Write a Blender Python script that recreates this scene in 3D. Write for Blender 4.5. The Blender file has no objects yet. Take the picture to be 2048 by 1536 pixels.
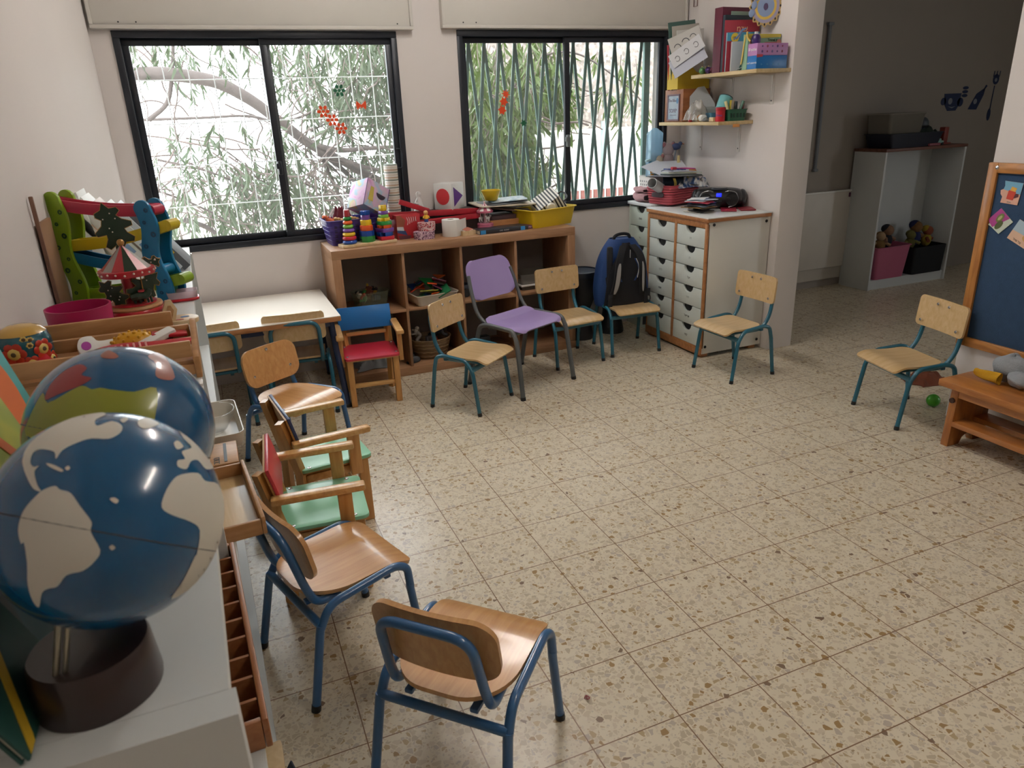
import bpy, bmesh, math, random
from mathutils import Vector, Matrix, Euler
random.seed(7)
SC = bpy.context.scene
COL = SC.collection
PI = math.pi
def R(d): return math.radians(d)

# ------------------------------------------------------------------ materials
def lin(c):
    if isinstance(c, str):
        c = [int(c[i:i+2], 16)/255 for i in (0, 2, 4)]
    return tuple((x/12.92 if x <= 0.04045 else ((x+0.055)/1.055)**2.4) for x in c) + (1,)
MATS = {}
def newmat(name):
    m = bpy.data.materials.new(name); m.use_nodes = True
    nt = m.node_tree; b = nt.nodes['Principled BSDF']
    return m, nt, b
def N(nt, typ, **kw):
    n = nt.nodes.new(typ)
    for k, v in kw.items():
        if k.startswith('i_'): n.inputs[k[2:].replace('_', ' ')].default_value = v
        else: setattr(n, k, v)
    return n
def plain(name, col, rough=0.5, metal=0.0, var=0.06, scale=9.0, bump=0.0, bscale=60.0, trans=0.0, coat=0.0, spec=None, alpha=1.0):
    """a paint / plastic / cloth colour with slight procedural variation"""
    if name in MATS: return MATS[name]
    m, nt, b = newmat(name)
    c = lin(col)
    tc = N(nt, 'ShaderNodeTexCoord')
    nz = N(nt, 'ShaderNodeTexNoise', i_Scale=scale, i_Detail=3.0)
    nt.links.new(tc.outputs['Object'], nz.inputs['Vector'])
    mx = N(nt, 'ShaderNodeMix', data_type='RGBA')
    mx.inputs[6].default_value = tuple(max(0, x*(1-var)) for x in c[:3])+(1,)
    mx.inputs[7].default_value = tuple(min(1, x*(1+var)) for x in c[:3])+(1,)
    nt.links.new(nz.outputs['Fac'], mx.inputs[0])
    nt.links.new(mx.outputs[2], b.inputs['Base Color'])
    b.inputs['Roughness'].default_value = rough
    b.inputs['Metallic'].default_value = metal
    if spec is not None: b.inputs['Specular IOR Level'].default_value = spec
    if coat: b.inputs['Coat Weight'].default_value = coat; b.inputs['Coat Roughness'].default_value = 0.08
    if trans: b.inputs['Transmission Weight'].default_value = trans
    if alpha < 1: b.inputs['Alpha'].default_value = alpha
    if bump:
        n2 = N(nt, 'ShaderNodeTexNoise', i_Scale=bscale, i_Detail=4.0)
        nt.links.new(tc.outputs['Object'], n2.inputs['Vector'])
        bp = N(nt, 'ShaderNodeBump', i_Strength=bump, i_Distance=0.004)
        nt.links.new(n2.outputs['Fac'], bp.inputs['Height'])
        nt.links.new(bp.outputs['Normal'], b.inputs['Normal'])
    MATS[name] = m
    return m
def wood(name, c1, c2, scale=(6, 60, 60), rough=0.4, coat=0.0, knots=0.0):
    if name in MATS: return MATS[name]
    m, nt, b = newmat(name)
    tc = N(nt, 'ShaderNodeTexCoord')
    mp = N(nt, 'ShaderNodeMapping'); mp.inputs['Scale'].default_value = scale
    nt.links.new(tc.outputs['Object'], mp.inputs['Vector'])
    nz = N(nt, 'ShaderNodeTexNoise', i_Scale=1.0, i_Detail=5.0, i_Distortion=0.6)
    nt.links.new(mp.outputs['Vector'], nz.inputs['Vector'])
    cr = N(nt, 'ShaderNodeValToRGB')
    cr.color_ramp.elements[0].position = 0.32; cr.color_ramp.elements[0].color = lin(c2)
    cr.color_ramp.elements[1].position = 0.68; cr.color_ramp.elements[1].color = lin(c1)
    nt.links.new(nz.outputs['Fac'], cr.inputs['Fac'])
    out = cr.outputs['Color']
    if knots:
        vo = N(nt, 'ShaderNodeTexVoronoi', i_Scale=7.0)
        nt.links.new(tc.outputs['Object'], vo.inputs['Vector'])
        lt = N(nt, 'ShaderNodeMath', operation='LESS_THAN'); lt.inputs[1].default_value = knots
        nt.links.new(vo.outputs['Distance'], lt.inputs[0])
        mx = N(nt, 'ShaderNodeMix', data_type='RGBA')
        nt.links.new(lt.outputs[0], mx.inputs[0]); nt.links.new(out, mx.inputs[6])
        mx.inputs[7].default_value = lin('6a4324')
        out = mx.outputs[2]
    nt.links.new(out, b.inputs['Base Color'])
    b.inputs['Roughness'].default_value = rough
    if coat: b.inputs['Coat Weight'].default_value = coat; b.inputs['Coat Roughness'].default_value = 0.12
    MATS[name] = m
    return m
def glassy(name, col, alpha=0.25, rough=0.05):
    """thin clear plastic or glass"""
    if name in MATS: return MATS[name]
    m, nt, b = newmat(name)
    out = nt.nodes['Material Output']
    tr = N(nt, 'ShaderNodeBsdfTransparent'); tr.inputs['Color'].default_value = tuple(.3*x+.7 for x in lin(col)[:3])+(1,)
    gl = N(nt, 'ShaderNodeBsdfGlossy', i_Roughness=rough)
    df = N(nt, 'ShaderNodeBsdfDiffuse'); df.inputs['Color'].default_value = lin(col)
    tl = N(nt, 'ShaderNodeBsdfTranslucent'); tl.inputs['Color'].default_value = lin(col)
    md = N(nt, 'ShaderNodeMixShader'); md.inputs[0].default_value = .5; nt.links.new(df.outputs[0], md.inputs[1]); nt.links.new(tl.outputs[0], md.inputs[2])
    m1 = N(nt, 'ShaderNodeMixShader'); m1.inputs[0].default_value = alpha
    lw = N(nt, 'ShaderNodeLayerWeight', i_Blend=.5)
    pw = N(nt, 'ShaderNodeMath', operation='POWER'); pw.inputs[1].default_value = 4.0; nt.links.new(lw.outputs['Facing'], pw.inputs[0])
    fr = N(nt, 'ShaderNodeMath', operation='MULTIPLY_ADD'); fr.inputs[1].default_value = .45; fr.inputs[2].default_value = .03; nt.links.new(pw.outputs[0], fr.inputs[0])
    m2 = N(nt, 'ShaderNodeMixShader')
    nt.links.new(tr.outputs[0], m1.inputs[1]); nt.links.new(md.outputs[0], m1.inputs[2])
    nt.links.new(fr.outputs[0], m2.inputs[0]); nt.links.new(m1.outputs[0], m2.inputs[1]); nt.links.new(gl.outputs[0], m2.inputs[2])
    nt.links.new(m2.outputs[0], out.inputs['Surface'])
    MATS[name] = m
    return m
def emit(name, col, s):
    if name in MATS: return MATS[name]
    m, nt, b = newmat(name)
    b.inputs['Base Color'].default_value = lin(col)
    b.inputs['Emission Color'].default_value = lin(col); b.inputs['Emission Strength'].default_value = s
    MATS[name] = m
    return m
def bands(name, cols, axis=2, scale=1.0, rough=0.45, bump=0.0):
    """repeating stripes of the given colours along one object axis; scale = stripe cycles per metre"""
    if name in MATS: return MATS[name]
    m, nt, b = newmat(name)
    tc = N(nt, 'ShaderNodeTexCoord'); sp = N(nt, 'ShaderNodeSeparateXYZ')
    nt.links.new(tc.outputs['Object'], sp.inputs[0])
    mu = N(nt, 'ShaderNodeMath', operation='MULTIPLY'); mu.inputs[1].default_value = scale
    fr = N(nt, 'ShaderNodeMath', operation='FRACT')
    nt.links.new(sp.outputs[axis], mu.inputs[0]); nt.links.new(mu.outputs[0], fr.inputs[0])
    cr = N(nt, 'ShaderNodeValToRGB'); cr.color_ramp.interpolation = 'CONSTANT'
    e = cr.color_ramp.elements
    e[0].position = 0; e[0].color = lin(cols[0]); e[1].position = 1/len(cols); e[1].color = lin(cols[1])
    for i in range(2, len(cols)):
        x = e.new(i/len(cols)); x.color = lin(cols[i])
    nt.links.new(fr.outputs[0], cr.inputs['Fac']); nt.links.new(cr.outputs['Color'], b.inputs['Base Color'])
    b.inputs['Roughness'].default_value = rough
    MATS[name] = m
    return m
def speck(name, base, spots, scale=60, thr=0.35, rough=0.5):
    """base colour with scattered coloured blots (painted or printed pattern)"""
    if name in MATS: return MATS[name]
    m, nt, b = newmat(name)
    tc = N(nt, 'ShaderNodeTexCoord')
    vo = N(nt, 'ShaderNodeTexVoronoi', i_Scale=scale)
    nt.links.new(tc.outputs['Object'], vo.inputs['Vector'])
    sp = N(nt, 'ShaderNodeSeparateColor'); nt.links.new(vo.outputs['Color'], sp.inputs[0])
    cr = N(nt, 'ShaderNodeValToRGB'); cr.color_ramp.interpolation = 'CONSTANT'
    e = cr.color_ramp.elements
    e[0].position = 0; e[0].color = lin(spots[0]); e[1].position = 1/len(spots); e[1].color = lin(spots[min(1, len(spots)-1)])
    for i in range(2, len(spots)):
        x = e.new(i/len(spots)); x.color = lin(spots[i])
    nt.links.new(sp.outputs[0], cr.inputs['Fac'])
    lt = N(nt, 'ShaderNodeMath', operation='LESS_THAN'); lt.inputs[1].default_value = thr
    nt.links.new(vo.outputs['Distance'], lt.inputs[0])
    mx = N(nt, 'ShaderNodeMix', data_type='RGBA'); mx.inputs[6].default_value = lin(base)
    nt.links.new(lt.outputs[0], mx.inputs[0]); nt.links.new(cr.outputs['Color'], mx.inputs[7])
    nt.links.new(mx.outputs[2], b.inputs['Base Color'])
    b.inputs['Roughness'].default_value = rough
    MATS[name] = m
    return m
def wash(name, cols, scale=6.0, rough=0.6):
    """soft colour patches (watercolour, printed art, tie-dye)"""
    if name in MATS: return MATS[name]
    m, nt, b = newmat(name)
    tc = N(nt, 'ShaderNodeTexCoord')
    nz = N(nt, 'ShaderNodeTexNoise', i_Scale=scale, i_Detail=2.0, i_Distortion=0.8)
    nt.links.new(tc.outputs['Object'], nz.inputs['Vector'])
    cr = N(nt, 'ShaderNodeValToRGB'); e = cr.color_ramp.elements
    n = len(cols)
    e[0].position = 0.3; e[0].color = lin(cols[0]); e[1].position = 0.7; e[1].color = lin(cols[-1])
    for i in range(1, n-1):
        x = e.new(0.3+0.4*i/(n-1)); x.color = lin(cols[i])
    nt.links.new(nz.outputs['Fac'], cr.inputs['Fac']); nt.links.new(cr.outputs['Color'], b.inputs['Base Color'])
    b.inputs['Roughness'].default_value = rough
    MATS[name] = m
    return m

# ------------------------------------------------------------------ mesh building
def smoothpath(pts, n=6, closed=False):
    """Catmull-Rom through the points"""
    P = [Vector(p) for p in pts]; out = []
    L = len(P); rng = range(L if closed else L-1)
    for i in rng:
        p1, p2 = P[i], P[(i+1) % L]
        p0 = P[(i-1) % L] if (closed or i > 0) else p1*2-p2
        p3 = P[(i+2) % L] if (closed or i+2 < L) else p2*2-p1
        for k in range(n):
            t = k/n
            out.append(0.5*((2*p1)+(p2-p0)*t+(2*p0-5*p1+4*p2-p3)*t*t+(3*p1-p0-3*p2+p3)*t**3))
    if not closed: out.append(P[-1])
    return out
def bend(pts, r, n=5):
    """polyline with rounded corners of radius ~r"""
    P = [Vector(p) for p in pts]; out = [P[0]]
    for i in range(1, len(P)-1):
        a, b, c = P[i-1], P[i], P[i+1]
        d1 = (a-b); d2 = (c-b); l = min(r, d1.length*.48, d2.length*.48)
        s = b+d1.normalized()*l; e = b+d2.normalized()*l
        for k in range(n+1):
            t = k/n; out.append((1-t)**2*s+2*t*(1-t)*b+t*t*e)
    out.append(P[-1]); return out
def rrect(w, h, r, n=4, cx=0, cy=0):
    o = []
    for sx, sy, a0 in ((1, 1, 0), (-1, 1, 90), (-1, -1, 180), (1, -1, 270)):
        for k in range(n+1):
            a = R(a0+90*k/n); o.append((cx+sx*(w/2-r)+r*math.cos(a), cy+sy*(h/2-r)+r*math.sin(a)))
    return o
def ring(r, n=24, ry=None, cx=0, cy=0):
    return [(cx+r*math.cos(2*PI*k/n), cy+(ry or r)*math.sin(2*PI*k/n)) for k in range(n)]
def star(r1, r2, n, cx=0, cy=0, a0=0):
    return [(cx+(r1 if k % 2 == 0 else r2)*math.cos(a0+PI*k/n), cy+(r1 if k % 2 == 0 else r2)*math.sin(a0+PI*k/n)) for k in range(2*n)]
I4 = Matrix.Identity(4)
def MX(loc=(0, 0, 0), rot=(0, 0, 0), s=(1, 1, 1)):
    return Matrix.Translation(loc) @ Euler([R(a) for a in rot]).to_matrix().to_4x4() @ Matrix.Diagonal((*s, 1))
def frame(o, x, y):
    """matrix with origin o and given x,y axes (orthonormalised)"""
    X = Vector(x).normalized(); Y = Vector(y); Y = (Y-X*Y.dot(X)).normalized(); Z = X.cross(Y)
    m = Matrix((X, Y, Z)).transposed().to_4x4(); m.translation = Vector(o); return m
class G:
    def __init__(s): s.b = bmesh.new(); s.mi = 0
    def put(s, src, M=None, mi=None):
        mi = s.mi if mi is None else mi
        M = M or I4; vm = {}
        for v in src.verts: vm[v] = s.b.verts.new(M @ v.co)
        for f in src.faces:
            try:
                g = s.b.faces.new([vm[v] for v in f.verts]); g.material_index = mi
            except ValueError: pass
        src.free(); return s
    def box(s, c, d, M=None, bev=0.0, seg=2, rot=None, mi=None):
        t = bmesh.new(); bmesh.ops.create_cube(t, size=1)
        for v in t.verts: v.co = Vector((v.co.x*d[0], v.co.y*d[1], v.co.z*d[2]))
        if bev: bmesh.ops.bevel(t, geom=list(t.edges), offset=min(bev, min(d)*.45), segments=seg, affect='EDGES', profile=.5)
        m = MX(c, rot or (0, 0, 0))
        return s.put(t, (M or I4) @ m, mi)
    def tube(s, pts, r, n=10, closed=False, M=None, mi=None, cap=True, flat=1.0):
        P = [Vector(p) for p in pts]; L = len(P); t = bmesh.new(); rings = []
        rs = r if isinstance(r, (list, tuple)) else [r]*L
        up = None
        for i, p in enumerate(P):
            d = (P[(i+1) % L]-P[i-1]) if closed else (P[min(i+1, L-1)]-P[max(i-1, 0)])
            if d.length < 1e-9: d = Vector((0, 0, 1))
            d.normalize()
            if up is None:
                up = Vector((0, 0, 1)) if abs(d.z) < .9 else Vector((1, 0, 0))
            u = up-d*up.dot(d)
            if u.length < 1e-5: u = d.orthogonal()
            u.normalize(); w = d.cross(u); up = u
            rings.append([t.verts.new(p+(u*math.cos(2*PI*k/n)*flat+w*math.sin(2*PI*k/n))*rs[i]) for k in range(n)])
        for i in range(L if closed else L-1):
            a, b = rings[i], rings[(i+1) % L]
            for k in range(n): t.faces.new((a[k], a[(k+1) % n], b[(k+1) % n], b[k]))
        if cap and not closed:
            t.faces.new(rings[0][::-1]); t.faces.new(rings[-1])
        return s.put(t, M, mi)
    def cyl(s, p0, p1, r0, r1=None, n=20, M=None, mi=None):
        return s.tube([p0, p1], [r0, r0 if r1 is None else r1], n, M=M, mi=mi)
    def lathe(s, prof, n=28, M=None, mi=None, sx=1, sy=1):
        t = bmesh.new(); rings = []
        for r, z in prof:
            if r < 1e-6: rings.append([t.verts.new((0, 0, z))])
            else: rings.append([t.verts.new((r*sx*math.cos(2*PI*k/n), r*sy*math.sin(2*PI*k/n), z)) for k in range(n)])
        for a, b in zip(rings, rings[1:]):
            for k in range(n):
                k2 = (k+1) % n
                if len(a) == 1 and len(b) == 1: continue
                if len(a) == 1: t.faces.new((a[0], b[k2], b[k]))
                elif len(b) == 1: t.faces.new((a[k], a[k2], b[0]))
                else: t.faces.new((a[k], a[k2], b[k2], b[k]))
        bmesh.ops.recalc_face_normals(t, faces=list(t.faces))
        return s.put(t, M, mi)
    def prism(s, out, z0, z1, M=None, mi=None, bev=0.0, holes=()):
        t = bmesh.new()
        lo = [t.verts.new((x, y, z0)) for x, y in out]; hi = [t.verts.new((x, y, z1)) for x, y in out]
        n = len(out)
        t.faces.new(lo[::-1]); t.faces.new(hi)
        for k in range(n): t.faces.new((lo[k], lo[(k+1) % n], hi[(k+1) % n], hi[k]))
        bmesh.ops.recalc_face_normals(t, faces=list(t.faces))
        if bev:
            hs = set(hi); ls = set(lo)
            ed = [e for e in t.edges if (e.verts[0] in hs and e.verts[1] in hs) or (e.verts[0] in ls and e.verts[1] in ls)]
            bmesh.ops.bevel(t, geom=ed, offset=bev, segments=2, affect='EDGES', profile=.5)
        bmesh.ops.triangulate(t, faces=[f for f in t.faces if len(f.verts) > 4])
        return s.put(t, M, mi)
    def ball(s, c, r, sc=(1, 1, 1), u=20, v=12, M=None, mi=None, rot=None):
        t = bmesh.new(); bmesh.ops.create_uvsphere(t, u_segments=u, v_segments=v, radius=r)
        return s.put(t, (M or I4) @ MX(c, rot or (0, 0, 0), sc), mi)
    def sheet(s, fn, nu, nv, th, M=None, mi=None):
        """curved sheet: fn(u,v)->point, u,v in 0..1, thickened by th along normal (downwards)"""
        t = bmesh.new(); P = [[Vector(fn(i/nu, j/nv)) for j in range(nv+1)] for i in range(nu+1)]
        top = [[t.verts.new(P[i][j]) for j in range(nv+1)] for i in range(nu+1)]
        bot = []
        for i in range(nu+1):
            row = []
            for j in range(nv+1):
                a = P[min(i+1, nu)][j]-P[max(i-1, 0)][j]; b = P[i][min(j+1, nv)]-P[i][max(j-1, 0)]
                nn = a.cross(b); nn = nn.normalized() if nn.length > 1e-12 else Vector((0, 0, 1))
                row.append(t.verts.new(P[i][j]-nn*th))
            bot.append(row)
        for i in range(nu):
            for j in range(nv):
                t.faces.new((top[i][j], top[i+1][j], top[i+1][j+1], top[i][j+1]))
                t.faces.new((bot[i][j], bot[i][j+1], bot[i+1][j+1], bot[i+1][j]))
        for i in range(nu):
            t.faces.new((top[i][0], bot[i][0], bot[i+1][0], top[i+1][0])); t.faces.new((top[i][nv], top[i+1][nv], bot[i+1][nv], bot[i][nv]))
        for j in range(nv):
            t.faces.new((top[0][j], top[0][j+1], bot[0][j+1], bot[0][j])); t.faces.new((top[nu][j], bot[nu][j], bot[nu][j+1], top[nu][j+1]))
        bmesh.ops.recalc_face_normals(t, faces=list(t.faces))
        return s.put(t, M, mi)
    def bin(s, w, d, h, th=0.003, taper=0.85, r=0.02, M=None, mi=None, lip=0.0):
        """open box: outer w x d at the rim, tapering to the floor; base at z=0"""
        t = bmesh.new(); n = 5
        def lay(k, z, inset): return [t.verts.new((x, y, z)) for x, y in rrect(w*k-2*inset, d*k-2*inset, max(r*k-inset, .002), n)]
        L = [lay(taper, 0, 0), lay(1, h, 0)]
        if lip: L += [lay(1, h, -lip), lay(1, h+.004, -lip), lay(1, h+.004, th)]
        else: L += [lay(1, h, th)]
        L += [lay(taper, th, th)]
        m = len(L[0])
        for a, b in zip(L, L[1:]):
            for k in range(m): t.faces.new((a[k], a[(k+1) % m], b[(k+1) % m], b[k]))
        t.faces.new(L[0][::-1]); t.faces.new(L[-1])
        return s.put(t, M, mi)
    def obj(s, name, mats, parent=None, loc=(0, 0, 0), rot=(0, 0, 0), smooth=40, lab=None):
        me = bpy.data.meshes.new(name)
        bmesh.ops.remove_doubles(s.b, verts=list(s.b.verts), dist=1e-6)
        s.b.to_mesh(me); s.b.free()
        for m in (mats if isinstance(mats, (list, tuple)) else [mats]): me.materials.append(m)
        if smooth:
            me.polygons.foreach_set('use_smooth', [True]*len(me.polygons))
            me.set_sharp_from_angle(angle=R(smooth))
        o = bpy.data.objects.new(name, me); COL.objects.link(o)
        o.location = loc; o.rotation_euler = [R(a) for a in rot]
        if parent: o.parent = parent
        if lab: o['label'] = lab
        return o
def tag(o, label, cat, group=None):
    o['label'] = label; o['category'] = cat
    if group: o['group'] = group
    return o
def thing(name, label, cat, loc=(0, 0, 0), rz=0, group=None, rot=None):
    o = bpy.data.objects.new(name, None); COL.objects.link(o); o.empty_display_size = .05
    o.location = loc; o.rotation_euler = [R(a) for a in rot] if rot else (0, 0, R(rz))
    return tag(o, label, cat, group)
def struct(o): o['kind'] = 'structure'; return o
def dup(root, loc=None, rz=None, label=None, group=None, rot=None):
    r = root.copy(); COL.objects.link(r)
    if loc: r.location = loc
    if rz is not None: r.rotation_euler = (0, 0, R(rz))
    if rot: r.rotation_euler = [R(a) for a in rot]
    if label: r['label'] = label
    if group: r['group'] = group
    for ch in list(root.children):
        c = ch.copy(); COL.objects.link(c); c.parent = r
        for g in list(ch.children):
            d = g.copy(); COL.objects.link(d); d.parent = c
    return r
def lettering(name, txt, size, M, mat, parent, th=0.0006, align='CENTER'):
    """raised lettering: text laid out on the x-y plane of matrix M"""
    cu = bpy.data.curves.new(name, 'FONT'); cu.body = txt; cu.size = size; cu.extrude = th; cu.align_x = align; cu.align_y = 'CENTER'
    cu.resolution_u = 2
    to = bpy.data.objects.new(name, cu); COL.objects.link(to)
    dg = bpy.context.evaluated_depsgraph_get(); me = bpy.data.meshes.new_from_object(to.evaluated_get(dg))
    bpy.data.objects.remove(to); bpy.data.curves.remove(cu)
    me.transform(M); me.materials.clear(); me.materials.append(mat)
    o = bpy.data.objects.new(name, me); COL.objects.link(o); o.parent = parent
    return o
def card(name, label, w, h, mats, loc, rot, cat, th=0.0015, group=None, out=None):
    g = G(); g.prism(out or rrect(w, h, min(w, h)*.04, 2), 0, th)
    o = g.obj(name, mats, loc=loc, rot=rot); return tag(o, label, cat, group)

# ------------------------------------------------------------------ shared materials
M_wall = plain('wall_paint', 'd4cecb', .75, var=.03, scale=2.5, bump=.06, bscale=90)
M_ceil = plain('ceiling_paint', 'e4e1dc', .85, var=.02)
M_frame = plain('window_metal', '20242c', .38, metal=.25, var=.08)
M_white = plain('white_laminate', 'd5d9d9', .42, var=.02)
M_whitep = plain('white_plastic', 'e3e3e0', .4, var=.03)
M_pel = plain('shutter_box_paint', 'c9c6bf', .6, var=.03)
M_teal = plain('teal_enamel', '1c5f74', .3, var=.05, coat=.4)
M_blue = plain('blue_enamel', '2f6092', .3, var=.05, coat=.5)
M_birch = wood('birch_ply', 'd3b78c', 'c6a675', (55, 5, 30), .32, .35)
M_beech = wood('beech_ply', 'd0a068', 'c08c56', (70, 6, 30), .3, .4)
M_beechE = wood('ply_edge', 'b98d54', '94652f', (5, 5, 300), .5)
M_pine = wood('pine', 'cf9d5c', 'b47d40', (40, 40, 6), .35, .3, knots=.03)
M_pinex = wood('pine_arm', 'd8ad70', 'c39154', (8, 60, 60), .35, .3, knots=.03)
M_oak = wood('oak_veneer', 'a37c5b', '906a4b', (6, 50, 50), .5)
M_edge = wood('beech_edge', 'b07a4c', '98643a', (8, 40, 40), .45)
M_tray = wood('tray_wood', 'b98d5f', 'a27548', (8, 50, 50), .45)
M_honey = wood('honey_wood', 'b4763a', '965b28', (50, 7, 40), .38, .3, knots=.02)
M_black = plain('black_plastic', '15161a', .4, var=.1)
M_chrome = plain('screw_metal', 'c8c8c8', .25, metal=1, var=.02)

def floor_material():
    m, nt, b = newmat('terrazzo_tiles')
    L = nt.links.new
    tc = N(nt, 'ShaderNodeTexCoord')
    def vor(scale, feat='F1', rnd=1.0):
        v = N(nt, 'ShaderNodeTexVoronoi', feature=feat, i_Scale=scale); v.inputs['Randomness'].default_value = rnd
        L(wv.outputs[0], v.inputs['Vector']); return v
    nz0 = N(nt, 'ShaderNodeTexNoise', i_Scale=45.0, i_Detail=2.0); L(tc.outputs['Object'], nz0.inputs['Vector'])
    wv = N(nt, 'ShaderNodeVectorMath', operation='MULTIPLY_ADD'); wv.inputs[1].default_value = (.012, .012, 0)
    L(nz0.outputs['Color'], wv.inputs[0]); L(tc.outputs['Object'], wv.inputs[2])
    base = lin('d6ccb6')
    cur = N(nt, 'ShaderNodeMix', data_type='RGBA'); cur.inputs[6].default_value = lin('ddd4c0'); cur.inputs[7].default_value = lin('d0c5ad')
    nb = N(nt, 'ShaderNodeTexNoise', i_Scale=14.0, i_Detail=5.0); L(tc.outputs['Object'], nb.inputs['Vector']); L(nb.outputs['Fac'], cur.inputs[0])
    col = cur.outputs[2]
    def chips(col, scale, edge, keep, ramp):
        v1 = vor(scale); v2 = vor(scale, 'DISTANCE_TO_EDGE')
        sp = N(nt, 'ShaderNodeSeparateColor'); L(v1.outputs['Color'], sp.inputs[0])
        gt = N(nt, 'ShaderNodeMath', operation='GREATER_THAN'); gt.inputs[1].default_value = edge
        L(v2.outputs['Distance'], gt.inputs[0])
        lt = N(nt, 'ShaderNodeMath', operation='LESS_THAN'); lt.inputs[1].default_value = keep; L(sp.outputs[1], lt.inputs[0])
        mu = N(nt, 'ShaderNodeMath', operation='MULTIPLY'); L(gt.outputs[0], mu.inputs[0]); L(lt.outputs[0], mu.inputs[1])
        cr = N(nt, 'ShaderNodeValToRGB'); cr.color_ramp.interpolation = 'CONSTANT'; e = cr.color_ramp.elements
        for i, (p, c) in enumerate(ramp):
            x = e[i] if i < 2 else e.new(p)
            x.position = p; x.color = lin(c)
        L(sp.outputs[0], cr.inputs['Fac'])
        mx = N(nt, 'ShaderNodeMix', data_type='RGBA'); L(mu.outputs[0], mx.inputs[0]); L(col, mx.inputs[6]); L(cr.outputs['Color'], mx.inputs[7])
        return mx.outputs[2]
    col = chips(col, 115, .12, .50, [(0, 'c2b59e'), (.3, 'cbc0ac'), (.55, 'bdb3a3'), (.8, 'b7a384'), (.96, '99825f')])
    col = chips(col, 62, .09, .50, [(0, 'c4b79f'), (.25, 'b8ab94'), (.45, 'cabda8'), (.66, 'af9a76'), (.80, 'b5aa9c'), (.92, '9a7c50'), (.985, '7a6350')])
    # wear / dirt blotches
    nd = N(nt, 'ShaderNodeTexNoise', i_Scale=1.3, i_Detail=4.0); L(tc.outputs['Object'], nd.inputs['Vector'])
    # grout
    sx = N(nt, 'ShaderNodeSeparateXYZ'); L(tc.outputs['Object'], sx.inputs[0])
    ds = []
    for ax in (0, 1):
        d = N(nt, 'ShaderNodeMath', operation='DIVIDE'); d.inputs[1].default_value = .25; L(sx.outputs[ax], d.inputs[0])
        a = N(nt, 'ShaderNodeMath', operation='ADD'); a.inputs[1].default_value = 100.5; L(d.outputs[0], a.inputs[0])
        f = N(nt, 'ShaderNodeMath', operation='FRACT'); L(a.outputs[0], f.inputs[0])
        s_ = N(nt, 'ShaderNodeMath', operation='SUBTRACT'); s_.inputs[1].default_value = .5; L(f.outputs[0], s_.inputs[0])
        ab = N(nt, 'ShaderNodeMath', operation='ABSOLUTE'); L(s_.outputs[0], ab.inputs[0]); ds.append(ab)
    mn = N(nt, 'ShaderNodeMath', operation='MINIMUM'); L(ds[0].outputs[0], mn.inputs[0]); L(ds[1].outputs[0], mn.inputs[1])
    gr = N(nt, 'ShaderNodeMath', operation='LESS_THAN'); gr.inputs[1].default_value = .0062; L(mn.outputs[0], gr.inputs[0])
    mg = N(nt, 'ShaderNodeMix', data_type='RGBA'); L(gr.outputs[0], mg.inputs[0]); L(col, mg.inputs[6]); mg.inputs[7].default_value = lin('7a5a3e')
    L(mg.outputs[2], b.inputs['Base Color'])
    rr = N(nt, 'ShaderNodeMapRange'); rr.inputs['To Min'].default_value = .27; rr.inputs['To Max'].default_value = .33
    L(nd.outputs['Fac'], rr.inputs['Value']); L(rr.outputs[0], b.inputs['Roughness'])
    bp = N(nt, 'ShaderNodeBump', i_Strength=.25, i_Distance=.002); L(gr.outputs[0], bp.inputs['Height']); bp.invert = True
    L(bp.outputs['Normal'], b.inputs['Normal'])
    return m
# ------------------------------------------------------------------ room shell
H = 2.75
g = G(); g.box((2.6, -.6, -.05), (8.8, 6.8, .1)); struct(g.obj('floor', floor_material(), smooth=0))
g = G(); g.box((2.6, -.6, H+.06), (9.0, 7.2, .12)); struct(g.obj('ceiling', M_ceil, smooth=0))
def wallpoly(name, quad, th, mat=M_wall):
    """vertical wall from a to b in plan, thickness th to the left of a->b"""
    (ax, ay), (bx, by) = quad
    d = Vector((bx-ax, by-ay, 0)); n = Vector((-d.y, d.x, 0)).normalized()*th
    g = G(); g.prism([(ax, ay), (bx, by), (bx+n.x, by+n.y), (ax+n.x, ay+n.y)], 0, H); return struct(g.obj(name, mat, smooth=0))
wallpoly('wall_left', ((-1.04, 2.68), (-1.145, -4.0)), -.15)
W1 = (-.945, .505, .80, 1.92); W2 = (.868, 2.345, .83, 1.93)
g = G(); y0, y1 = 2.5, 2.68; yc = (y0+y1)/2
def wb(x0, x1, z0, z1): g.box(((x0+x1)/2, yc, (z0+z1)/2), (x1-x0, y1-y0, z1-z0))
wb(-1.2, W1[0], 0, H); wb(W1[1], W2[0], 0, H); wb(W2[1], 2.66, 0, H)
wb(W1[0], W1[1], 0, W1[2]); wb(W1[0], W1[1], W1[3], H); wb(W2[0], W2[1], 0, W2[2]); wb(W2[0], W2[1], W2[3], H)
struct(g.obj('wall_window', M_wall, smooth=0))
g = G(); g.box(((2.465+2.655)/2, (1.475+2.5)/2, H/2), (.19, 1.025, H), bev=.004); struct(g.obj('wall_shelves', M_wall, smooth=30))
g = G(); g.box(((2.497+2.655)/2, (-4.0+.262)/2, H/2), (.158, 4.262, H), bev=.004); struct(g.obj('wall_board', M_wall, smooth=30))
g = G(); g.box((.7, -4.05, H/2), (4.2, .1, H)); struct(g.obj('wall_back', M_wall, smooth=0))
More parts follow.
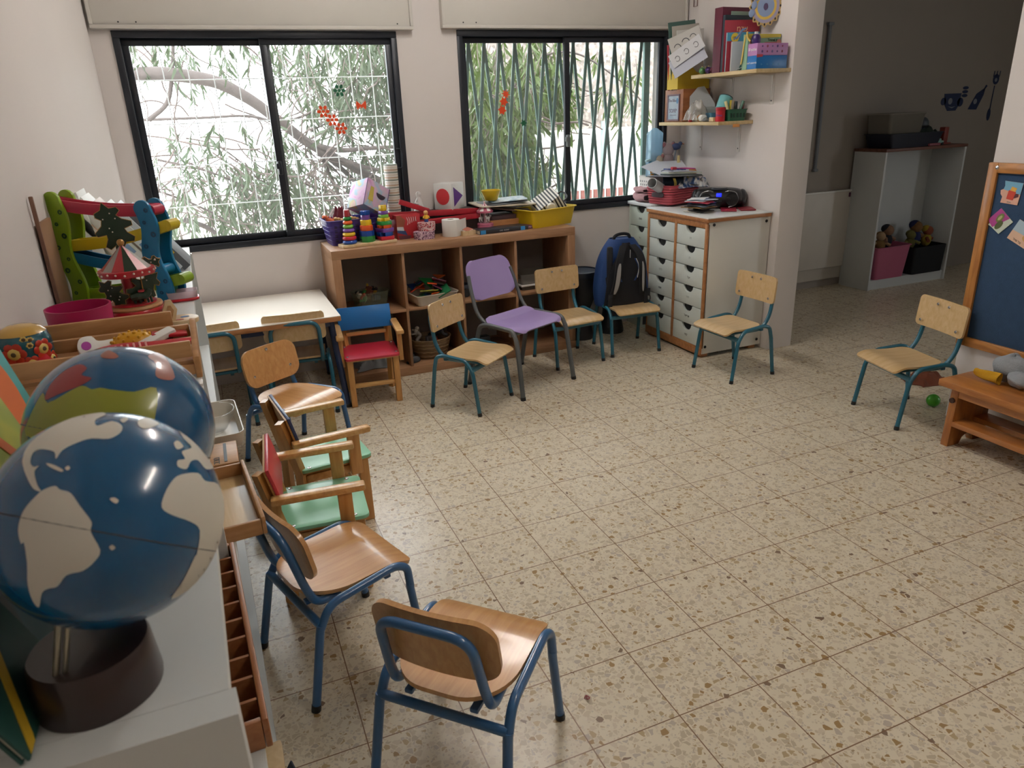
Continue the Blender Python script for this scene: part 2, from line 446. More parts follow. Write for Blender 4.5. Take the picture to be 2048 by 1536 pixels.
# the adjoining room
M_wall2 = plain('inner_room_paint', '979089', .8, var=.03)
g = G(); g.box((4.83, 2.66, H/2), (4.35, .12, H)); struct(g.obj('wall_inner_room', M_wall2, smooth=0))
g = G()
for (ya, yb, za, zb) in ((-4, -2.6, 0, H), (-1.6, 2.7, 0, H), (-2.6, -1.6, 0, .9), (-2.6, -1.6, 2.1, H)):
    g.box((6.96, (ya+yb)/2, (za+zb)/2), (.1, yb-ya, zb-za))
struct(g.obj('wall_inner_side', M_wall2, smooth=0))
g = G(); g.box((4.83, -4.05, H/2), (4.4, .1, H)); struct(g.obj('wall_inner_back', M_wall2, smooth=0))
# shutter boxes over the windows
def pelmet(name, x0, x1, z0, z1):
    g = G(); g.box(((x0+x1)/2, 2.482, (z0+z1)/2), (x1-x0, .034, z1-z0), bev=.004)
    w = .018
    for z in (z0+w/2, z1-w/2): g.box(((x0+x1)/2, 2.461, z), (x1-x0, .012, w), bev=.003)
    for x in (x0+w/2, x1-w/2): g.box((x, 2.461, (z0+z1)/2), (w, .012, z1-z0-2*w), bev=.003)
    for x in (x0+.13, x0+.21, x1-.09): g.cyl((x, 2.466, z0+.03), (x, 2.464, z0+.03), .004, n=8, mi=1)
    return struct(g.obj(name, [M_pel, M_black]))
pelmet('trim_1', -1.03, .600, 1.925, 2.21); pelmet('trim_2', .772, 2.455, 1.935, 2.21)
# windows: outer frame, two sliding sashes, panes, latch
M_glass = glassy('window_glass', 'f7fbfa', .02, .0)
def window(n, W, split, handle_z):
    x0, x1, z0, z1 = W
    w = bpy.data.objects.new('window_%d' % n, None); COL.objects.link(w); struct(w)
    def rectframe(name, a, b, c, d, t, y, dy, tb=None, tt=None, parent=w):
        g = G(); tb = tb or t; tt = tt or t
        g.box(((a+b)/2, y, c+tb/2), (b-a, dy, tb), bev=.003); g.box(((a+b)/2, y, d-tt/2), (b-a, dy, tt), bev=.003)
        for x in (a+t/2, b-t/2): g.box((x, y, (c+d)/2), (t, dy, d-c-tb-tt), bev=.003)
        return g.obj(name, M_frame, parent)
    rectframe('window_frame', x0, x1, z0, z1, .034, 2.535, .09)
    f = .036
    for k, (a, b, y) in enumerate(((x0+.03, split+.03, 2.552), (split-.022, x1-.03, 2.523))):
        s = rectframe('sash', a, b, z0+.03, z1-.03, f, y, .026)
        gg = G(); gg.box(((a+b)/2, y, (z0+z1)/2), (b-a-2*f+.01, .004, z1-z0-.06-2*f+.01))
        gg.obj('pane', M_glass, s, smooth=0)
    g = G(); g.box((split-.008, 2.499, handle_z), (.022, .022, .075), bev=.005); g.box((split-.02, 2.492, handle_z+.01), (.018, .016, .03), bev=.004)
    g.obj('latch', M_frame if n == 1 else plain('latch_grey', '6d7577', .4), w)
    g = G(); g.tube(smoothpath([(x1-.055, 2.507, handle_z+.07), (x1-.03, 2.487, handle_z+.06), (x1-.03, 2.487, handle_z-.03), (x1-.055, 2.507, handle_z-.04)]), .004, 6)
    g.obj('pull_handle', M_frame, w)
    return w
window(1, W1, -.222, 1.22); window(2, W2, 1.60, 1.28)
# ------------------------------------------------------------------ light
wd = bpy.data.worlds.new('sky'); SC.world = wd; wd.use_nodes = True
bg = wd.node_tree.nodes['Background']; bg.inputs['Color'].default_value = (.93, .97, 1.0, 1); bg.inputs['Strength'].default_value = 7.0
sun = bpy.data.lights.new('sun', 'SUN'); sun.energy = 3.2; sun.angle = R(2); sun.color = (1, .95, .86)
so = bpy.data.objects.new('sun', sun); COL.objects.link(so); so.rotation_euler = Vector((.25, .62, -.74)).to_track_quat('-Z', 'Y').to_euler()
# light portals in the window openings guide the daylight
for x0, x1, z0, z1 in (W1, W2):
    a = bpy.data.lights.new('portal', 'AREA'); a.shape = 'RECTANGLE'; a.size = x1-x0; a.size_y = z1-z0; a.cycles.is_portal = True
    o = bpy.data.objects.new('portal', a); COL.objects.link(o); o.location = ((x0+x1)/2, 2.7, (z0+z1)/2); o.rotation_euler = (R(-90), 0, 0)
a = bpy.data.lights.new('portal', 'AREA'); a.shape = 'RECTANGLE'; a.size = 1.05; a.size_y = 1.25; a.cycles.is_portal = True
o = bpy.data.objects.new('portal', a); COL.objects.link(o); o.location = (7.05, -2.1, 1.5); o.rotation_euler = (R(90), 0, R(90))
# ceiling fluorescent fittings
M_tube = emit('fluorescent_tube', 'fbf4ee', 66); M_tube_dim = emit('fluorescent_tube_dim', 'fbf2e8', 36)  # rear fitting's emission set weaker to balance the light at the near end
def fitting(x, y, rz, label, mt):
    t = thing('ceiling_light', label, 'light', (x, y, H), rz)
    g = G(); g.box((0, 0, -.02), (1.25, .17, .04), bev=.006); g.obj('housing', M_whitep, t)
    for s in (-1, 1):
        g = G(); g.cyl((-.58, s*.045, -.062), (.58, s*.045, -.062), .013, n=12); g.obj('tube', mt, t)
    for sx in (-.6, .6):
        for s in (-1, 1):
            g = G(); g.box((sx, s*.045, -.055), (.025, .03, .04), bev=.004); g.obj('lamp_holder', M_whitep, t)
fitting(.60, 1.15, 90, 'twin tube fluorescent ceiling light nearer the windows', M_tube)
fitting(1.0, -1.75, 90, 'twin tube fluorescent ceiling light behind the viewpoint', M_tube_dim)
# ------------------------------------------------------------------ camera
cam = bpy.data.cameras.new('camera'); co = bpy.data.objects.new('camera', cam); COL.objects.link(co); SC.camera = co
co.matrix_world = Matrix(((0.922008, 0.168121, -0.348764, -0.64170), (-0.385329, 0.310694, -0.868902, -1.91405), (-0.037722, 0.935524, 0.351245, 1.45243), (0, 0, 0, 1)))
cam.sensor_width = 36; cam.lens = 1433.99/2048*36; cam.clip_start = .02; cam.clip_end = 200
cam.dof.use_dof = True; cam.dof.focus_distance = 3.2; cam.dof.aperture_fstop = 10.5
SC.view_settings.view_transform = 'Standard'; SC.view_settings.look = 'None'; SC.view_settings.gamma = 1
SC.view_settings.use_curve_mapping = False; SC.view_settings.exposure = 0.42
SC.cycles.use_denoising = True; SC.cycles.max_bounces = 8; SC.cycles.diffuse_bounces = 5; SC.cycles.transparent_max_bounces = 24
SC.cycles.sample_clamp_indirect = 8; SC.cycles.caustics_reflective = False; SC.cycles.caustics_refractive = False

# ------------------------------------------------------------------ outdoors beyond the windows
g = G(); g.box((2, 13, -.65), (40, 21, .1)); struct(g.obj('ground', plain('bright_paving', 'cfc9bd', .9, var=.1)))
# window grilles
t = thing('window_mesh', 'white welded wire mesh outside the left window', 'grille', (0, 2.73, 0))
M_wire = plain('wire_white', 'd6dadb', .4)
for k in range(13): x = -1.0+.127*k; g = G(); g.cyl((x, 0, .75), (x, 0, 1.98), .0028, n=6); g.obj('vertical_wire', M_wire, t)
for k in range(6): z = .80+.225*k; g = G(); g.cyl((-1.0, .005, z), (.55, .005, z), .0028, n=6); g.obj('horizontal_wire', M_wire, t)
t = thing('window_grille', 'green folding metal grille outside the right window', 'grille', (0, 2.70, 0))
M_gr = plain('grille_green', '54756f', .45, var=.06)
for k in range(-1, 15):
    for s in (-1, 1):
        x0 = .905+.104*k; x1 = x0+s*.104
        if max(x0, x1) > 2.34 or min(x0, x1) < .87: continue
        g = G(); M = frame(((x0+x1)/2, .008*s, 1.385), (x1-x0, 0, -1.03), (0, 1, 0)); g.box((0, 0, 0), (1.04, .008, .021), M=M, bev=.001); g.obj('bar', M_gr, t)
for z in (.862, 1.905): g = G(); g.box((1.605, 0, z), (1.45, .035, .03), bev=.002); g.obj('track', M_gr, t)
g = G(); g.box((2.30, .0, 1.38), (.045, .03, 1.04), bev=.002); g.obj('stile', M_gr, t); g = G(); g.box((.885, .0, 1.38), (.03, .03, 1.04), bev=.002); g.obj('stile', M_gr, t)
g = G(); g.box((1.65, 3.05, 2.00), (2.0, .12, .12), bev=.004); o = g.obj('beam', plain('beam_grey', '6a6660', .8)); tag(o, 'grey concrete beam across the top outside the right window', 'beam')
# neighbouring stucco building and fence
t = thing('building', 'pink-grey stucco building wall with white lower band beyond the right window', 'building', (5.6, 5.6, -.6))
M_stu = speck('stucco', '857c76', ['6d6661', '979089', '7b736e', '9d9690'], 28, .55, .95)
g = G(); g.box((-.6, 1.2, 3.0), (6.2, 2.4, 6.0), bev=.01); g.obj('wall', M_stu, t)
g = G(); g.box((-1.9, -.05, 1.0), (2.9, .10, 1.75), bev=.01); g.obj('white_band', plain('render_white', 'dedcd6', .9), t)
g = G(); g.cyl((-2.06, -.14, 0), (-2.06, -.14, 1.95), .035, n=16); g.obj('downpipe', plain('pipe_pale', 'a9c2c4', .5), t)
t = thing('fence', 'reddish brown slat fence low outside the right window', 'fence', (3.02, 4.9, -.35))
for k in range(12): g = G(); g.box((-.42+.075*k, 0, .52), (.05, .018, 1.04), bev=.002); g.obj('slat', plain('slat_red', '7a4a44', .8), t)
for z in (.35, .85): g = G(); g.box((0, .02, z), (.92, .02, .05)); g.obj('rail', plain('slat_red', '7a4a44', .8), t)
# trees
EYE = Vector((-.642, -1.914, 1.452))
def out(xw, zw, y):
    """point at depth y that lies behind the spot (xw, zw) of the window plane"""
    return EYE+(Vector((xw, 2.5, zw))-EYE)*((y-EYE.y)/(2.5-EYE.y))
def leafmat(name, c1, c2):
    m, nt, b = newmat(name); L = nt.links.new
    tc = N(nt, 'ShaderNodeTexCoord'); nz = N(nt, 'ShaderNodeTexNoise', i_Scale=3.0); L(tc.outputs['Object'], nz.inputs['Vector'])
    mx = N(nt, 'ShaderNodeMix', data_type='RGBA'); mx.inputs[6].default_value = lin(c1); mx.inputs[7].default_value = lin(c2); L(nz.outputs['Fac'], mx.inputs[0]); L(mx.outputs[2], b.inputs['Base Color'])
    b.inputs['Roughness'].default_value = .5
    tl = N(nt, 'ShaderNodeBsdfTranslucent'); L(mx.outputs[2], tl.inputs['Color']); ms = N(nt, 'ShaderNodeMixShader'); ms.inputs[0].default_value = .35
    L(b.outputs[0], ms.inputs[1]); L(tl.outputs[0], ms.inputs[2]); L(ms.outputs[0], nt.nodes['Material Output'].inputs['Surface']); return m
M_lf = leafmat('leaf_greygreen', '35432f', '4a573d'); M_lf2 = leafmat('leaf_green', '34461f', '55672e')
M_bark = plain('bark', '4a4240', .9, var=.25, scale=25, bump=.5); M_twig = plain('twig', '5b504d', .9, var=.2)
def leaf(b, p, d, up, l, w):
    d = d.normalized(); s = d.cross(up); s = s.normalized() if s.length > 1e-4 else Vector((1, 0, 0)); q = d.cross(s)
    P = [p, p+d*l*.35+s*w-q*l*.05, p+d*l*.35-s*w-q*l*.05, p+d*l*.72+s*w*.7-q*l*.10, p+d*l*.72-s*w*.7-q*l*.10, p+d*l-q*l*.2]
    v = [b.verts.new(x) for x in P]
    b.faces.new((v[0], v[1], v[2])); b.faces.new((v[2], v[1], v[3], v[4])); b.faces.new((v[4], v[3], v[5]))
def strand(b, tw, p, n, lt, seed):
    d = Vector((random.uniform(-.5, .5), random.uniform(-.5, .5), random.uniform(-.9, -.1))); pts = [p]
    for k in range(n):
        d += Vector((random.uniform(-.25, .25), random.uniform(-.25, .25), -.22)); d.normalize(); p = p+d*random.uniform(.03, .06); pts.append(p)
        for _ in range(2):
            e = (d*.5+Vector((random.uniform(-.8, .8), random.uniform(-.8, .8), random.uniform(-1.1, -.1)))); leaf(b, p, e, Vector((random.uniform(-1, 1), random.uniform(-1, 1), .4)), lt*random.uniform(.7, 1.25), lt*.085)
    tw.tube(pts, [.0035]*len(pts), 4)
def tree(lab, base, regions, limbs, twigs, mat, seed, lt=.12):
    random.seed(seed); t = thing('tree', lab, 'tree', base); o = Vector(base)
    lf = G(); tw = G()
    for (xa, xb, za, zb, n, ya, yb) in regions:
        for _ in range(n):
            p = out(random.uniform(xa, xb), random.uniform(za, zb), random.uniform(ya, yb))-o; strand(lf.b, tw, p, random.randint(4, 8), lt, 0)
    for (xa, xb, za, zb, n, ya, yb) in twigs:
        for _ in range(n):
            y = random.uniform(ya, yb); p = out(random.uniform(xa, xb), random.uniform(za, zb), y)-o; d = Vector((random.uniform(.3, 1)*random.choice((1, 1, -1)), random.uniform(-.3, .3), random.uniform(-.9, .5))); pts = [p]
            for k in range(6): d += Vector((random.uniform(-.35, .35), random.uniform(-.3, .3), random.uniform(-.3, .3))); p = p+d.normalized()*random.uniform(.07, .15); pts.append(p)
            tw.tube(smoothpath(pts, 3), random.uniform(.004, .009), 5)
    lf.obj('foliage', mat, t, smooth=0); tw.obj('twigs', M_twig, t)
    for pts, r0, r1 in limbs:
        P = smoothpath([out(*q)-o for q in pts], 8); g = G(); n = len(P); g.tube(P, [r0+(r1-r0)*k/(n-1) for k in range(n)], 10); g.obj('limb', M_bark, t)
    return t
tree('gnarled tree with drooping grey-green leaves outside the left window', (-1.6, 5.0, -.6),
     [(-.1, .48, 1.55, 2.0, 120, 4.2, 6.5), (.12, .48, 1.0, 1.95, 90, 4.2, 6.5), (-.85, -.1, .75, 1.50, 130, 4.0, 6.5), (-.5, -.2, .7, 1.3, 60, 4.0, 6), (-.9, -.1, 1.80, 2.0, 26, 4.2, 6), (.0, .48, .75, 1.2, 60, 4.2, 6), (-.25, .1, .75, 1.5, 60, 4.2, 6.2)],
     [([(-1.35, 1.60, 4.6), (-.90, 1.715, 4.6), (-.55, 1.69, 4.6), (-.36, 1.60, 4.65), (-.20, 1.47, 4.7), (-.05, 1.34, 4.75), (.10, 1.25, 4.8), (.30, 1.13, 4.9), (.60, .98, 5.0)], .055, .03),
      ([(-.06, 1.35, 4.75), (.10, 1.30, 4.7), (.28, 1.30, 4.6), (.60, 1.30, 4.5)], .026, .014), ([(-.02, 1.31, 4.75), (.12, 1.19, 4.9), (.25, 1.02, 5.0), (.40, .80, 5.1)], .024, .012), ([(.06, 1.28, 4.8), (.24, 1.20, 4.7), (.55, 1.12, 4.7)], .022, .012), ([(.0, 1.30, 4.8), (.06, 1.1, 4.9), (.12, .95, 5.0), (.30, .80, 5)], .018, .010),
      ([(-.85, 1.50, 4.8), (-.75, 1.58, 4.7), (-.70, 1.72, 4.6), (-.66, 1.90, 4.6)], .020, .012), ([(-.88, 1.50, 5.2), (-.6, 1.50, 5.1), (-.35, 1.50, 5.0), (-.2, 1.45, 4.9)], .012, .010), ([(-.20, 1.45, 4.8), (.0, 1.52, 4.9), (.18, 1.66, 5.0), (.30, 1.84, 5.1)], .012, .006), ([(-.85, 1.3, 4.6), (-.6, 1.22, 4.6), (-.4, 1.1, 4.7), (-.25, .9, 4.8)], .010, .006), ([(-.9, 1.15, 4.6), (-.7, 1.05, 4.7), (-.5, .9, 4.7), (-.42, .75, 4.8)], .010, .006), ([(-.78, .98, 4.4), (-.66, .92, 4.4), (-.56, .80, 4.4)], .022, .016)],
     [(-.9, .1, .8, 1.4, 110, 4.2, 6), (-.1, .48, .8, 1.5, 90, 4.2, 6), (-.9, .4, 1.5, 1.9, 30, 4.5, 6.5)], M_lf, 5, .13)
tree('bushy willow-like tree with long green leaves outside the right window', (1.3, 5.4, -.6),
     [(.93, 1.35, 1.25, 1.95, 150, 3.9, 5.6), (.93, 1.30, .85, 1.4, 130, 3.9, 5.6), (1.25, 1.58, 1.55, 1.95, 60, 4.2, 5.4), (1.28, 1.5, .85, 1.25, 40, 4.2, 5.4), (1.62, 2.15, 1.62, 1.82, 9, 4.2, 5.2), (1.9, 2.2, 1.25, 1.6, 5, 4.2, 5.2)],
     [([(1.10, .5, 5.0), (1.12, 1.0, 5.0), (1.10, 1.5, 5.0), (1.16, 2.1, 5.0)], .03, .02), ([(1.14, 1.5, 5.0), (1.35, 1.75, 4.9), (1.65, 1.80, 4.8), (2.0, 1.62, 4.7), (2.15, 1.5, 4.7)], .012, .006)],
     [(.95, 1.5, .9, 1.8, 34, 4.2, 5.4)], M_lf2, 9, .15)

# ------------------------------------------------------------------ seating
def leg_tube(pts, r, mat, parent, capmat, n=12, flat=1.0):
    g = G(); g.tube(pts, r, n, flat=flat); l = g.obj('leg', mat, parent)
    P = [Vector(p) for p in pts]
    d = (P[0]-P[1]).normalized()
    g = G(); g.cyl(P[0]-d*.018, P[0]+d*.001, r*1.12, n=12); g.obj('foot_cap', capmat, l)
    return l
def screws(pos, nrm, parent):
    for p in pos:
        g = G(); m = Vector(nrm).to_track_quat('Z', 'Y').to_matrix().to_4x4(); m.translation = Vector(p)
        g.lathe([(0, .0014), (.003, .0014), (.0035, .0026), (.0062, .0022), (.0075, .0)], 12, M=m); g.obj('screw', M_chrome, parent)
def ply_seat(w_f, w_b, yf, yb, z, roundback, dip, rf=.03, th=.010):
    """plywood seat: outline sampled on a grid, with waterfall front"""
    def fn(u, v):
        y = yb+(yf-yb)*u; w = w_b+(w_f-w_b)*u
        # rounded corners
        L = yf-yb; db = u*L; df = (1-u)*L
        def cut(d, r): return 0 if d >= r else r-math.sqrt(max(0, r*r-(r-d)**2))
        w -= cut(db, roundback)*(.95 if roundback < .06 else .8) + cut(df, rf)
        x = (2*v-1)*w
        zz = z + .004*math.cos((2*v-1)*1.3)*0 - (dip*max(0, (u-.72)/.28)**2) - .006*math.sin(PI*min(1, u/.8))
        return (x, y, zz)
    # denser sampling at the ends
    def fn2(u, v): u2 = .5-.5*math.cos(PI*u); return fn(u2, v)
    g = G(); g.sheet(fn2, 22, 10, th); return g
def ply_back(w, h, th, r, curve, M):
    """rounded back board, curved about the vertical axis; lies in x-z before M, front = +y"""
    def fn(u, v):
        z = (u-.5)*h; d = min(u, 1-u)*h
        ww = w-(0 if d >= r else r-math.sqrt(max(0, r*r-(r-d)**2)))
        x = (2*v-1)*ww
        return (x, -curve*(1-(x/w)**2), z)
    def fn2(u, v): return fn(.5-.5*math.cos(PI*u), v)
    g = G(); g.sheet(fn2, 20, 12, th, M=M); return g
def tilt(y0, z0, y1, z1):
    """frame for a back board whose lower edge is (y0,z0) and upper edge (y1,z1)"""
    up = Vector((0, y1-y0, z1-z0)).normalized()
    m = Matrix((Vector((1, 0, 0)), up.cross(Vector((1, 0, 0))), up)).transposed().to_4x4()
    m.translation = Vector((0, (y0+y1)/2, (z0+z1)/2)); return m
def chair_teal(name='school_chair'):
    t = thing(name, '', 'chair'); r = .0105
    for s in (-1, 1):
        fr = bend([(s*.163, .117, 0), (s*.158, .083, .236), (s*.156, .055, .262)], .05)
        leg_tube([(s*.163, .117, 0), (s*.158, .085, .215), (s*.157, .076, .243)], r, M_teal, t, M_black)
        g = G(); g.tube(bend([(s*.158, .083, .232), (s*.155, .045, .288), (s*.153, -.10, .299), (s*.154, -.142, .285), (s*.157, -.158, .215)], .05, 6), r, 12); g.obj('side_rail', M_teal, t)
        leg_tube([(s*.16, -.188, 0), (s*.157, -.158, .21), (s*.157, -.155, .225)], r, M_teal, t, M_black)
    g = G()
    g.box((0, .078, .243), (.315, .022, .022), bev=.004)
    g.box((0, -.09, .278), (.30, .022, .016), bev=.004)
    for s in (-1, 1):
        g.box((s*.085, -.005, .262), (.018, .17, .012), bev=.003)
        g.prism([(s*.158, .224), (s*.158, .252), (s*.10, .252)], -.006, .006, M=frame((0, .078, 0), (1, 0, 0), (0, 0, 1)))
    g.obj('seat_frame', M_teal, t)
    g = G(); g.tube(bend([(-.118, .0, .272), (-.12, -.115, .272), (-.122, -.163, .335), (-.118, -.197, .508), (.118, -.197, .508), (.122, -.163, .335), (.12, -.115, .272), (.118, .0, .272)], .055, 7), .0105, 12)
    g.obj('back_tube', M_teal, t)
    g = ply_seat(.145, .136, .155, -.108, .292, .045, .020, .02); s_ = g.obj('seat', M_birch, t)
    screws([(s*.085, y, .2875) for s in (-1, 1) for y in (.07, -.06)], (0, 0, 1), s_)
    m = tilt(-.152, .412, -.165, .560)
    g = ply_back(.152, .148, .010, .022, .012, m); b_ = g.obj('backrest', M_birch, t)
    screws([(x, -.164, .535) for x in (-.035, .035)]+[(x, -.149, .44) for x in (-.115, .115)], (0, 1, .1), b_)
    return t
def chair_blue(name='school_chair'):
    t = thing(name, '', 'chair'); r = .0115
    for s in (-1, 1):
        leg_tube([(s*.168, -.205, 0), (s*.158, -.158, .215), (s*.157, -.152, .238)], r, M_blue, t, M_black)
        g = G(); g.tube(bend([(s*.157, -.153, .228), (s*.155, -.12, .285), (s*.152, .085, .302), (s*.156, .118, .285), (s*.158, .122, .22)], .055, 7), r, 12); g.obj('side_rail', M_blue, t)
        leg_tube([(s*.168, .142, 0), (s*.158, .121, .215), (s*.158, .120, .23)], r, M_blue, t, M_black)
    g = G()
    g.tube([(-.157, -.152, .238), (.157, -.152, .238)], .0115, 12)
    g.box((0, .06, .279), (.30, .02, .014), bev=.004)
    for s in (-1, 1): g.box((s*.08, -.045, .27), (.02, .22, .012), bev=.003)
    g.obj('seat_frame', M_blue, t)
    g = G(); g.tube(bend([(-.112, -.07, .276), (-.116, -.138, .276), (-.114, -.160, .335), (-.106, -.197, .494), (.106, -.197, .494), (.114, -.160, .335), (.116, -.138, .276), (.112, -.07, .276)], .05, 7), .0112, 12)
    g.obj('back_tube', M_blue, t)
    g = ply_seat(.145, .140, .142, -.168, .299, .13, .022, .022, .011); s_ = g.obj('seat', M_beech, t)
    screws([(s*.09, y, .294) for s in (-1, 1) for y in (.07, -.07)], (0, 0, 1), s_)
    m = tilt(-.125, .350, -.157, .522)
    g = ply_back(.145, .172, .012, .055, .014, m); b_ = g.obj('backrest', M_beech, t)
    screws([(0, -.1665, .500)]+[(x, -.143, .40) for x in (-.10, .10)], (0, 1, .05), b_)
    return t
def chair_wood(name, seatcol, backcol):
    t = thing(name, '', 'chair')
    for s in (-1, 1):
        g = G(); g.box((s*.122, .105, .133), (.032, .038, .266), bev=.004); g.obj('leg', M_pine, t)
        g = G(); g.tube([(s*.118, -.135, 0), (s*.122, -.125, .26), (s*.125, -.172, .475)], [.021, .021, .019], 4); g.obj('leg', M_pine, t)
        g = G(); g.box((s*.158, -.006, .392), (.040, .282, .022), bev=.006); a = g.obj('armrest', M_pinex, t)
        g = G(); g.box((s*.157, .070, .305), (.024, .044, .165), bev=.004); g.obj('arm_post', M_pine, t)
    g = G(); g.box((0, .105, .115), (.215, .018, .024), bev=.004); g.obj('stretcher', M_pinex, t)
    g = G(); g.box((0, -.13, .34), (.22, .016, .022), bev=.003); g.obj('back_rail', M_pinex, t)
    for s in (-1, 1):
        g = G(); g.box((s*.122, -.01, .235), (.02, .20, .03), bev=.003); g.obj('side_rail', M_pinex, t)
    g = G(); g.prism(rrect(.29, .27, .022, 4), .266, .279, bev=.002); bm_ = g.obj('seat', [seatcol], t, loc=(0, .005, 0))
    g = G(); g.prism(rrect(.289, .269, .022, 4), .2615, .2665); g.obj('seat_edge', M_beechE, t, loc=(0, .005, 0))
    m = tilt(-.122, .366, -.150, .488)
    g = G(); g.box((0, .006, 0), (.292, .012, .125), M=m, bev=.003); g.obj('backrest', [backcol], t)
    g = G(); g.box((0, -.003, 0), (.290, .006, .123), M=m); g.obj('backrest_ply', M_beechE, t)
    screws([(s*.13, -.005+y, .279) for s in (-1, 1) for y in (.10, -.09)], (0, 0, 1), t)
    return t
def chair_purple():
    M_pur = plain('lilac_plastic', '9b87bb', .38, var=.03)
    M_gry = plain('grey_enamel', '54585a', .4, var=.05)
    t = thing('stacking_chair', 'lilac plastic chair on grey tube legs, taller than the others, before the wooden shelf', 'chair')
    for s in (-1, 1):
        leg_tube([(s*.215, .199, 0), (s*.203, .155, .30), (s*.202, .148, .325)], .0135, M_gry, t, M_black)
        g = G(); g.tube(bend([(s*.203, .152, .315), (s*.20, .125, .372), (s*.195, -.08, .374), (s*.20, -.13, .36), (s*.205, -.15, .29)], .06, 6), .0125, 12); g.obj('side_rail', M_gry, t)
        leg_tube([(s*.22, -.224, 0), (s*.206, -.155, .275), (s*.205, -.15, .295)], .0135, M_gry, t, M_black)
        g = G(); g.tube(bend([(s*.17, .02, .363), (s*.176, -.10, .363), (s*.182, -.17, .42), (s*.176, -.215, .55), (s*.165, -.24, .62)], .06, 6), .011, 12); g.obj('back_tube', M_gry, t)
    g = G(); g.box((0, -.06, .358), (.39, .022, .016), bev=.004); g.box((0, .10, .345), (.40, .020, .02), bev=.004); g.obj('crossbar', M_gry, t)
    def seat(u, v):
        u = .5-.5*math.cos(PI*u); y = -.11+.265*u
        w = .185+.012*math.sin(PI*u*.8)
        d = min(u, 1-u)*.265; r = .07 if u > .5 else .03
        w -= 0 if d >= r else (r-math.sqrt(max(0, r*r-(r-d)**2)))*.8
        x = (2*v-1)*w
        z = .382-.016*math.sin(PI*u)*(1-(2*v-1)**2)-.022*max(0, (u-.7)/.3)**2 + .02*max(0, (.15-u)/.15)
        if abs(2*v-1) > .93: z -= .008
        return (x, y, z)
    g = G(); g.sheet(seat, 20, 16, .005); g.obj('seat', M_pur, t)
    def back(u, v):
        u = .5-.5*math.cos(PI*u); h = .215
        d = min(u, 1-u)*h; r = .055
        w = .186-.028*max(0, u-.25) - (0 if d >= r else (r-math.sqrt(max(0, r*r-(r-d)**2))))
        if u < .3: w -= .015*(1-u/.3)
        x = (2*v-1)*w
        y = -.185-.07*u - .022*(1-(x/.18)**2)
        if abs(2*v-1) > .93: y -= .008
        return (x, y, .478+h*u)
    g = G(); g.sheet(back, 20, 16, .005); g.obj('backrest', M_pur, t)
    return t
L_ = 'birch school chair with teal tube frame '
ct = chair_teal()
spots = [(.53, 1.51, -142.7, L_+'left of the lilac chair'),
         (1.292, 1.892, -176.2, L_+'directly behind the lilac chair'),
         (1.718, 1.917, 174.5, L_+'carrying the blue backpack'),
         (1.993, 1.264, 92.7, L_+'in front of the white drawer cabinet'),
         (2.31, .385, 77.7, L_+'beside the low wooden bench'),
         (-.326, 1.935, -5.9, L_+'under the white table, its back fully in view'),
         (-.760, 1.93, 2, L_+'under the white table, half hidden by the cabinet')]
for i, (x, y, a, l) in enumerate(spots):
    c = ct if i == 0 else dup(ct)
    c.location = (x, y, 0); c.rotation_euler = (0, 0, R(a)); c['label'] = l; c['group'] = 'teal framed school chairs'
B_ = 'beech chair with rounded back, blue tube frame, '
cb = chair_blue()
for i, (x, y, a, l) in enumerate([(-.417, 1.252, -146.4, B_+'nearest the white table'),
        (-.462, -.113, -71.4, B_+'between the red-backed armchair and the foremost chair'),
        (-.249, -.61, -45.3, B_+'foremost, back turned to the viewer')]):
    c = cb if i == 0 else dup(cb)
    c.location = (x, y, 0); c.rotation_euler = (0, 0, R(a)); c['label'] = l; c['group'] = 'blue framed school chairs'
S_red = plain('red_laminate', 'b3263c', .35, var=.03); S_blue = plain('blue_laminate', '1567ad', .35, var=.03)
S_mint = plain('mint_laminate', '8fd0ae', .3, var=.03); S_navy = plain('navy_laminate', '263a68', .35, var=.03); S_coral = plain('coral_laminate', 'c4414a', .35, var=.03)
for nm, sc, bc, (x, y, a), l in (
        ('armchair', S_red, S_blue, (.043, 1.862, 174.5), 'small pine armchair with red seat and bright blue back, by the wooden shelf'),
        ('armchair', S_mint, S_navy, (-.385, .681, -82.9), 'small pine armchair with mint green seat and dark blue back, by the cabinet'),
        ('armchair', S_mint, S_coral, (-.46, .273, -94.5), 'small pine armchair with mint green seat and red back, by the cabinet')):
    c = chair_wood(nm, sc, bc); c.location = (x, y, 0); c.rotation_euler = (0, 0, R(a)); c['label'] = l; c['group'] = 'pine armchairs'
cp = chair_purple(); cp.location = (.875, 1.682, 0); cp.rotation_euler = (0, 0, R(-156.5))
# ------------------------------------------------------------------ table under the window
t = thing('table', 'low white-topped table with wooden edge under the left window', 'table', (-.54, 2.085, 0))
g = G(); g.box((0, 0, .519), (.86, .70, .004), bev=.001, mi=0); g.box((0, 0, .505), (.862, .702, .026), bev=.004, mi=1); g.obj('tabletop', [plain('table_white', 'e4ded3', .4, var=.02), M_edge], t)
g = G()
for s in (-1, 1): g.box((0, s*.29, .475), (.76, .022, .035), bev=.004); g.box((s*.37, 0, .475), (.022, .58, .035), bev=.004)
g.obj('apron', plain('navy_enamel', '1f2f52', .35), t)
for sx in (-1, 1):
    for sy in (-1, 1):
        leg_tube([(sx*.42, sy*.30, 0), (sx*.385, sy*.285, .47), (sx*.385, sy*.285, .49)], .017, MATS['navy_enamel'], t, M_black, 14)

from mathutils.geometry import delaunay_2d_cdt
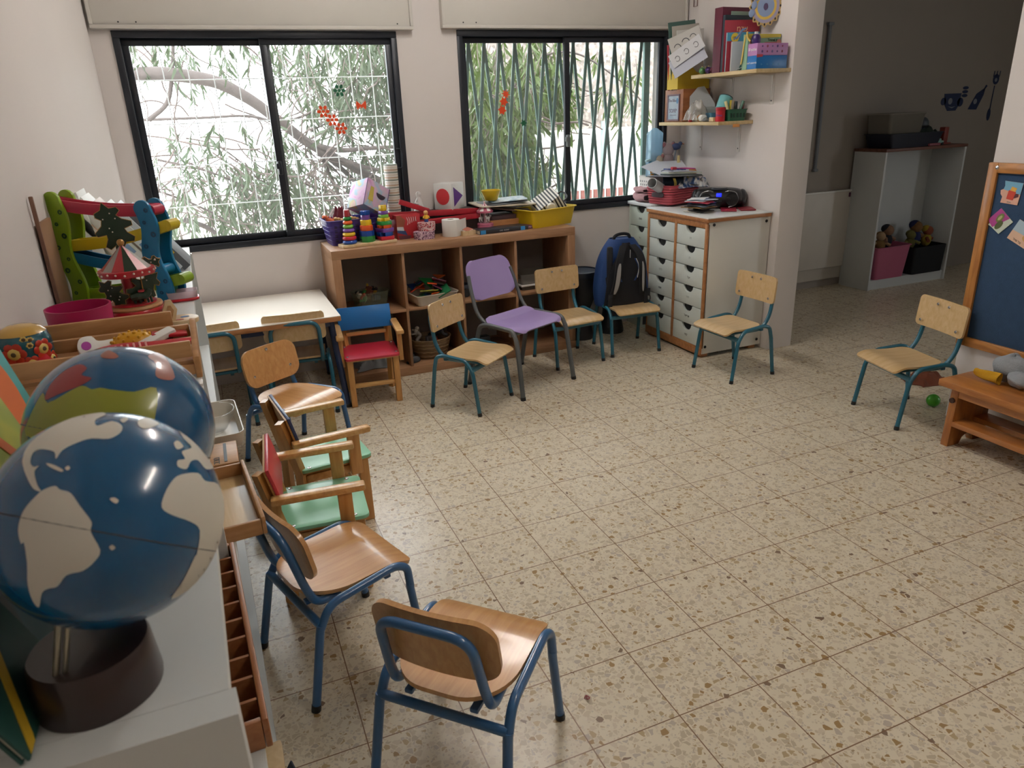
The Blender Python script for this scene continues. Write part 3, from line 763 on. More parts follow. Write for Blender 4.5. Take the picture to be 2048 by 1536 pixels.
# ------------------------------------------------------------------ long white cabinet along the left wall
ZC = .97
def xf(y): return -.716-.0175*y
t = thing('cabinet', 'long white open-fronted cabinet standing along the left wall', 'cabinet')
YN, YF, XB = -1.365, 1.5, -1.035
def slab(y0, y1, z0, z1, ins=0.0, xb=XB):
    g = G(); g.prism([(xb, y0), (xf(y0)-ins, y0), (xf(y1)-ins, y1), (xb, y1)], z0, z1); return g
slab(YN+.0355, YF, ZC-.025, ZC, .006).obj('top', M_white, t)
slab(YN, YN+.035, 0, ZC, 0).obj('side_panel', M_white, t)
slab(YF-.025, YF, 0, ZC-.026).obj('side_panel', M_white, t)
for y in (-.42, .54): slab(y-.01, y+.01, .09, ZC-.026, .02).obj('divider', M_white, t)
slab(YN+.037, YF-.026, .515, .535, .004).obj('shelf', M_white, t)
slab(YN+.037, YF-.026, .07, .09, -.002).obj('bottom_shelf', M_white, t)
slab(YN+.037, YF-.026, 0, .069, .01).obj('plinth', M_white, t)
g = G(); g.box((XB-.004, (YN+YF)/2, ZC/2), (.006, YF-YN-.01, ZC-.01)); g.obj('back_panel', M_white, t, smooth=0)

# ---- globes
CR = Vector(co.matrix_world.col[0][:3]); CU = Vector(co.matrix_world.col[1][:3]); CP = Vector(co.matrix_world.col[3][:3])
def globe(label, c, r, base, patches, oc, oR, baseh=.075, baser=.068):
    """c centre, r radius; patches: (material, outline in drawing units) drawn around oc with radius oR, wrapped on the ball"""
    t = thing('globe', label, 'globe', (base[0], base[1], ZC))
    o = Vector((base[0], base[1], ZC)); c = Vector(c)
    F = (CP-c).normalized(); X = (CR-F*CR.dot(F)).normalized(); Y = F.cross(X)
    M_sea = plain('globe_blue', '05517f', .22, var=.12, scale=4, coat=.6)
    g = G(); g.ball(c-o, r, u=128, v=80); b = g.obj('ball', M_sea, t, smooth=180)
    eq = []
    for k in range(64):
        a = 2*PI*k/64; ax = (Y*.97+X*.2).normalized(); u = ax.orthogonal().normalized(); w = ax.cross(u)
        eq.append(c-o-ax*r*.12+(u*math.cos(a)+w*math.sin(a))*r*.9935)
    g = G(); g.tube(eq, .0006, 5, closed=True); g.obj('seam', plain('seam_dark', '2a3440', .5), b)
    for mat, pts in patches:
        P2 = []
        VD = (CR.cross(CU))
        for x, y in pts:
            d = (CR*((x-1024)/1434)+CU*((768-y)/1434)-VD).normalized()
            q = c-CP; b_ = d.dot(q); dc = q.dot(q)-b_*b_; h = CP+d*(b_-math.sqrt(max(0, r*r-dc)))-c
            P2.append((h.dot(X)/r, h.dot(Y)/r))
        sp = smoothpath([(x, y, 0) for x, y in P2], 3, closed=True)
        n_ = len(sp); xs = [p.x for p in sp]; ys = [p.y for p in sp]; cs = [Vector((p.x, p.y)) for p in sp]; gs = .05
        cs += [Vector((min(xs)+gs*(a+.5), min(ys)+gs*(b2+.5))) for a in range(int((max(xs)-min(xs))/gs)) for b2 in range(int((max(ys)-min(ys))/gs))]
        cd = delaunay_2d_cdt(cs, [], [list(range(n_))], 1, 1e-5)
        tb = bmesh.new(); vv = [tb.verts.new((p.x, p.y, 0)) for p in cd[0]]
        for fc in cd[2]: tb.faces.new([vv[k] for k in fc])
        for v in tb.verts:
            q = Vector((v.co.x, v.co.y)); l = q.length
            if l > .985: q *= .985/l; l = .985
            d = X*q.x+Y*q.y+F*math.sqrt(1-l*l); v.co = c-o+d*(r*1.005)
        g = G(); g.put(tb); g.obj('land', mat, b, smooth=180)
    g = G(); g.lathe([(0, 0), (baser*1.02, 0), (baser*1.03, .004), (baser, baseh*.5), (baser*.97, baseh-.004), (baser*.93, baseh), (0, baseh)], 48); g.obj('base', plain('dark_stained_wood', '2b1a18', .35, var=.15, coat=.3), t)
    p1 = Vector((-.022, -.032, baseh-.004)); p2 = c-o-Y*r*.9-X*r*.32+F*r*.1
    g = G(); g.cyl(p1, p2, .0028, n=12); g.cyl(p1+Vector((.007, 0, 0)), p2+Vector((.007, 0, 0)), .0022, n=12); g.obj('axis_pin', plain('pin_steel', 'b5b0a0', .3, metal=.8), t)
    return t
M_land = plain('land_ivory', 'd3d0c6', .45, var=.08, scale=6, coat=.2)
def z2(p): return [(x/3.491, 680+y/3.491) for x, y in p]
def z3(p): return [(x/3.368, 1080+y/3.368) for x, y in p]
SA = z2([(300, 1050), (385, 1020), (420, 1045), (495, 1070), (560, 1160), (640, 1270), (635, 1340), (700, 1465)])+z3([(640, 140), (560, 205), (450, 235), (390, 310), (330, 325), (285, 355), (265, 450), (222, 405), (190, 300), (185, 150), (165, 20)])+z2([(150, 1420), (130, 1330), (150, 1230), (190, 1160), (240, 1105)])
NA = z2([(290, 1058), (262, 1010), (243, 920), (275, 880), (238, 888), (215, 855), (235, 790), (285, 765), (380, 782), (392, 832), (440, 770), (540, 720), (640, 690), (760, 692), (840, 650), (850, 600), (780, 570), (680, 602), (668, 560), (740, 525), (700, 508), (600, 520), (450, 568), (300, 650), (205, 735), (165, 815), (163, 880), (200, 980), (240, 1042)])
GR = z2([(960, 590), (975, 555), (1040, 550), (1112, 588), (1060, 612), (1000, 622)])
AF = z2([(1200, 985), (1260, 942), (1380, 930), (1430, 985), (1520, 1010), (1562, 1150), (1565, 1300), (1530, 1460)])+z3([(1440, 130), (1330, 280), (1150, 400), (1232, 270), (1310, 110)])+z2([(1372, 1490), (1392, 1330), (1330, 1270), (1200, 1222), (1128, 1170), (1148, 1075)])
EU = z2([(1245, 630), (1330, 655), (1420, 730), (1478, 800), (1500, 880), (1440, 905), (1380, 842), (1330, 850), (1300, 902), (1240, 885), (1240, 842), (1290, 832), (1268, 780), (1335, 752), (1280, 690)])
UK = z2([(1212, 722), (1240, 705), (1278, 745), (1235, 765)])
CUB = z2([(325, 862), (380, 875), (442, 908), (425, 922), (350, 888)])
I1 = z2([(765, 1112), (795, 1100), (828, 1120), (808, 1142)]); I2 = z2([(762, 1445), (785, 1430), (805, 1450), (782, 1468)]); I3 = z2([(840, 560), (880, 540), (890, 560), (860, 580)])
I4_ = z2([(455, 895), (480, 880), (490, 900), (470, 912)])
globe('blue and ivory relief globe on dark base, foremost on the white cabinet', (-.768, -1.265, 1.133), .0933, (-.808, -1.277), [(M_land, p) for p in (SA, NA, GR, AF, EU, UK, CUB, I1, I2, I3, I4_)], (223, 1040), 227, .050, .052)
M_yel = plain('land_olive', '8f9430', .35, var=.1, coat=.3); M_redl = plain('land_red', '8f2b30', .35, var=.15, coat=.3); M_brn = plain('land_brown', '8c4a3a', .35, var=.1, coat=.3)
YL = z2([(180, 650), (200, 560), (300, 370), (335, 440), (500, 352), (580, 320), (640, 345), (700, 335), (760, 345), (800, 350), (940, 362), (1090, 335), (1085, 520), (1020, 640), (700, 700), (420, 700), (250, 690)])
RL = z2([(315, 420), (345, 330), (400, 260), (480, 200), (560, 172), (608, 200), (570, 245), (640, 268), (580, 312), (500, 345), (400, 385)])
B1 = z2([(705, 105), (760, 75), (825, 112), (800, 132), (720, 128)]); B2 = z2([(1030, 115), (1100, 90), (1160, 130), (1220, 262), (1150, 280), (1085, 250), (1090, 170)])
globe('blue globe with olive, red and brown continents, behind the ivory one', (-.779, -1.02, 1.12), .1005, (-.79, -.99), [(M_yel, YL), (M_redl, RL), (M_brn, B1), (M_brn, B2)], (240, 885), 188, .055)

# ---- picture books leaning on the wall behind the globes
def leanbook(label, mat, y0, y1, xb, xt, h, th, extra=None):
    d = Vector((xt-xb, 0, h)).normalized(); hh = math.hypot(xt-xb, h)
    M = frame((xb, (y0+y1)/2, ZC+th*.35), (0, 1, 0), d)
    t = thing('picture_book', label, 'book', (xb, (y0+y1)/2, ZC))
    Mi = Matrix.Translation(-Vector(t.location)) @ M
    w = y1-y0
    g = G(); g.box((0, hh/2, th/2), (w-.006, hh-.006, th*.8), M=Mi); g.obj('pages', plain('page_edges', 'd8d2c2', .8), t)
    for z in (0, th): 
        g = G(); g.box((0, hh/2, z), (w, hh, .003), M=Mi, bev=.001); g.obj('cover', mat, t)
    if extra:
        for m, out in extra:
            g = G(); g.prism(out, th+.0016, th+.0026, M=Mi); g.obj('cover_picture', m, t)
    return t
M_tealb = plain('cover_teal', '2f9a9c', .4); M_org = plain('print_orange', 'd2692f', .5); M_yelb = plain('cover_yellow', 'b6a92a', .45)
leanbook('teal picture book with orange figure leaning beside the rear globe', M_tealb, -1.0, -.75, -.912, -.967, .225, .014, [(M_org, ring(.045, 20, .07, .05, .15)), (M_org, ring(.02, 16, .045, -.02, .09))])
leanbook('yellow and green picture book leaning behind the front globe', wash('cover_yellowgreen', ['b9ae2c', '8e9a32', '6c7a30']), -1.12, -.86, -.898, -.950, .175, .013, [(M_org, [(-.01, .2), (.01, .2), (.12, .03), (.10, .03)])])
leanbook('dark teal picture book with orange corner behind the dark globe base', wash('cover_darkteal', ['7c4630', '5b7477', '41595c', '3c5b58']), -1.31, -1.06, -.866, -.930, .16, .012, [(plain('print_yellow', 'c7a32c', .5), [(-.15, .0), (-.14, .0), (-.05, .10), (-.06, .10)])])
leanbook('green-edged picture book with a yellow stripe, leaning nearest the viewer', plain('cover_green', '1f4a44', .5), -1.35, -1.22, -.858, -.900, .11, .006, [(plain('print_yellow', 'c7a32c', .5), [(-.06, .002), (-.045, .002), (.045, .105), (.03, .105)])])

# ---- wooden rack with instruments
t = thing('wooden_rack', 'wooden rack of slats holding toy instruments behind the globes', 'rack', (-.875, -.245, ZC))
def rk(nm, c, d, bev=.003, rot=None): g = G(); g.box(c, d, bev=bev, rot=rot); return g.obj(nm, M_tray, t)
rk('front_rail', (-.027, -.125, .062), (.36, .011, .034)); rk('front_rail', (-.027, -.125, .018), (.36, .011, .022))
rk('middle_rail', (-.025, .005, .068), (.35, .011, .028)); rk('back_rail', (-.045, .085, .075), (.32, .011, .045))
g = G(); g.prism([(-.132, 0), (-.112, 0), (.03, .062), (.03, .088), (.01, .088), (-.132, .045)], -.006, .006, M=frame((.158, 0, 0), (0, 1, 0), (0, 0, 1)), bev=.002); g.obj('end_board', M_tray, t)
g = G(); g.prism([(-.132, 0), (.09, 0), (.09, .098), (-.132, .08)], -.005, .005, M=frame((-.205, 0, 0), (0, 1, 0), (0, 0, 1)), bev=.002); g.obj('end_board', M_tray, t)
g = G(); g.box((-.022, -.02, .032), (.355, .20, .008)); g.obj('floor_board', M_tray, t)
ZR = ZC+.037
# things in the rack
g = G(); 
def castanet(label, loc, rz, rx, mat, dot):
    t = thing('rattle', label, 'toy instrument', loc, rot=(rx, 0, rz))
    g = G(); g.prism([(x*.55, y) for x, y in smoothpathxy([(-.045, 0), (-.03, .028), (.012, .03), (.03, .012), (.10, .010), (.10, -.010), (.03, -.012), (.012, -.03), (-.03, -.028)])], 0, .012, bev=.003); g.obj('paddle', mat, t)
    if dot:
        g = G(); g.prism(ring(.009, 16, .013, -.008, 0), .0122, .0132); g.obj('printed_dot', dot, t)
    return t
def smoothpathxy(p): return [(v.x, v.y) for v in smoothpath([(a, b, 0) for a, b in p], 4, closed=True)]
castanet('white paddle rattle with a purple dot, lying in the wooden rack', (-.915, -.262, ZR+.022), 10, 28, M_whitep, plain('dot_purple', 'a53b9c', .4))
t = thing('rattle', 'white wooden handle sticking up behind the yellow shaker', 'toy instrument', (-.79, -.275, ZR+.024), rot=(10, -12, 35))
g = G(); g.box((0, 0, .008), (.085, .026, .014), bev=.005); g.obj('handle', M_whitep, t)
t = thing('maraca', 'yellow bumpy shaker lying in the wooden rack', 'toy instrument', (-.835, -.268, ZR+.028), rot=(0, 0, 12))
g = G(); g.ball((0, 0, 0), .028, (1.5, .8, .8), 24, 14)
for k in range(60):
    a = k*2.399; zz = 1-2*(k+.5)/60; rr = math.sqrt(1-zz*zz); g.ball((.042*zz, .0224*rr*math.cos(a), .0224*rr*math.sin(a)), .004, u=6, v=4)
g.obj('shell', plain('yellow_shaker', 'd09c1f', .35), t)
g = G(); g.cyl((.03, 0, 0), (.075, 0, -.01), .006); g.obj('handle', plain('shaker_brown', '7a3f35', .4), t)
t = thing('guiro', 'red ribbed comb-shaped scraper lying in the wooden rack', 'toy instrument', (-.845, -.325, ZR+.018), rot=(20, 0, 8))
M_redp = plain('red_plastic', 'b51f2c', .32)
g = G(); g.prism(smoothpathxy([(-.085, 0), (-.05, .026), (0, .03), (.05, .02), (.12, .012), (.12, -.004), (0, -.006), (-.05, -.016)]), 0, .01, bev=.002); g.obj('body', M_redp, t)
for k in range(9):
    g = G(); g.box((-.05+.011*k, .006, .0115), (.004, .026, .004), bev=.001); g.obj('rib', plain('rib_pale', 'd99a96', .4), t)
t = thing('wooden_clapper', 'flat red paddle resting on the right of the wooden rack', 'toy instrument', (-.765, -.262, ZR+.03), rot=(5, 6, 5))
g = G(); g.box((0, 0, .004), (.07, .026, .008), bev=.003); g.obj('blade', M_redp, t)
t = thing('castanet', 'small red and white bird-shaped castanet at the left of the rack', 'toy instrument', (-.968, -.305, ZR+.012), rot=(35, 0, 20))
g = G(); g.prism(smoothpathxy([(-.03, 0), (-.035, .04), (-.02, .042), (-.008, .012), (.03, .006), (.03, -.01), (-.02, -.012)]), 0, .008, bev=.002); g.obj('body', M_redp, t)
# floral pot
t = thing('floral_jar', 'teal rounded jar painted with red and yellow flowers, by the left wall', 'jar', (-1.030, -.262, ZR))
M_flt = plain('painted_teal', '0f5666', .2, var=.1, coat=.7)
g = G(); g.lathe([(0, 0), (.038, 0), (.045, .01), (.05, .035), (.05, .06), (.043, .078), (.02, .089), (0, .091)], 40); b = g.obj('body', M_flt, t, smooth=180)
g = G(); g.lathe([(.0445, .0765), (.036, .0855), (.02, .0915), (0, .0935)], 40); g.obj('lid', plain('painted_ochre', 'c29a45', .25, coat=.6), t, smooth=180)
M_fr = plain('flower_red', 'b5331f', .3); M_fy = plain('flower_yellow', 'd6c06a', .3); M_fk = plain('flower_centre', '55452c', .4)
def flower(a, z, r, R_=.0508):
    n = Vector((math.cos(a), math.sin(a), 0)); M = frame(n*R_+Vector((0, 0, z)), Vector((-n.y, n.x, 0)), (0, 0, 1))
    f = G()
    for k in range(6): f.ball((r*.62*math.cos(k*PI/3), r*.62*math.sin(k*PI/3), -.001), r*.42, (1, 1, .22), 10, 6, M=M)
    f = f.obj('flower', M_fr if r > .012 else M_fy, b)
    g = G(); g.ball((0, 0, 0), r*.55, (1, 1, .3), 12, 6, M=M); g.obj('flower_eye', M_fy if r > .012 else M_fk, f)
    if r > .012: g = G(); g.ball((0, 0, .0025), r*.25, (1, 1, .3), 10, 6, M=M); g.obj('flower_centre', M_fk, f)
for a, z, r in ((R(-100), .045, .022), (R(-40), .046, .020), (R(-75), .071, .0065), (R(-62), .068, .0065), (R(-66), .058, .0065), (R(-70), .022, .016), (R(-20), .02, .016), (R(-130), .03, .016)): flower(a, z, r, .0505 if z < .062 else .0475)

# ---- bowls, carousel, racer
def bowl(name, label, loc, prof, mat, cat='bowl', th=.004, n=40):
    p = prof+[(max(0, r-th), z) for r, z in prof[::-1][:-1]]+[(0, prof[0][1]+th)]
    g = G(); g.lathe([(0, prof[0][1])]+p, n); o = g.obj(name, mat, loc=loc, smooth=60); return tag(o, label, cat)
M_mag = plain('magenta_plastic', 'a1124f', .4, var=.04)
bowl('bowl', 'magenta plastic bowl between the wooden rack and the wall', (-.965, .005, ZC), [(.055, 0), (.060, .01), (.068, .06), (.070, .10)], M_mag)
bowl('cup', 'mint green plastic cup beside the toy car racer', (-.800, .455, ZC), [(.026, 0), (.028, .004), (.036, .058)], plain('mint_plastic', '4fae86', .35), 'cup', .002)
t = thing('food_container', 'small clear container with red rim near the cabinet front edge', 'container', (-.757, .41, ZC))
g = G(); g.bin(.085, .06, .03, .002, .88, .014); g.obj('tub', glassy('clear_pink', 'f1dfe6', .55), t)
g = G(); g.tube([(x, y, .006) for x, y in rrect(.082, .058, .014)], .0042, 8, closed=True); g.obj('red_band', M_redp, t)
t = thing('round_tin', 'round red tin beneath the toy carousel', 'tin', (-.862, .15, ZC))
g = G(); g.lathe([(0, 0), (.062, 0), (.066, .004), (.069, .042), (.071, .044), (.071, .049), (.069, .052), (0, .052)], 40); g.obj('body', plain('red_enamel', 'b01f27', .2, coat=.6), t)
t = thing('wooden_disc', 'pale painted wooden disc with small knob lying near the cabinet edge', 'toy', (-.757, .13, ZC))
g = G(); g.prism(ring(.042, 32), 0, .012, bev=.002); g.obj('disc', wood('pale_wood', 'd6bf9a', 'c3a77c', (30, 30, 30)), t)
g = G(); g.ball((-.025, .012, .02), .009); g.obj('knob', M_beech, t)
g = G(); g.prism(ring(.011, 16, .007, .008, .008), .0121, .013); g.obj('blue_flower', plain('paint_blue', '4d73a8', .5), t)
g = G(); g.prism(ring(.010, 12, .003, -.004, -.02), .0121, .013); g.obj('red_dash', M_redp, t)
t = thing('wooden_diamond', 'pale diamond-shaped wooden piece standing beside the red tin', 'toy', (-.785, .105, ZC), rz=10)
g = G(); dm = [(-.014, .0), (.010, 0), (.024, .040), (.012, .068), (-.002, .068), (-.016, .034)]
M = frame((0, 0, 0), (1, .2, 0), (0, 0, 1)); g.prism(dm, -.004, .004, M=M, bev=.0015)
g.obj('board', MATS['pale_wood'], t); g = G(); g.prism([(x*.5+.002, y*.5+.02) for x, y in dm], .0042, .005, M=M); g.obj('inset', M_tray, t)
t = thing('wooden_whistle', 'red knob lying between magenta bowl and red tin', 'toy', (-.915, .055, ZC))
g = G(); g.lathe([(0, 0), (.019, 0), (.02, .006), (.012, .02), (0, .022)], 24, M=MX((0, 0, .028), (80, 0, 20))); g.obj('knob', plain('scarlet', 'c9302f', .3), t)
g = G(); g.cyl((0, 0, .0), (0, .01, .028), .006); g.obj('stem', M_redp, t)
# carousel music box (Christmas)
ZT = ZC+.052
t = thing('music_carousel', 'Christmas carousel with red striped roof and dark green holly boards', 'toy carousel', (-.862, .15, ZT))
M_cr = plain('carousel_red', 'a81f2b', .3, coat=.3); M_cg = plain('holly_green', '16301f', .35, var=.2, coat=.2); M_gold = plain('gold_bead', 'a57c45', .35, metal=.3)
g = G(); g.lathe([(0, 0), (.066, 0), (.068, .004), (.066, .009), (0, .010)], 40); g.obj('base', M_tray, t)
g = G(); g.lathe([(0, .010), (.055, .010), (.055, .014), (0, .015)], 36); g.obj('platform', M_cr, t)
g = G(); g.lathe([(.024, .015), (.020, .02), (.018, .075), (.020, .085), (0, .085)], 16); g.obj('column', M_cr, t)
g = G()
seg = 12; M_cw = plain('carousel_white', 'd8cfc6', .4)
for k in range(seg):
    a0, a1 = 2*PI*k/seg, 2*PI*(k+1)/seg; tb = bmesh.new()
    vs = [tb.verts.new((.06*math.cos(a0), .06*math.sin(a0), .100)), tb.verts.new((.06*math.cos(a1), .06*math.sin(a1), .100)), tb.verts.new((.004*math.cos(a1), .004*math.sin(a1), .158)), tb.verts.new((.004*math.cos(a0), .004*math.sin(a0), .158))]
    tb.faces.new(vs); g.put(tb, mi=(0, 1, 0, 2)[k % 4])
g.obj('roof', [M_cr, M_cg, plain('carousel_grey', '9a9490', .4)], t, smooth=0)
g = G(); g.lathe([(.05, .085), (.064, .085), (.066, .088), (.066, .100), (.062, .102), (.05, .100)], 40); rim = g.obj('roof_rim', M_cr, t)
for k in range(20):
    a = 2*PI*k/20; g = G(); g.ball((.0662*math.cos(a), .0662*math.sin(a), .094+.002*math.sin(k*2)), .0028, u=8, v=6); g.obj('painted_dot', M_cw, rim)
g = G(); g.ball((0, 0, .166), .009); g.obj('finial', M_gold, t)
holly = [(0, -.058), (.012, -.046), (.030, -.050), (.036, -.040), (.024, -.024), (.022, -.014), (.042, -.012), (.044, -.002), (.026, .010), (.018, .022), (.030, .030), (.026, .040), (.010, .042), (.0, .060), (-.010, .044), (-.026, .040), (-.028, .030), (-.018, .020), (-.024, .008), (-.044, -.004), (-.042, -.014), (-.022, -.016), (-.024, -.026), (-.036, -.042), (-.028, -.052), (-.012, -.046)]
holly_old = [(0, -.055), (.012, -.05), (.020, -.038), (.034, -.040), (.026, -.018), (.038, -.012), (.022, .006), (.034, .018), (.018, .026), (.014, .046), (.0, .058), (-.012, .044), (-.02, .024), (-.032, .020), (-.024, .004), (-.036, -.012), (-.026, -.02), (-.03, -.04), (-.016, -.038)]
for (px, py, pz, rz, rt, s) in ((-.012, .030, .205, 8, 14, 1.02), (.034, -.012, .052, 20, -50, .8), (-.040, -.020, .045, -15, 40, .7), (.052, .03, .10, 30, -70, .55)):
    M = Matrix.Translation((px, py, pz)) @ Euler((R(90), 0, R(rz))).to_matrix().to_4x4() @ Euler((0, 0, R(rt))).to_matrix().to_4x4()
    g = G(); g.prism([(x*s, y*s) for x, y in holly], -.003, .003, M=M, bev=.001); h = g.obj('holly_leaf', M_cg, t); g = G(); g.tube([Vector((x*s, y*s, .003)) for x, y in holly], .0009, 5, closed=True, M=M); g.obj('leaf_edge', M_gold, h)
    for k in range(5):
        g = G(); g.ball((random.uniform(-.015, .015)*s, random.uniform(-.035, .035)*s, .003), .0018, u=6, v=4, M=M); g.obj('snow_dot', M_cw, h)
# the support post holding the tall leaf above the roof
g = G(); g.cyl((-.012, .030, .010), (-.012, .030, .16), .004); g.obj('leaf_post', M_cg, t)
g = G(); g.tube([(.028, -.02, .012), (.03, -.02, .09)], .0016, 6); g.obj('pole', M_gold, t)
g = G(); g.tube(smoothpath([(.0, -.034, .030), (.018, -.036, .034), (.036, -.036, .034), (.046, -.036, .048)]), [.008, .011, .011, .011, .011, .012, .012, .011, .010, .010, .010, .010, .009, .009, .008, .008, .006, .006, .006][:19], 8)
for x in (.006, .018, .036, .044): g.tube([(x, -.036, .032), (x+.002, -.036, .015)], .003, 6)
g.obj('horse', M_cg, t); g = G(); g.box((.026, -.036, .046), (.014, .018, .005), bev=.002); g.obj('saddle', M_cr, t)
# click-clack racer
t = thing('car_racer', 'wooden zigzag car racer with green and blue wavy posts', 'toy ramp', (-.91, .51, ZC), rz=-31)
M_rg = plain('racer_green', '7f9f1c', .35, var=.03); M_rb = plain('racer_blue', '0f6f9d', .35, var=.03); M_rr = plain('racer_red', 'b02a48', .35, var=.03); M_ry = plain('racer_yellow', 'c9b322', .35, var=.03); M_dkg = plain('ring_dark', '1f4a25', .4)
def wavy(x0, amp, h, w, lean):
    L = []; Rr = []
    for k in range(25):
        z = h*k/24; c = x0+lean*(z/h)+amp*math.sin(z/h*PI*3.0)
        L.append((c-w/2, z)); Rr.append((c+w/2, z))
    top = [(x0+lean+amp*math.sin(PI*3)+w/2*math.cos(R(a)), h+w/2*math.sin(R(a))) for a in range(20, 180, 20)]
    return Rr+top+L[::-1]
for nm, x0, lean, h, mat, dk in (('green_post', -.140, -.012, .300, M_rg, M_dkg), ('blue_post', .140, -.012, .27, M_rb, plain('ring_blue', '0a4268', .4))):
    for yy in (-.030, .030):
        M = frame((0, yy, 0), (1, 0, 0), (0, 0, 1)); out = wavy(x0, .009, h, .052, lean)
        g = G(); g.prism(out, -.0055, .0055, M=M, bev=.0015); p = g.obj(nm, mat, t)
        if yy < 0:
            for k in range(8):
                z = .03+.034*k; c = x0+lean*(z/h)+.009*math.sin(z/h*PI*3.0)+(.012 if k % 2 else -.010)
                g = G(); r_ = .0055+.0025*((k*7) % 3)/2
                M2 = frame((c, yy-.006, z), (1, 0, 0), (0, 0, 1)); g.lathe([(r_*.45, .0), (r_, .0), (r_, .0012), (r_*.45, .0012), (r_*.45, 0)], 16, M=M2); g.obj('painted_ring', dk, p)
def ramp(name, p0, p1, mat, sag):
    pts = []
    for k in range(13):
        u = k/12; pts.append((p0[0]+(p1[0]-p0[0])*u, p0[1]+(p1[1]-p0[1])*u-sag*math.sin(PI*u)))
    out = [(x, z-.018) for x, z in pts]+[(x, z+.014) for x, z in pts[::-1]]
    bed = [(x, z-.010) for x, z in pts]+[(x, z-.002) for x, z in pts[::-1]]
    g = G()
    for yy in (-.0215, .0215): g.prism(out, -.003, .003, M=frame((0, yy, 0), (1, 0, 0), (0, 0, 1)), bev=.001)
    g.prism(bed, -.019, .019, M=frame((0, 0, 0), (1, 0, 0), (0, 0, 1)))
    for x, z in (pts[0], pts[-1]): g.cyl((x, -.024, z-.002), (x, .024, z-.002), .016, n=16)
    g.obj(name, mat, t)
ramp('red_ramp', (-.215, .303), (.145, .268), M_rr, .012); ramp('yellow_ramp', (-.14, .170), (.185, .225), M_ry, .012)
ramp('blue_ramp', (-.185, .150), (.14, .095), M_rb, .01); ramp('green_ramp', (-.14, .022), (.195, .068), M_rg, .006)
# leaning binders behind
cols = [('d9dcd8', 'white binder at the left end of the leaning row', .034, .26), ('2c3f6e', 'navy-spined binder in the leaning row by the wall', .024, .27), ('d6dccf', 'pale green-white binder in the leaning row', .038, .265), ('c9a58d', 'tan cardboard file in the leaning row', .030, .285), ('e3e6e4', 'wide white binder in the middle of the leaning row', .048, .275), ('b9a79a', 'beige file in the leaning row', .024, .27), ('dfe6e4', 'white file with pale spine in the leaning row', .030, .255), ('c8d3da', 'pale blue-grey book near the right of the leaning row', .026, .25), ('5c6168', 'dark grey book with yellow label, right end of the leaning row', .028, .235)]
x = -1.010
for i, (c, l, th, h) in enumerate(cols):
    h += .035
    t = thing('binder', l, 'binder', (x, .90+.012*(i % 3), ZC), rot=(0, -36 if i else -12, 0), group='binders leaning on the white cabinet')
    m = plain('binder_'+c, c, .5, var=.05)
    z0 = .0012
    for xx in (.0012, th-.0012): g = G(); g.box((xx, .10, h/2+z0), (.0024, .20, h), bev=.0008); g.obj('cover', m, t)
    g = G(); g.box((th/2, .0012, h/2+z0), (th-.002, .0024, h), bev=.0008); sp = g.obj('spine', m if i != 3 else plain('spine_print', 'd5ccc0', .5), t)
    g = G(); g.box((th/2, .10, h/2+z0), (th*.8, .185, h-.012)); g.obj('pages', plain('page_edges', 'd8d2c2', .8), t)
    if i in (1, 4, 6, 8):
        g = G(); g.box((th/2, -.0006, h*.35), (th*.6, .001, h*.2)); g.obj('spine_label', plain('label_yellow', 'd8b72e', .5) if i == 8 else plain('label_blue', '7f9fc4', .5), sp)
    x += th/math.cos(R(36))*.80
t = thing('wooden_board', 'brown board standing against the left wall beside the car racer', 'board', (-1.066, .43, ZC))
g = G(); g.box((0, 0, .13), (.010, .15, .26), bev=.002); g.obj('panel', plain('board_brown', '8a6748', .6, var=.1), t)
g = G(); g.box((.0, -.082, .165), (.010, .010, .33), bev=.002); g.obj('edge_strip', plain('strip_brown', '7b5a48', .6), t)
t = thing('plastic_clips', 'two white plastic strips on the cabinet front edge behind the globes', 'strips', (-.722, -.46, ZC))
for k in range(2): g = G(); g.box((0, .012*k, .004+.007*k), (.024, .03, .006), bev=.001); g.obj('strip', M_whitep, t)

# ---- things on the inner shelf, sticking out at the front
ZS = .535
t = thing('sorting_tray', 'long narrow wooden tray with ten compartments at the cabinet front', 'tray', (-.745, -.685, ZS), rz=2.6)
M_tb = wood('tray_brown', 'a06a42', '8a5530', (50, 8, 50), .4)
Lt = .56; Wt = .085
for s in (-1, 1): g = G(); g.box((s*(Wt/2-.005), 0, .028), (.010, Lt, .056), bev=.002); g.obj('side', M_tb, t)
for s in (-1, 1): g = G(); g.box((0, s*(Lt/2-.005), .028), (Wt-.021, .010, .056), bev=.002); g.obj('end', M_tb, t)
for k in range(1, 10): g = G(); g.box((0, -Lt/2+Lt*k/10, .027), (Wt-.022, .006, .050)); g.obj('partition', M_tb, t)
g = G(); g.box((0, 0, .003), (Wt-.021, Lt-.02, .006)); g.obj('floor', plain('tray_dark', '4a2a22', .6), t)
t = thing('wooden_tray', 'shallow empty wooden tray box jutting out beyond the cabinet', 'tray', (-.733, -.135, ZS), rz=4.6)
Lt, Wt = .355, .155
for s in (-1, 1): g = G(); g.box((s*(Wt/2-.005), 0, .024), (.010, Lt, .046), bev=.002); g.obj('side', M_tray, t)
for s in (-1, 1): g = G(); g.box((0, s*(Lt/2-.005), .021), (Wt-.021, .010, .040), bev=.002); g.obj('end', M_tray, t)
g = G(); g.box((0, 0, .004), (Wt-.021, Lt-.021, .006)); g.obj('floor', M_birch, t)
t = thing('slotted_box', 'small wooden box with a slot, red heart and letters on its lid', 'box', (-.748, .130, ZS))
g = G(); g.box((0, 0, .021), (.13, .155, .042), bev=.002); g.obj('body', M_tray, t)
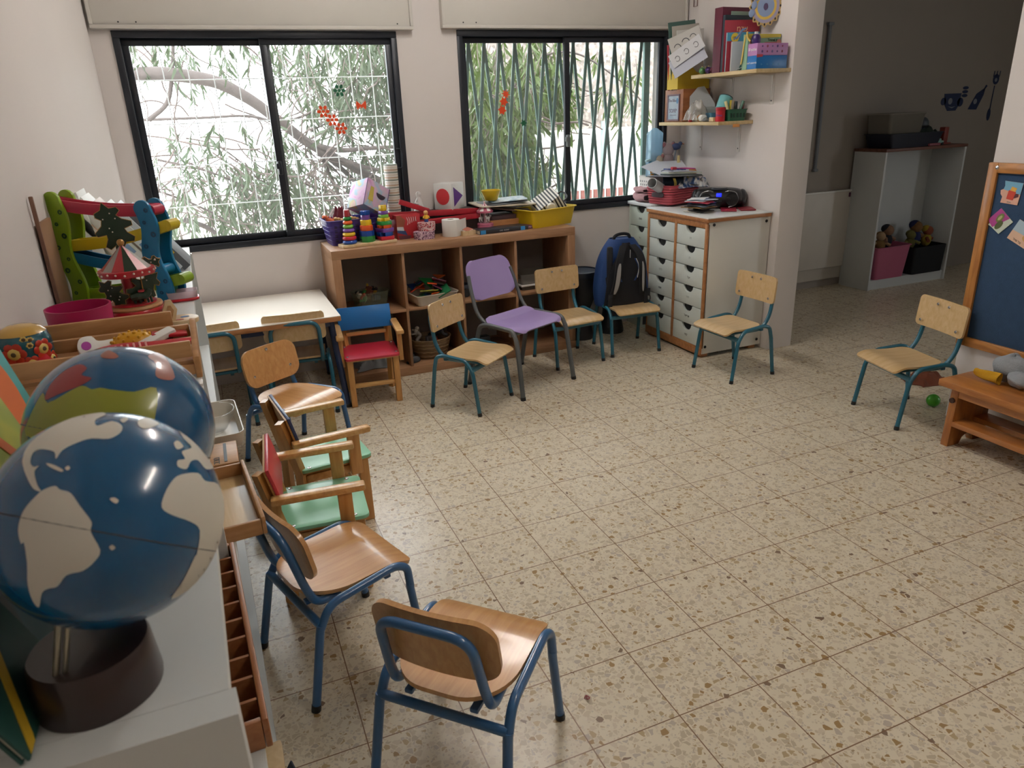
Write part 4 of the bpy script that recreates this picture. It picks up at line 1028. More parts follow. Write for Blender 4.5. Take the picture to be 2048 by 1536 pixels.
g = G(); g.box((.032, 0, .0425), (.008, .13, .002)); g.obj('slot', M_black, t)
g = G(); g.prism(smoothpathxy([(0, -.014), (.014, .004), (.008, .014), (0, .007), (-.008, .014), (-.014, .004)]), .042, .0432, M=MX((-.012, .045, 0))); g.obj('heart', M_redp, t)
lettering('letters', 'בבם', .026, MX((.008, -.048, .0424), (0, 0, 90)), M_black, t)
t = thing('serving_tray', 'white plastic tray with rounded rim jutting out beyond the cabinet', 'tray', (-.748, .395, ZS), rz=3)
g = G(); g.bin(.17, .32, .05, .003, .9, .03); g.obj('tray', plain('ivory_plastic', 'd3cbbd', .35), t)
bowl('glass_bowl', 'clear glass bowl standing in the white tray', (-.748, .395, ZS+.0035), [(.03, 0), (.045, .012), (.068, .05), (.075, .075)], glassy('clear_glass', 'f6f8f8', .05), 'bowl', .003)
# bottom shelf
ZB = .09
t = thing('peg_puzzle', 'pale wooden puzzle board with round hole on the bottom shelf', 'puzzle', (-.74, -.67, ZB+.001), rot=(0, -10, 0))
g = G(); g.prism(rrect(.10, .30, .008), .012, .022, bev=.002); g.obj('board', MATS['pale_wood'], t)
for y in (-.04, .06): g = G(); g.prism(ring(.019, 20, cy=y), .0221, .0226); g.obj('hole', plain('hole_dark', '46312a', .7), t)
g = G(); g.lathe([(0, 0), (.014, 0), (.014, .014), (0, .016)], 16, M=MX((0, -.045, .0226))); g.obj('peg', M_whitep, t)
t = thing('strap', 'dark navy strap with grey cord hanging by the bottom shelf', 'strap', (-.675, -.70, 0))
g = G(); g.sheet(lambda u, v: (.02*math.sin(3*u)-.02+.012*v, -.10+.30*u, .006+.09*math.sin(PI*u)**2*.6+.02*v), 16, 3, .004); g.obj('band', plain('navy_webbing', '2a3242', .8, bump=.3, bscale=300), t)
g = G(); g.tube(smoothpath([(-.02, -.05, .07), (0, -.02, .08), (.012, .02, .05), (.014, .05, .012)]), .003, 6); g.obj('cord', plain('cord_grey', '9b9da0', .6), t)
t = thing('plastic_bag', 'crumpled clear plastic bag on the floor beside the cabinet', 'bag', (-.64, .72, 0))
random.seed(3)
def bagf(u, v):
    a = 2*PI*u; ph = PI*(.02+.96*v)
    r = .085*(1+.22*math.sin(5*a+3*v)+.15*math.sin(9*a-6*v)+.10*math.sin(17*a+11*v))
    return (r*.6*math.sin(ph)*math.cos(a), r*1.6*math.sin(ph)*math.sin(a), .078-.075*math.cos(ph))
g = G(); g.sheet(bagf, 60, 30, .0008); g.obj('film', glassy('clear_film', 'e6e4e0', .30, .2), t)

# ------------------------------------------------------------------ wooden cube shelf under the windows
X0, X1, YB, YFR, HS = -.065, 1.4375, 2.495, 2.11, .7875
t = thing('shelf_unit', 'wide wood-veneer shelf unit of eight open compartments under the windows', 'shelf')
yc, d = (YB+YFR)/2, YB-YFR
def pb(nm, a, b, z0, z1, ins=0, mat=None):
    g = G(); g.box(((a+b)/2, yc+ins/2, (z0+z1)/2), (b-a, d-ins, z1-z0), bev=.0015); return g.obj(nm, mat or M_oak, t)
pb('top', X0, X1, HS-.05, HS); pb('bottom', X0, X1, 0, .05)
M_oakv = wood('oak_veneer_upright', 'a37c5b', '906a4b', (50, 50, 6), .5)
pb('side_panel', X0, X0+.05, .05, HS-.05, 0, M_oakv); pb('side_panel', X1-.05, X1, .05, HS-.05, 0, M_oakv)
xi0, xi1 = X0+.05, X1-.05
for k in (1, 2, 3):
    x = xi0+(xi1-xi0)*k/4; pb('divider', x-.008, x+.008, .05, HS-.05, .01, M_oakv)
pb('middle_shelf', xi0, xi1, .392, .408, .012)
g = G(); g.box((.686, YB-.003, HS/2), (1.46, .004, .72)); g.obj('back_panel', plain('shelf_back', '8d8580', .7, var=.04), t, smooth=0)
# ---- row 1
def heap(parent, name, n, box, cols, size, seed, shape='mix'):
    random.seed(seed); parts = []
    for k in range(n):
        c = (random.uniform(-box[0], box[0]), random.uniform(-box[1], box[1]), box[2]+random.uniform(0, box[3])); s = size*random.uniform(.6, 1.2)
        g = G(); r = [random.uniform(0, 360) for _ in range(3)]
        if shape == 'tile': g.prism([(-s, -s), (s, -s), (0, s)] if k % 2 else [(-s, -s), (s, -s), (s, s), (-s, s)], -.003, .003, M=MX(c, (random.uniform(-40, 40), random.uniform(-40, 40), r[2])), bev=.001)
        elif k % 3 == 0: g.ball(c, s, (1, .7, .6), 10, 8, rot=r)
        elif k % 3 == 1: g.box(c, (s*1.6, s, s*.8), bev=s*.2, rot=r)
        else: g.tube(smoothpath([Vector(c)+Vector((random.uniform(-s, s), random.uniform(-s, s), random.uniform(-s*.3, s))) for _ in range(4)], 3), s*.35, 6)
        m = cols[k % len(cols)]; o = g.obj(name, plain('toy_'+m, m, .4)); o.parent = parent; parts.append(o)
    return parts
def toyset(name, cat, group, labels, cols, base, seed, sp, size, shape='mix', kind=None):
    """separate little toys piled in a container: each its own thing"""
    random.seed(seed)
    for k in range(len(cols)):
        s = size*random.uniform(.75, 1.2)
        c = Vector(base)+Vector((random.uniform(-sp[0], sp[0]), random.uniform(-sp[1], sp[1]), sp[2]*k/len(cols)))
        g = G(); r = (random.uniform(-35, 35), random.uniform(-35, 35), random.uniform(0, 360)) if shape == 'tile' else [random.uniform(0, 360) for _ in range(3)]
        if shape == 'tile': g.prism([(-s, -s*.85), (s, -s*.85), (0, s)] if k % 2 else rrect(1.7*s, 1.7*s, .004, 2), -.003, .003, bev=.001)
        else:
            q = k % 3
            if q == 0: g.ball((0, 0, 0), s*.7, (1, .7, .65), 12, 8); g.ball((s*.7, 0, s*.25), s*.42, u=10, v=8); g.tube([(-s*.3, s*.2, 0), (-s*.4, s*.5, -s*.8)], s*.17, 6); g.tube([(s*.3, -s*.2, 0), (s*.4, -s*.5, -s*.8)], s*.17, 6)
            elif q == 1: g.box((0, 0, 0), (s*1.7, s*.8, s*.6), bev=s*.18); g.box((-s*.1, 0, s*.45), (s*.8, s*.7, s*.4), bev=s*.12); [g.cyl((sx*s*.5, -s*.42, -s*.28), (sx*s*.5, s*.42, -s*.28), s*.22, n=10) for sx in (-1, 1)]
            else: g.tube(smoothpath([(-s, 0, 0), (-s*.3, s*.4, s*.2), (s*.3, -s*.3, s*.1), (s, s*.1, s*.3)], 4), s*.28, 8); g.ball((s, s*.1, s*.3), s*.38, u=10, v=8)
        o = g.obj(name, plain('toy_'+cols[k], cols[k], .4, trans=0), loc=c, rot=r); tag(o, labels[k] if isinstance(labels, (list, tuple)) else labels, cat, group)
cell = lambda k: (xi0+(xi1-xi0)*(k+.5)/4)
t = thing('toy_tub', 'clear plastic tub of small toys in the upper left shelf compartment', 'tub', (.165, 2.33, .409), rz=12)
g = G(); g.bin(.20, .15, .085, .002, .85, .03, lip=.004); g.obj('tub', glassy('clear_green_tub', 'd5e6d2', .18), t)
CN = {'1d1f2a': 'black', '2f6f9f': 'blue', 'b8402f': 'red', '3c8a4a': 'green', 'd8d3c8': 'white', '23262e': 'charcoal', 'c9a13a': 'mustard', '6b3a2c': 'brown', '15171c': 'jet black'}
cl = ['1d1f2a', '2f6f9f', 'b8402f', '3c8a4a', 'd8d3c8', '23262e', 'c9a13a', '6b3a2c', '15171c']
toyset('toy_figure', 'toy figure', 'toys in the clear tub', ['%s plastic toy in the clear tub on the shelf' % CN[c] for c in cl], cl, (.165, 2.33, .435), 4, (.065, .045, .085), .036)
t = thing('tile_tray', 'white plastic tray of magnetic tiles in the second upper compartment', 'tray', (.515, 2.255, .409), rz=8)
g = G(); g.bin(.27, .26, .06, .003, .86, .02, lip=.004); g.obj('tray', plain('ivory_plastic', 'd3cbbd', .35), t)
cl = ['1f6b3a', '18427a', 'd8481f', 'e05a22', '1d7a3f', 'c7331f', '222c4a', 'd8481f', '1e6e44', '8a8a2c', 'e2622a', '203f78', '6b2a4a', '1f7a4a', 'd9531e', '1a2c55', 'd9531f', '1f7b40', '5a2138', 'dd6a2c']
cn = {'1f6b3a': 'deep green', '18427a': 'royal blue', 'd8481f': 'orange-red', 'e05a22': 'orange', '1d7a3f': 'green', 'c7331f': 'red', '222c4a': 'navy', '1e6e44': 'sea green', '8a8a2c': 'olive', 'e2622a': 'bright orange', '203f78': 'blue', '6b2a4a': 'plum', '1f7a4a': 'emerald', 'd9531e': 'tangerine', '1a2c55': 'midnight blue', 'd9531f': 'pale orange', '1f7b40': 'leaf green', '5a2138': 'maroon', 'dd6a2c': 'light orange'}
toyset('magnetic_tile', 'toy tile', 'magnetic tiles in the white tray', ['%s translucent magnetic tile lying in the white tray' % cn[c] for c in cl], cl, (.505, 2.25, .435), 11, (.095, .085, .11), .044, 'tile')
# orientation of the dark toy truck in cell 3
t = thing('toy_truck', 'dark toy truck in the third upper compartment behind the lilac chair', 'toy truck', (.77, 2.27, .409), rz=20)
g = G(); g.box((0, 0, .05), (.16, .07, .05), bev=.008); g.box((.05, 0, .09), (.06, .065, .05), bev=.012); g.obj('body', plain('toy_navy', '1b2133', .4), t)
for x in (-.05, .05):
    for y in (-.04, .04): g = G(); g.cyl((x, y-.008, .026), (x, y+.008, .026), .026, n=18); g.obj('wheel', M_black, t)
t = thing('toy_box', 'clear lidded box with yellow toys in the upper right compartment', 'box', (1.21, 2.27, .409))
g = G(); g.bin(.24, .19, .10, .002, .92, .015); g.obj('tub', glassy('smoky_clear', 'b9b5ac', .4), t)
g = G(); g.box((0, 0, .03), (.242, .194, .012), bev=.003); g.obj('rim', M_whitep, t); g = G(); g.box((.03, -.1, .03), (.05, .008, .022), bev=.003); g.obj('clip', M_whitep, t)
cl = ['c9a21f', '2a2a2c', 'b38f2a', '4a3a2a', 'd1b45a']
toyset('toy_block', 'toy', 'toys in the clear box', ['%s toy block in the clear box on the shelf' % n for n in ('golden yellow', 'black', 'ochre', 'brown', 'pale yellow')], cl, (1.20, 2.26, .455), 8, (.07, .05, .03), .024)
# ---- row 2
t = thing('wicker_basket', 'round wicker basket of small toys in the lower second compartment', 'basket', (.50, 2.28, .051))
M_wick = bands('wicker', ['8d7559', '7a6347', '97805f', '6f5940'], 2, 60, .7)
g = G(); g.lathe([(0, 0), (.085, 0), (.095, .01), (.12, .12), (.122, .125), (.117, .125), (.112, .12), (.088, .012), (0, .010)], 40, sx=1.1, sy=.9); g.obj('body', M_wick, t)
for k in range(5): 
    z = .02+.025*k; r = .093+.027*(z/.125)
    g = G(); g.tube([(r*1.1*math.cos(a*PI/16), r*.9*math.sin(a*PI/16), z+.002*(-1)**a) for a in range(32)], .0035, 6, closed=True); g.obj('weave_band', M_wick, t)
cl = ['b3352a', '77777a', 'c9c6c0', '2c2f36', '9a8c74', '585b60', 'd8d4ca', '3a3f4a']
toyset('small_toy', 'toy', 'toys in the wicker basket', ['%s small toy in the wicker basket' % n for n in ('red', 'mid grey', 'off-white', 'black', 'tan', 'slate grey', 'cream', 'blue-grey')], cl, (.50, 2.26, .155), 21, (.085, .06, .07), .038)
for k, (x, y, rz) in enumerate(((.36, 2.20, 20), (.37, 2.27, 70))):
    t = thing('toy_shoe', ['grey felt slipper beside the wicker basket, nearer the front', 'grey felt slipper beside the wicker basket, further back'][k], 'slipper', (x+.005, y, .051), rz=rz, group='slippers by the basket')
    g = G(); g.prism(smoothpathxy([(-.05, 0), (-.035, .022), (.02, .024), (.05, .0), (.02, -.024), (-.035, -.022)]), 0, .008, bev=.002); g.obj('sole', M_black, t)
    g = G(); g.ball((.012, 0, .012), .026, (1.3, .85, .8), 16, 10); g.obj('upper', plain('felt_grey', '4d4f52', .9, bump=.2), t)
t = thing('shoe_pile', 'grey cloth bundle in the lower left compartment behind the armchair', 'cloth', (.13, 2.27, .051))
def rumple(a, b, h, seed, n=28):
    random.seed(seed); ph = [random.uniform(0, 6) for _ in range(8)]
    def f(u, v):
        x, y = 2*u-1, 2*v-1; r = math.hypot(x, y)
        e = max(0, 1-max(abs(x), abs(y))**4)
        z = h*e*(.62+.2*math.sin(5*x+ph[0]+2*y)+.16*math.sin(7*y+ph[1]-3*x)+.1*math.sin(13*x+ph[2]))
        return (a*x*(1+.12*math.sin(4*y+ph[3])), b*y*(1+.12*math.sin(4*x+ph[4])), max(.004, z))
    return f
g = G(); g.sheet(rumple(.12, .10, .09, 2), 28, 28, .003); g.obj('folds', plain('cloth_grey', '6a6c6c', .9, var=.3, scale=20), t)
t = thing('wooden_plank_toy', 'dark wooden toy base in the lower third compartment', 'toy', (.87, 2.27, .051), rz=8)
g = G(); g.box((0, 0, .014), (.26, .16, .028), bev=.004); g.obj('base', plain('dark_oak', '5d3c26', .5), t)
g = G(); g.box((-.02, .02, .05), (.10, .06, .044), bev=.01); g.obj('block', plain('toy_charcoal', '303032', .5), t)
# ---- on top
ZT = HS
def at_top(x, y): return (x, y, ZT)
t = thing('purple_basket', 'purple perforated plastic basket at the left end of the shelf top', 'basket', (.118, 2.378, ZT), rz=3)
M_pu = plain('purple_plastic', '3a2a78', .35)
g = G(); g.bin(.335, .205, .138, .003, .86, .025, lip=.006); b = g.obj('shell', M_pu, t)
M_hole = plain('hole_violet', '14122c', .6)
for row in range(4):
    for k in range(9):
        z = .03+.026*row; f = .86+.14*z/.138
        g = G(); g.box((-.12+.03*k, -.1025*f-.0006, z), (.016, .0016, .016), bev=.0005, rot=(-6, 0, 0)); g.obj('slot', M_hole, b)
for k in range(4): g = G(); g.tube([(x*1.006, y*1.006, .03+.026*k) for x, y in rrect(.335*(.88+.027*k), .205*(.88+.027*k), .022)], .0025, 6, closed=True); g.obj('band', M_pu, t)
t = thing('toy_dinosaur', 'orange dinosaur toy poking out of the purple basket', 'toy animal', (-.005, 2.35, ZT+.125), rz=200)
g = G(); g.tube(smoothpath([(-.05, 0, -.02), (-.02, 0, 0), (.015, 0, .012), (.035, 0, .035), (.055, 0, .036)], 4), [.004, .006, .008, .010, .012, .014, .015, .016, .015, .013, .011, .010, .009, .0085, .010, .010, .006], 10); g.obj('body', plain('dino_orange', 'c9623a', .5), t)
for k in range(4): g = G(); g.prism([(-.006, 0), (.006, 0), (0, .013)], -.0015, .0015, M=frame((-.01+.013*k, 0, .018+.006*k), (1, 0, .3), (0, 0, 1))); g.obj('spike', plain('dino_spike', 'a8432a', .5), t)
t = thing('toy_rope', 'tan wooden bead snake coiled in the purple basket', 'toy', (.075, 2.35, ZT+.13))
for k in range(8): g = G(); g.ball((-.055+.018*k, .012*math.sin(k), .006+.006*math.cos(k*1.3)), .013, (1, 1, .9), 14, 10); g.obj('bead', plain('bead_tan', 'b58a4c', .4), t)
t = thing('maroon_cloth', 'maroon cloth heaped in the purple basket beside the pink house', 'cloth', (.075, 2.43, ZT+.10))
g = G(); g.sheet(rumple(.06, .045, .11, 9), 20, 20, .003); g.obj('folds', plain('cloth_maroon', '5d1226', .85, var=.2), t)
# painted cardboard house
t = thing('painted_box', 'pastel pink painted cardboard box tilted on the purple basket', 'craft box', (.205, 2.385, ZT+.165), rot=(-14, 30, 24))
M_wc = wash('watercolour', ['b77fae', 'c9a5c5', 'c0a9b8', '8fb2c9', 'b9b07a', 'cf9fb4'], 9); 
g = G(); g.box((0, 0, .082), (.165, .15, .165), bev=.002); b = g.obj('box', M_wc, t)
M_ey = plain('painted_eye', '2a2030', .6); M_cre = plain('painted_yellow', 'b9a84a', .6)
g = G(); g.prism([(.03*math.cos(a*PI/10)*1.15, .03*math.sin(a*PI/10)) for a in range(10, 21)], 0, .001, M=frame((.028, -.0755, .105), (1, 0, 0), (0, 0, 1))); g.obj('painted_eye', M_ey, b)
g = G(); g.prism([(-.018, 0), (.018, 0), (.012, .085), (-.012, .085)], 0, .001, M=frame((-.04, -.0755, .04), (1, 0, 0), (0, 0, 1))); g.obj('painted_stroke', M_cre, b)
for p, q in (((-.076, -.076), 1), ((.076, -.076), 1)): g = G(); g.tube([(p[0]*1.09, p[1], 0), (p[0]*1.09, p[1], .165)], .0025, 5); g.obj('inked_edge', plain('ink_purple', '5a3f6e', .6), b)
# stacking toy
t = thing('stacking_toy', 'wooden base with three stacks of coloured rings and blocks', 'stacking toy', (.166, 2.222, ZT), rz=9)
g = G(); g.box((0, 0, .009), (.325, .088, .018), bev=.003); g.obj('base', MATS['pale_wood'], t)
SCOL = {'b': plain('stack_blue', '0f3f8f', .25, coat=.3), 'r': plain('stack_red', 'b5182c', .25, coat=.3), 'y': plain('stack_yellow', 'd8b41c', .25, coat=.3), 'p': plain('stack_purple', '6a3f92', .25, coat=.3), 'l': plain('stack_lime', '6fa83a', .25, coat=.3), 'o': plain('stack_orange', 'd8581f', .25, coat=.3), 'g': plain('stack_green', '1f7f36', .25, coat=.3), 'd': plain('stack_maroon', '8f1f28', .3, coat=.3)}
z = .018
for c, r in (('b', .042), ('r', .040), ('y', .036), ('p', .033), ('l', .030), ('o', .027), ('g', .024)):
    h = .0215; g = G(); rr_ = h/2
    g.lathe([(.008, 0)]+[(r-rr_+rr_*math.cos(a), rr_+rr_*math.sin(a)) for a in [R(x) for x in range(-90, 91, 18)]]+[(.008, h)], 28); g.obj('ring', SCOL[c], t, loc=(-.106, 0, z)); z += h
g = G(); g.lathe([(.016, 0), (.019, .002), (.016, .036), (.013, .038), (0, .038)], 20); g.obj('top_peg', SCOL['d'], t, loc=(-.106, 0, z))
z = .018
for c, r, h in (('g', .043, .033), ('b', .041, .030), ('o', .036, .030), ('y', .031, .030), ('p', .025, .026)):
    g = G(); g.prism([(r*math.cos(R(22.5+45*k)), r*math.sin(R(22.5+45*k))) for k in range(8)], 0, h, bev=.002); g.obj('block', SCOL[c], t, loc=(0, 0, z)); z += h
g = G(); g.prism(star(.030, .018, 6), 0, .024, bev=.002); g.obj('top_block', SCOL['b'], t, loc=(0, 0, z))
z = .018
def cross(s): return [(-s, -s*.5), (-s*.5, -s*.5), (-s*.5, -s), (s*.5, -s), (s*.5, -s*.5), (s, -s*.5), (s, s*.5), (s*.5, s*.5), (s*.5, s), (-s*.5, s), (-s*.5, s*.5), (-s, s*.5)]
for k, (c, s, h) in enumerate((('r', .041, .022), ('b', .042, .022), ('p', .039, .022), ('o', .037, .018), ('g', .034, .022), ('y', .033, .018), ('l', .024, .018), ('p', .022, .020), ('y', .017, .032))):
    g = G()
    if k in (1, 3, 5): g.prism(cross(s), 0, h, bev=.0015)
    else: g.prism(rrect(2*s, 2*s, .004, 2), 0, h, bev=.0015)
    g.obj('block', SCOL[c], t, loc=(.108, 0, z), rot=(0, 0, 8*(k % 3))); z += h
# red picture box, tins, doll
t = thing('red_box', 'red patterned box with printed picture standing behind the tins', 'box', (.425, 2.335, ZT), rz=6)
g = G(); g.box((0, 0, .07), (.15, .09, .14), bev=.003); b = g.obj('box', plain('red_card', 'a5242b', .5, var=.12, scale=25), t)
for c, out in (('8a4a34', [(-.074, .075), (-.03, .07), (-.02, .11), (-.05, .138), (-.074, .138)]), ('c9ccd0', [(-.074, .055), (-.03, .048), (-.034, .072), (-.074, .074)]), ('23406f', [(-.074, .040), (-.012, .020), (-.022, .048), (-.074, .054)]), ('5a3038', [(-.06, .0), (.0, .0), (.012, .018), (-.07, .022)])):
    g = G(); g.prism(out, 0, .0008, M=frame((0, -.0452, 0), (1, 0, 0), (0, 0, 1))); g.obj('printed_patch', plain('print_'+c, c, .5), b)
for k in range(5): g = G(); g.tube(smoothpath([(-.01+.014*k, -.0455, .125), (-.002+.012*k, -.0455, .10), (-.008+.014*k, -.0455, .08+.006*k)], 4), .002, 5); g.obj('printed_stripe', M_whitep, b)
M_t1 = speck('tin_purple_print', 'b79aa8', ['4a2346', '8f6a86', 'd9c6cf', '5d2f52'], 130, .5, .35); M_t2 = speck('tin_heart_print', 'c9a9a9', ['a3202f', 'd9c4c0', '6e1a2a', 'b5303a'], 120, .5, .35)
def tin(lab, x, y, z, a, b_, h, m):
    t = thing('oval_tin', lab, 'tin', (x, y, z))
    g = G(); g.lathe([(0, 0), (1, 0), (1, h*.62), (0, h*.62)], 36, M=MX(s=(a, b_, 1))); g.obj('body', m, t)
    g = G(); g.lathe([(1.03, h*.45), (1.03, h*.97), (1.0, h), (0, h), ], 36, M=MX(s=(a, b_, 1))); g.obj('lid', m, t)
tin('purple patterned oval tin, lower of the two stacked tins', .503, 2.232, ZT, .062, .045, .045, M_t1)
tin('red heart-patterned oval tin stacked on the purple tin', .525, 2.245, ZT+.0455, .052, .040, .048, M_t2)
t = thing('peg_doll', 'small wooden peg doll in yellow and blue standing on the tins', 'doll', (.527, 2.248, ZT+.094))
g = G(); g.lathe([(0, 0), (.012, 0), (.013, .018), (.011, .02)], 18); g.obj('trousers', plain('doll_blue', '2a4484', .4), t)
g = G(); g.lathe([(.0135, .018), (.015, .024), (.012, .038), (.006, .042)], 18); g.tube([(-.014, 0, .034), (-.018, -.006, .022)], .004, 6); g.tube([(.014, 0, .034), (.018, -.006, .022)], .004, 6); g.obj('shirt', plain('doll_yellow', 'd0a32a', .4), t)
g = G(); g.ball((0, 0, .053), .0135, u=16, v=12); g.obj('head', plain('doll_skin', 'c99a62', .4), t)
# toilet roll
t = thing('toilet_roll', 'white toilet paper roll with its loose end hanging at the right', 'toilet roll', (.672, 2.235, ZT))
M_pap = plain('tissue', 'd9d9d6', .9, var=.02, bump=.15, bscale=150)
g = G(); g.lathe([(.020, 0), (.052, 0), (.053, .003), (.053, .095), (.052, .098), (.020, .098), (.020, 0)], 40); g.obj('roll', M_pap, t)
g = G(); g.lathe([(.0195, .001), (.0185, .001), (.0185, .097), (.0195, .097), (.0195, .001)], 24); g.obj('core', plain('card_core', '8f8272', .8), t)
g = G(); g.sheet(lambda u, v: (.02+.085*u, -.050+.055*u+.02*u*u, .003+.093*v), 10, 4, .0008); g.obj('loose_end', M_pap, t)
t = thing('small_wooden_box', 'small light wooden box of cards beside the toilet roll', 'box', (.765, 2.215, ZT), rz=6)
g = G(); g.bin(.085, .065, .028, .004, 1, .003); g.obj('box', MATS['pale_wood'], t); 
for k in range(3): g = G(); g.box((-.005+.006*k, .004*k, .024+.004*k), (.06, .045, .0015), rot=(6*k, -5, 14*k)); g.obj('card', plain('card_'+'abc'[k], ('b07a6a', 'd6d0c6', 'a8604a')[k], .5), t)
# dark carton carrying the shape cube, red wooden frame across it
t = thing('dark_carton', 'dark brown carton behind the red bars carrying the white cube', 'carton', (.73, 2.43, ZT))
g = G(); g.box((0, 0, .066), (.47, .12, .132), bev=.004); g.obj('box', plain('dark_card', '39302e', .7, var=.1), t)
g = G(); g.box((0, -.0, .1325), (.475, .124, .003), bev=.001); g.obj('lid', plain('dark_card2', '453a36', .7), t)
t = thing('red_wooden_frame', 'red painted wooden bars of a folded frame lying across the shelf top', 'frame', (.60, 2.34, ZT))
M_rw = plain('red_paint', '9c1a28', .35, var=.05)
def bar(p, q, w, h): 
    P, Q = Vector(p)-Vector(t.location), Vector(q)-Vector(t.location); dd = Q-P
    g = G(); M = frame((P+Q)/2, dd, (0, 0, 1)); g.box((0, 0, 0), (dd.length, h, w), M=M, bev=.003); g.obj('bar', M_rw, t)
bar((.30, 2.352, .925), (.945, 2.352, .905), .018, .034); bar((.43, 2.330, .865), (.90, 2.330, .880), .016, .032); bar((.395, 2.335, 1.0), (.575, 2.345, .930), .018, .030); bar((.33, 2.352, .92), (.50, 2.332, .85), .016, .028)
for x in (.45, .88): bar((x, 2.352, .79), (x, 2.352, .90), .018, .026)
t = thing('shape_cube', 'white cube with a red circle and a purple triangle on its faces', 'box', (.735, 2.432, ZT+.136), rz=38)
g = G(); g.box((0, 0, .078), (.132, .132, .156), bev=.004); b = g.obj('cube', plain('cube_white', 'd3d4d2', .45, var=.02), t)
g = G(); g.prism(ring(.048, 40), 0, .002, M=frame((-.0662, 0, .078), (0, -1, 0), (0, 0, 1))); g.obj('red_circle', plain('shape_red', 'c4353a', .4), b)
g = G(); g.prism([(-.046, .055), (-.046, -.058), (.050, -.002)], 0, .002, M=frame((0, -.0662, .078), (1, 0, 0), (0, 0, 1))); g.obj('purple_triangle', plain('shape_purple', '5c2d85', .4), b)
t = thing('white_figurine', 'small translucent white figurine on the dark carton left of the cube', 'figurine', (.545, 2.445, ZT+.136))
g = G(); g.lathe([(0, 0), (.034, 0), (.033, .008), (.022, .04), (.017, .07), (.011, .082), (.016, .092), (.017, .103), (.010, .114), (0, .116)], 24, sy=.7); g.obj('body', plain('milk_white', 'cdccca', .4), t)
g = G(); g.tube(smoothpath([(-.014, -.01, .07), (-.026, -.018, .05), (-.008, -.024, .045)]), .006, 8); g.obj('arm', MATS['milk_white'], t)
# column of foam cups by the window frame
t = thing('cup_stack', 'tall stack of white foam plates standing against the left window', 'plate stack', (.392, 2.455, ZT))
g = G(); prof = [(0, 0), (.038, 0)]
for k in range(58): prof += [(.0385, .0072*k), (.0405, .0072*k+.002), (.0405, .0072*k+.0045), (.0385, .0072*k+.006)]
prof += [(.038, .42), (0, .42)]
g.lathe(prof, 28); o = g.obj('plates', bands('foam_stripes', ['d8d6cf', 'c9c2b4', 'd9d8d2', '7f8a80', 'd4cfc4', 'b89f86'], 2, 23, .6), t)
# pink carousel
t = thing('toy_carousel', 'small pink carousel music box with striped roof on the shelf top', 'toy carousel', (.925, 2.325, ZT))
M_pk = plain('pink_enamel', 'b8637c', .3, coat=.3); M_pw = plain('pale_pink', 'd9b9bd', .35)
g = G(); g.lathe([(0, 0), (.048, 0), (.05, .004), (.05, .040), (.047, .046), (0, .046)], 36); g.obj('base', M_pk, t)
for z in (.012, .038): g = G(); g.lathe([(.0495, z-.002), (.0515, z), (.0495, z+.002)], 36); g.obj('base_band', plain('pink_dark', 'a24f6c', .3), t)
g = G(); g.lathe([(.012, .046), (.010, .06), (.010, .105), (.014, .112)], 16); g.obj('column', M_pw, t)
g = G()
for k in range(12):
    a0, a1 = 2*PI*k/12, 2*PI*(k+1)/12; tb = bmesh.new()
    vs = [tb.verts.new((.050*math.cos(a0), .050*math.sin(a0), .118)), tb.verts.new((.050*math.cos(a1), .050*math.sin(a1), .118)), tb.verts.new((.003*math.cos(a1), .003*math.sin(a1), .165)), tb.verts.new((.003*math.cos(a0), .003*math.sin(a0), .165))]
    tb.faces.new(vs); g.put(tb, mi=k % 2)
g.obj('roof', [M_pk, M_whitep], t, smooth=0)
g = G(); g.lathe([(.03, .110), (.051, .108), (.052, .120), (.048, .119)], 36); g.obj('roof_rim', M_pk, t)
g = G(); g.ball((0, 0, .169), .006); g.obj('finial', M_pw, t)
for k in range(4):
    a = R(-80+90*k); p = Vector((.032*math.cos(a), .032*math.sin(a), .076))
    g = G(); g.ball(p, .010, (1.3, .6, .8), 12, 8, rot=None); g.ball(p+Vector((.012*math.sin(a), -.012*math.cos(a), .010)), .006, u=10, v=8); g.tube([p+Vector((0, 0, -.03)), p+Vector((0, 0, .035))], .0014, 6)
    for s in (-1, 1): g.tube([p+Vector((s*.008, 0, -.004)), p+Vector((s*.009, 0, -.022))], .0025, 6)
    g.obj('horse', M_whitep, t)
# books, wooden tray
def flatbook(lab, x, y, z, w, dd, h, rz, m, extra=()):
    t = thing('book', lab, 'book', (x, y, z), rz=rz)
    g = G(); g.box((.0, 0, h/2), (w-.006, dd-.006, h-.004)); g.obj('pages', plain('page_edges', 'd8d2c2', .8), t)
    for zz in (.001, h-.001): g = G(); g.box((0, 0, zz), (w, dd, .002), bev=.0007); g.obj('cover', m, t)
    g = G(); g.box((0, -dd/2, h/2), (w, .002, h), bev=.0007); sp = g.obj('spine', m, t)
    for m2, xx, ww in extra: g = G(); g.box((xx, -dd/2-.001, h/2), (ww, .001, h*.98)); g.obj('spine_band', m2, sp)
    return t
M_cy = plain('print_cyan', '2f86c4', .4)
tb_ = flatbook('flat black book with bright blue spine ends on the shelf top edge', .985, 2.232, ZT, .33, .115, .024, 5, plain('cover_black', '22242b', .4), ((M_cy, -.142, .035), (M_cy, .128, .03)))
lettering('spine_text', 'DVD  AUDIO', .011, frame((0, -.0588, .012), (1, 0, 0), (0, 0, 1)), plain('ink_grey', 'a9adb5', .5), tb_)
tb2 = flatbook('flat maroon book under the front corner of the yellow tub', 1.16, 2.245, ZT, .10, .085, .022, 12, plain('cover_maroon', '5f2440', .45), ())
lettering('spine_text', 'אגדה', .018, frame((.0, -.0438, .011), (1, 0, 0), (0, 0, 1)), plain('ink_pale', 'c3b3bb', .5), tb2)
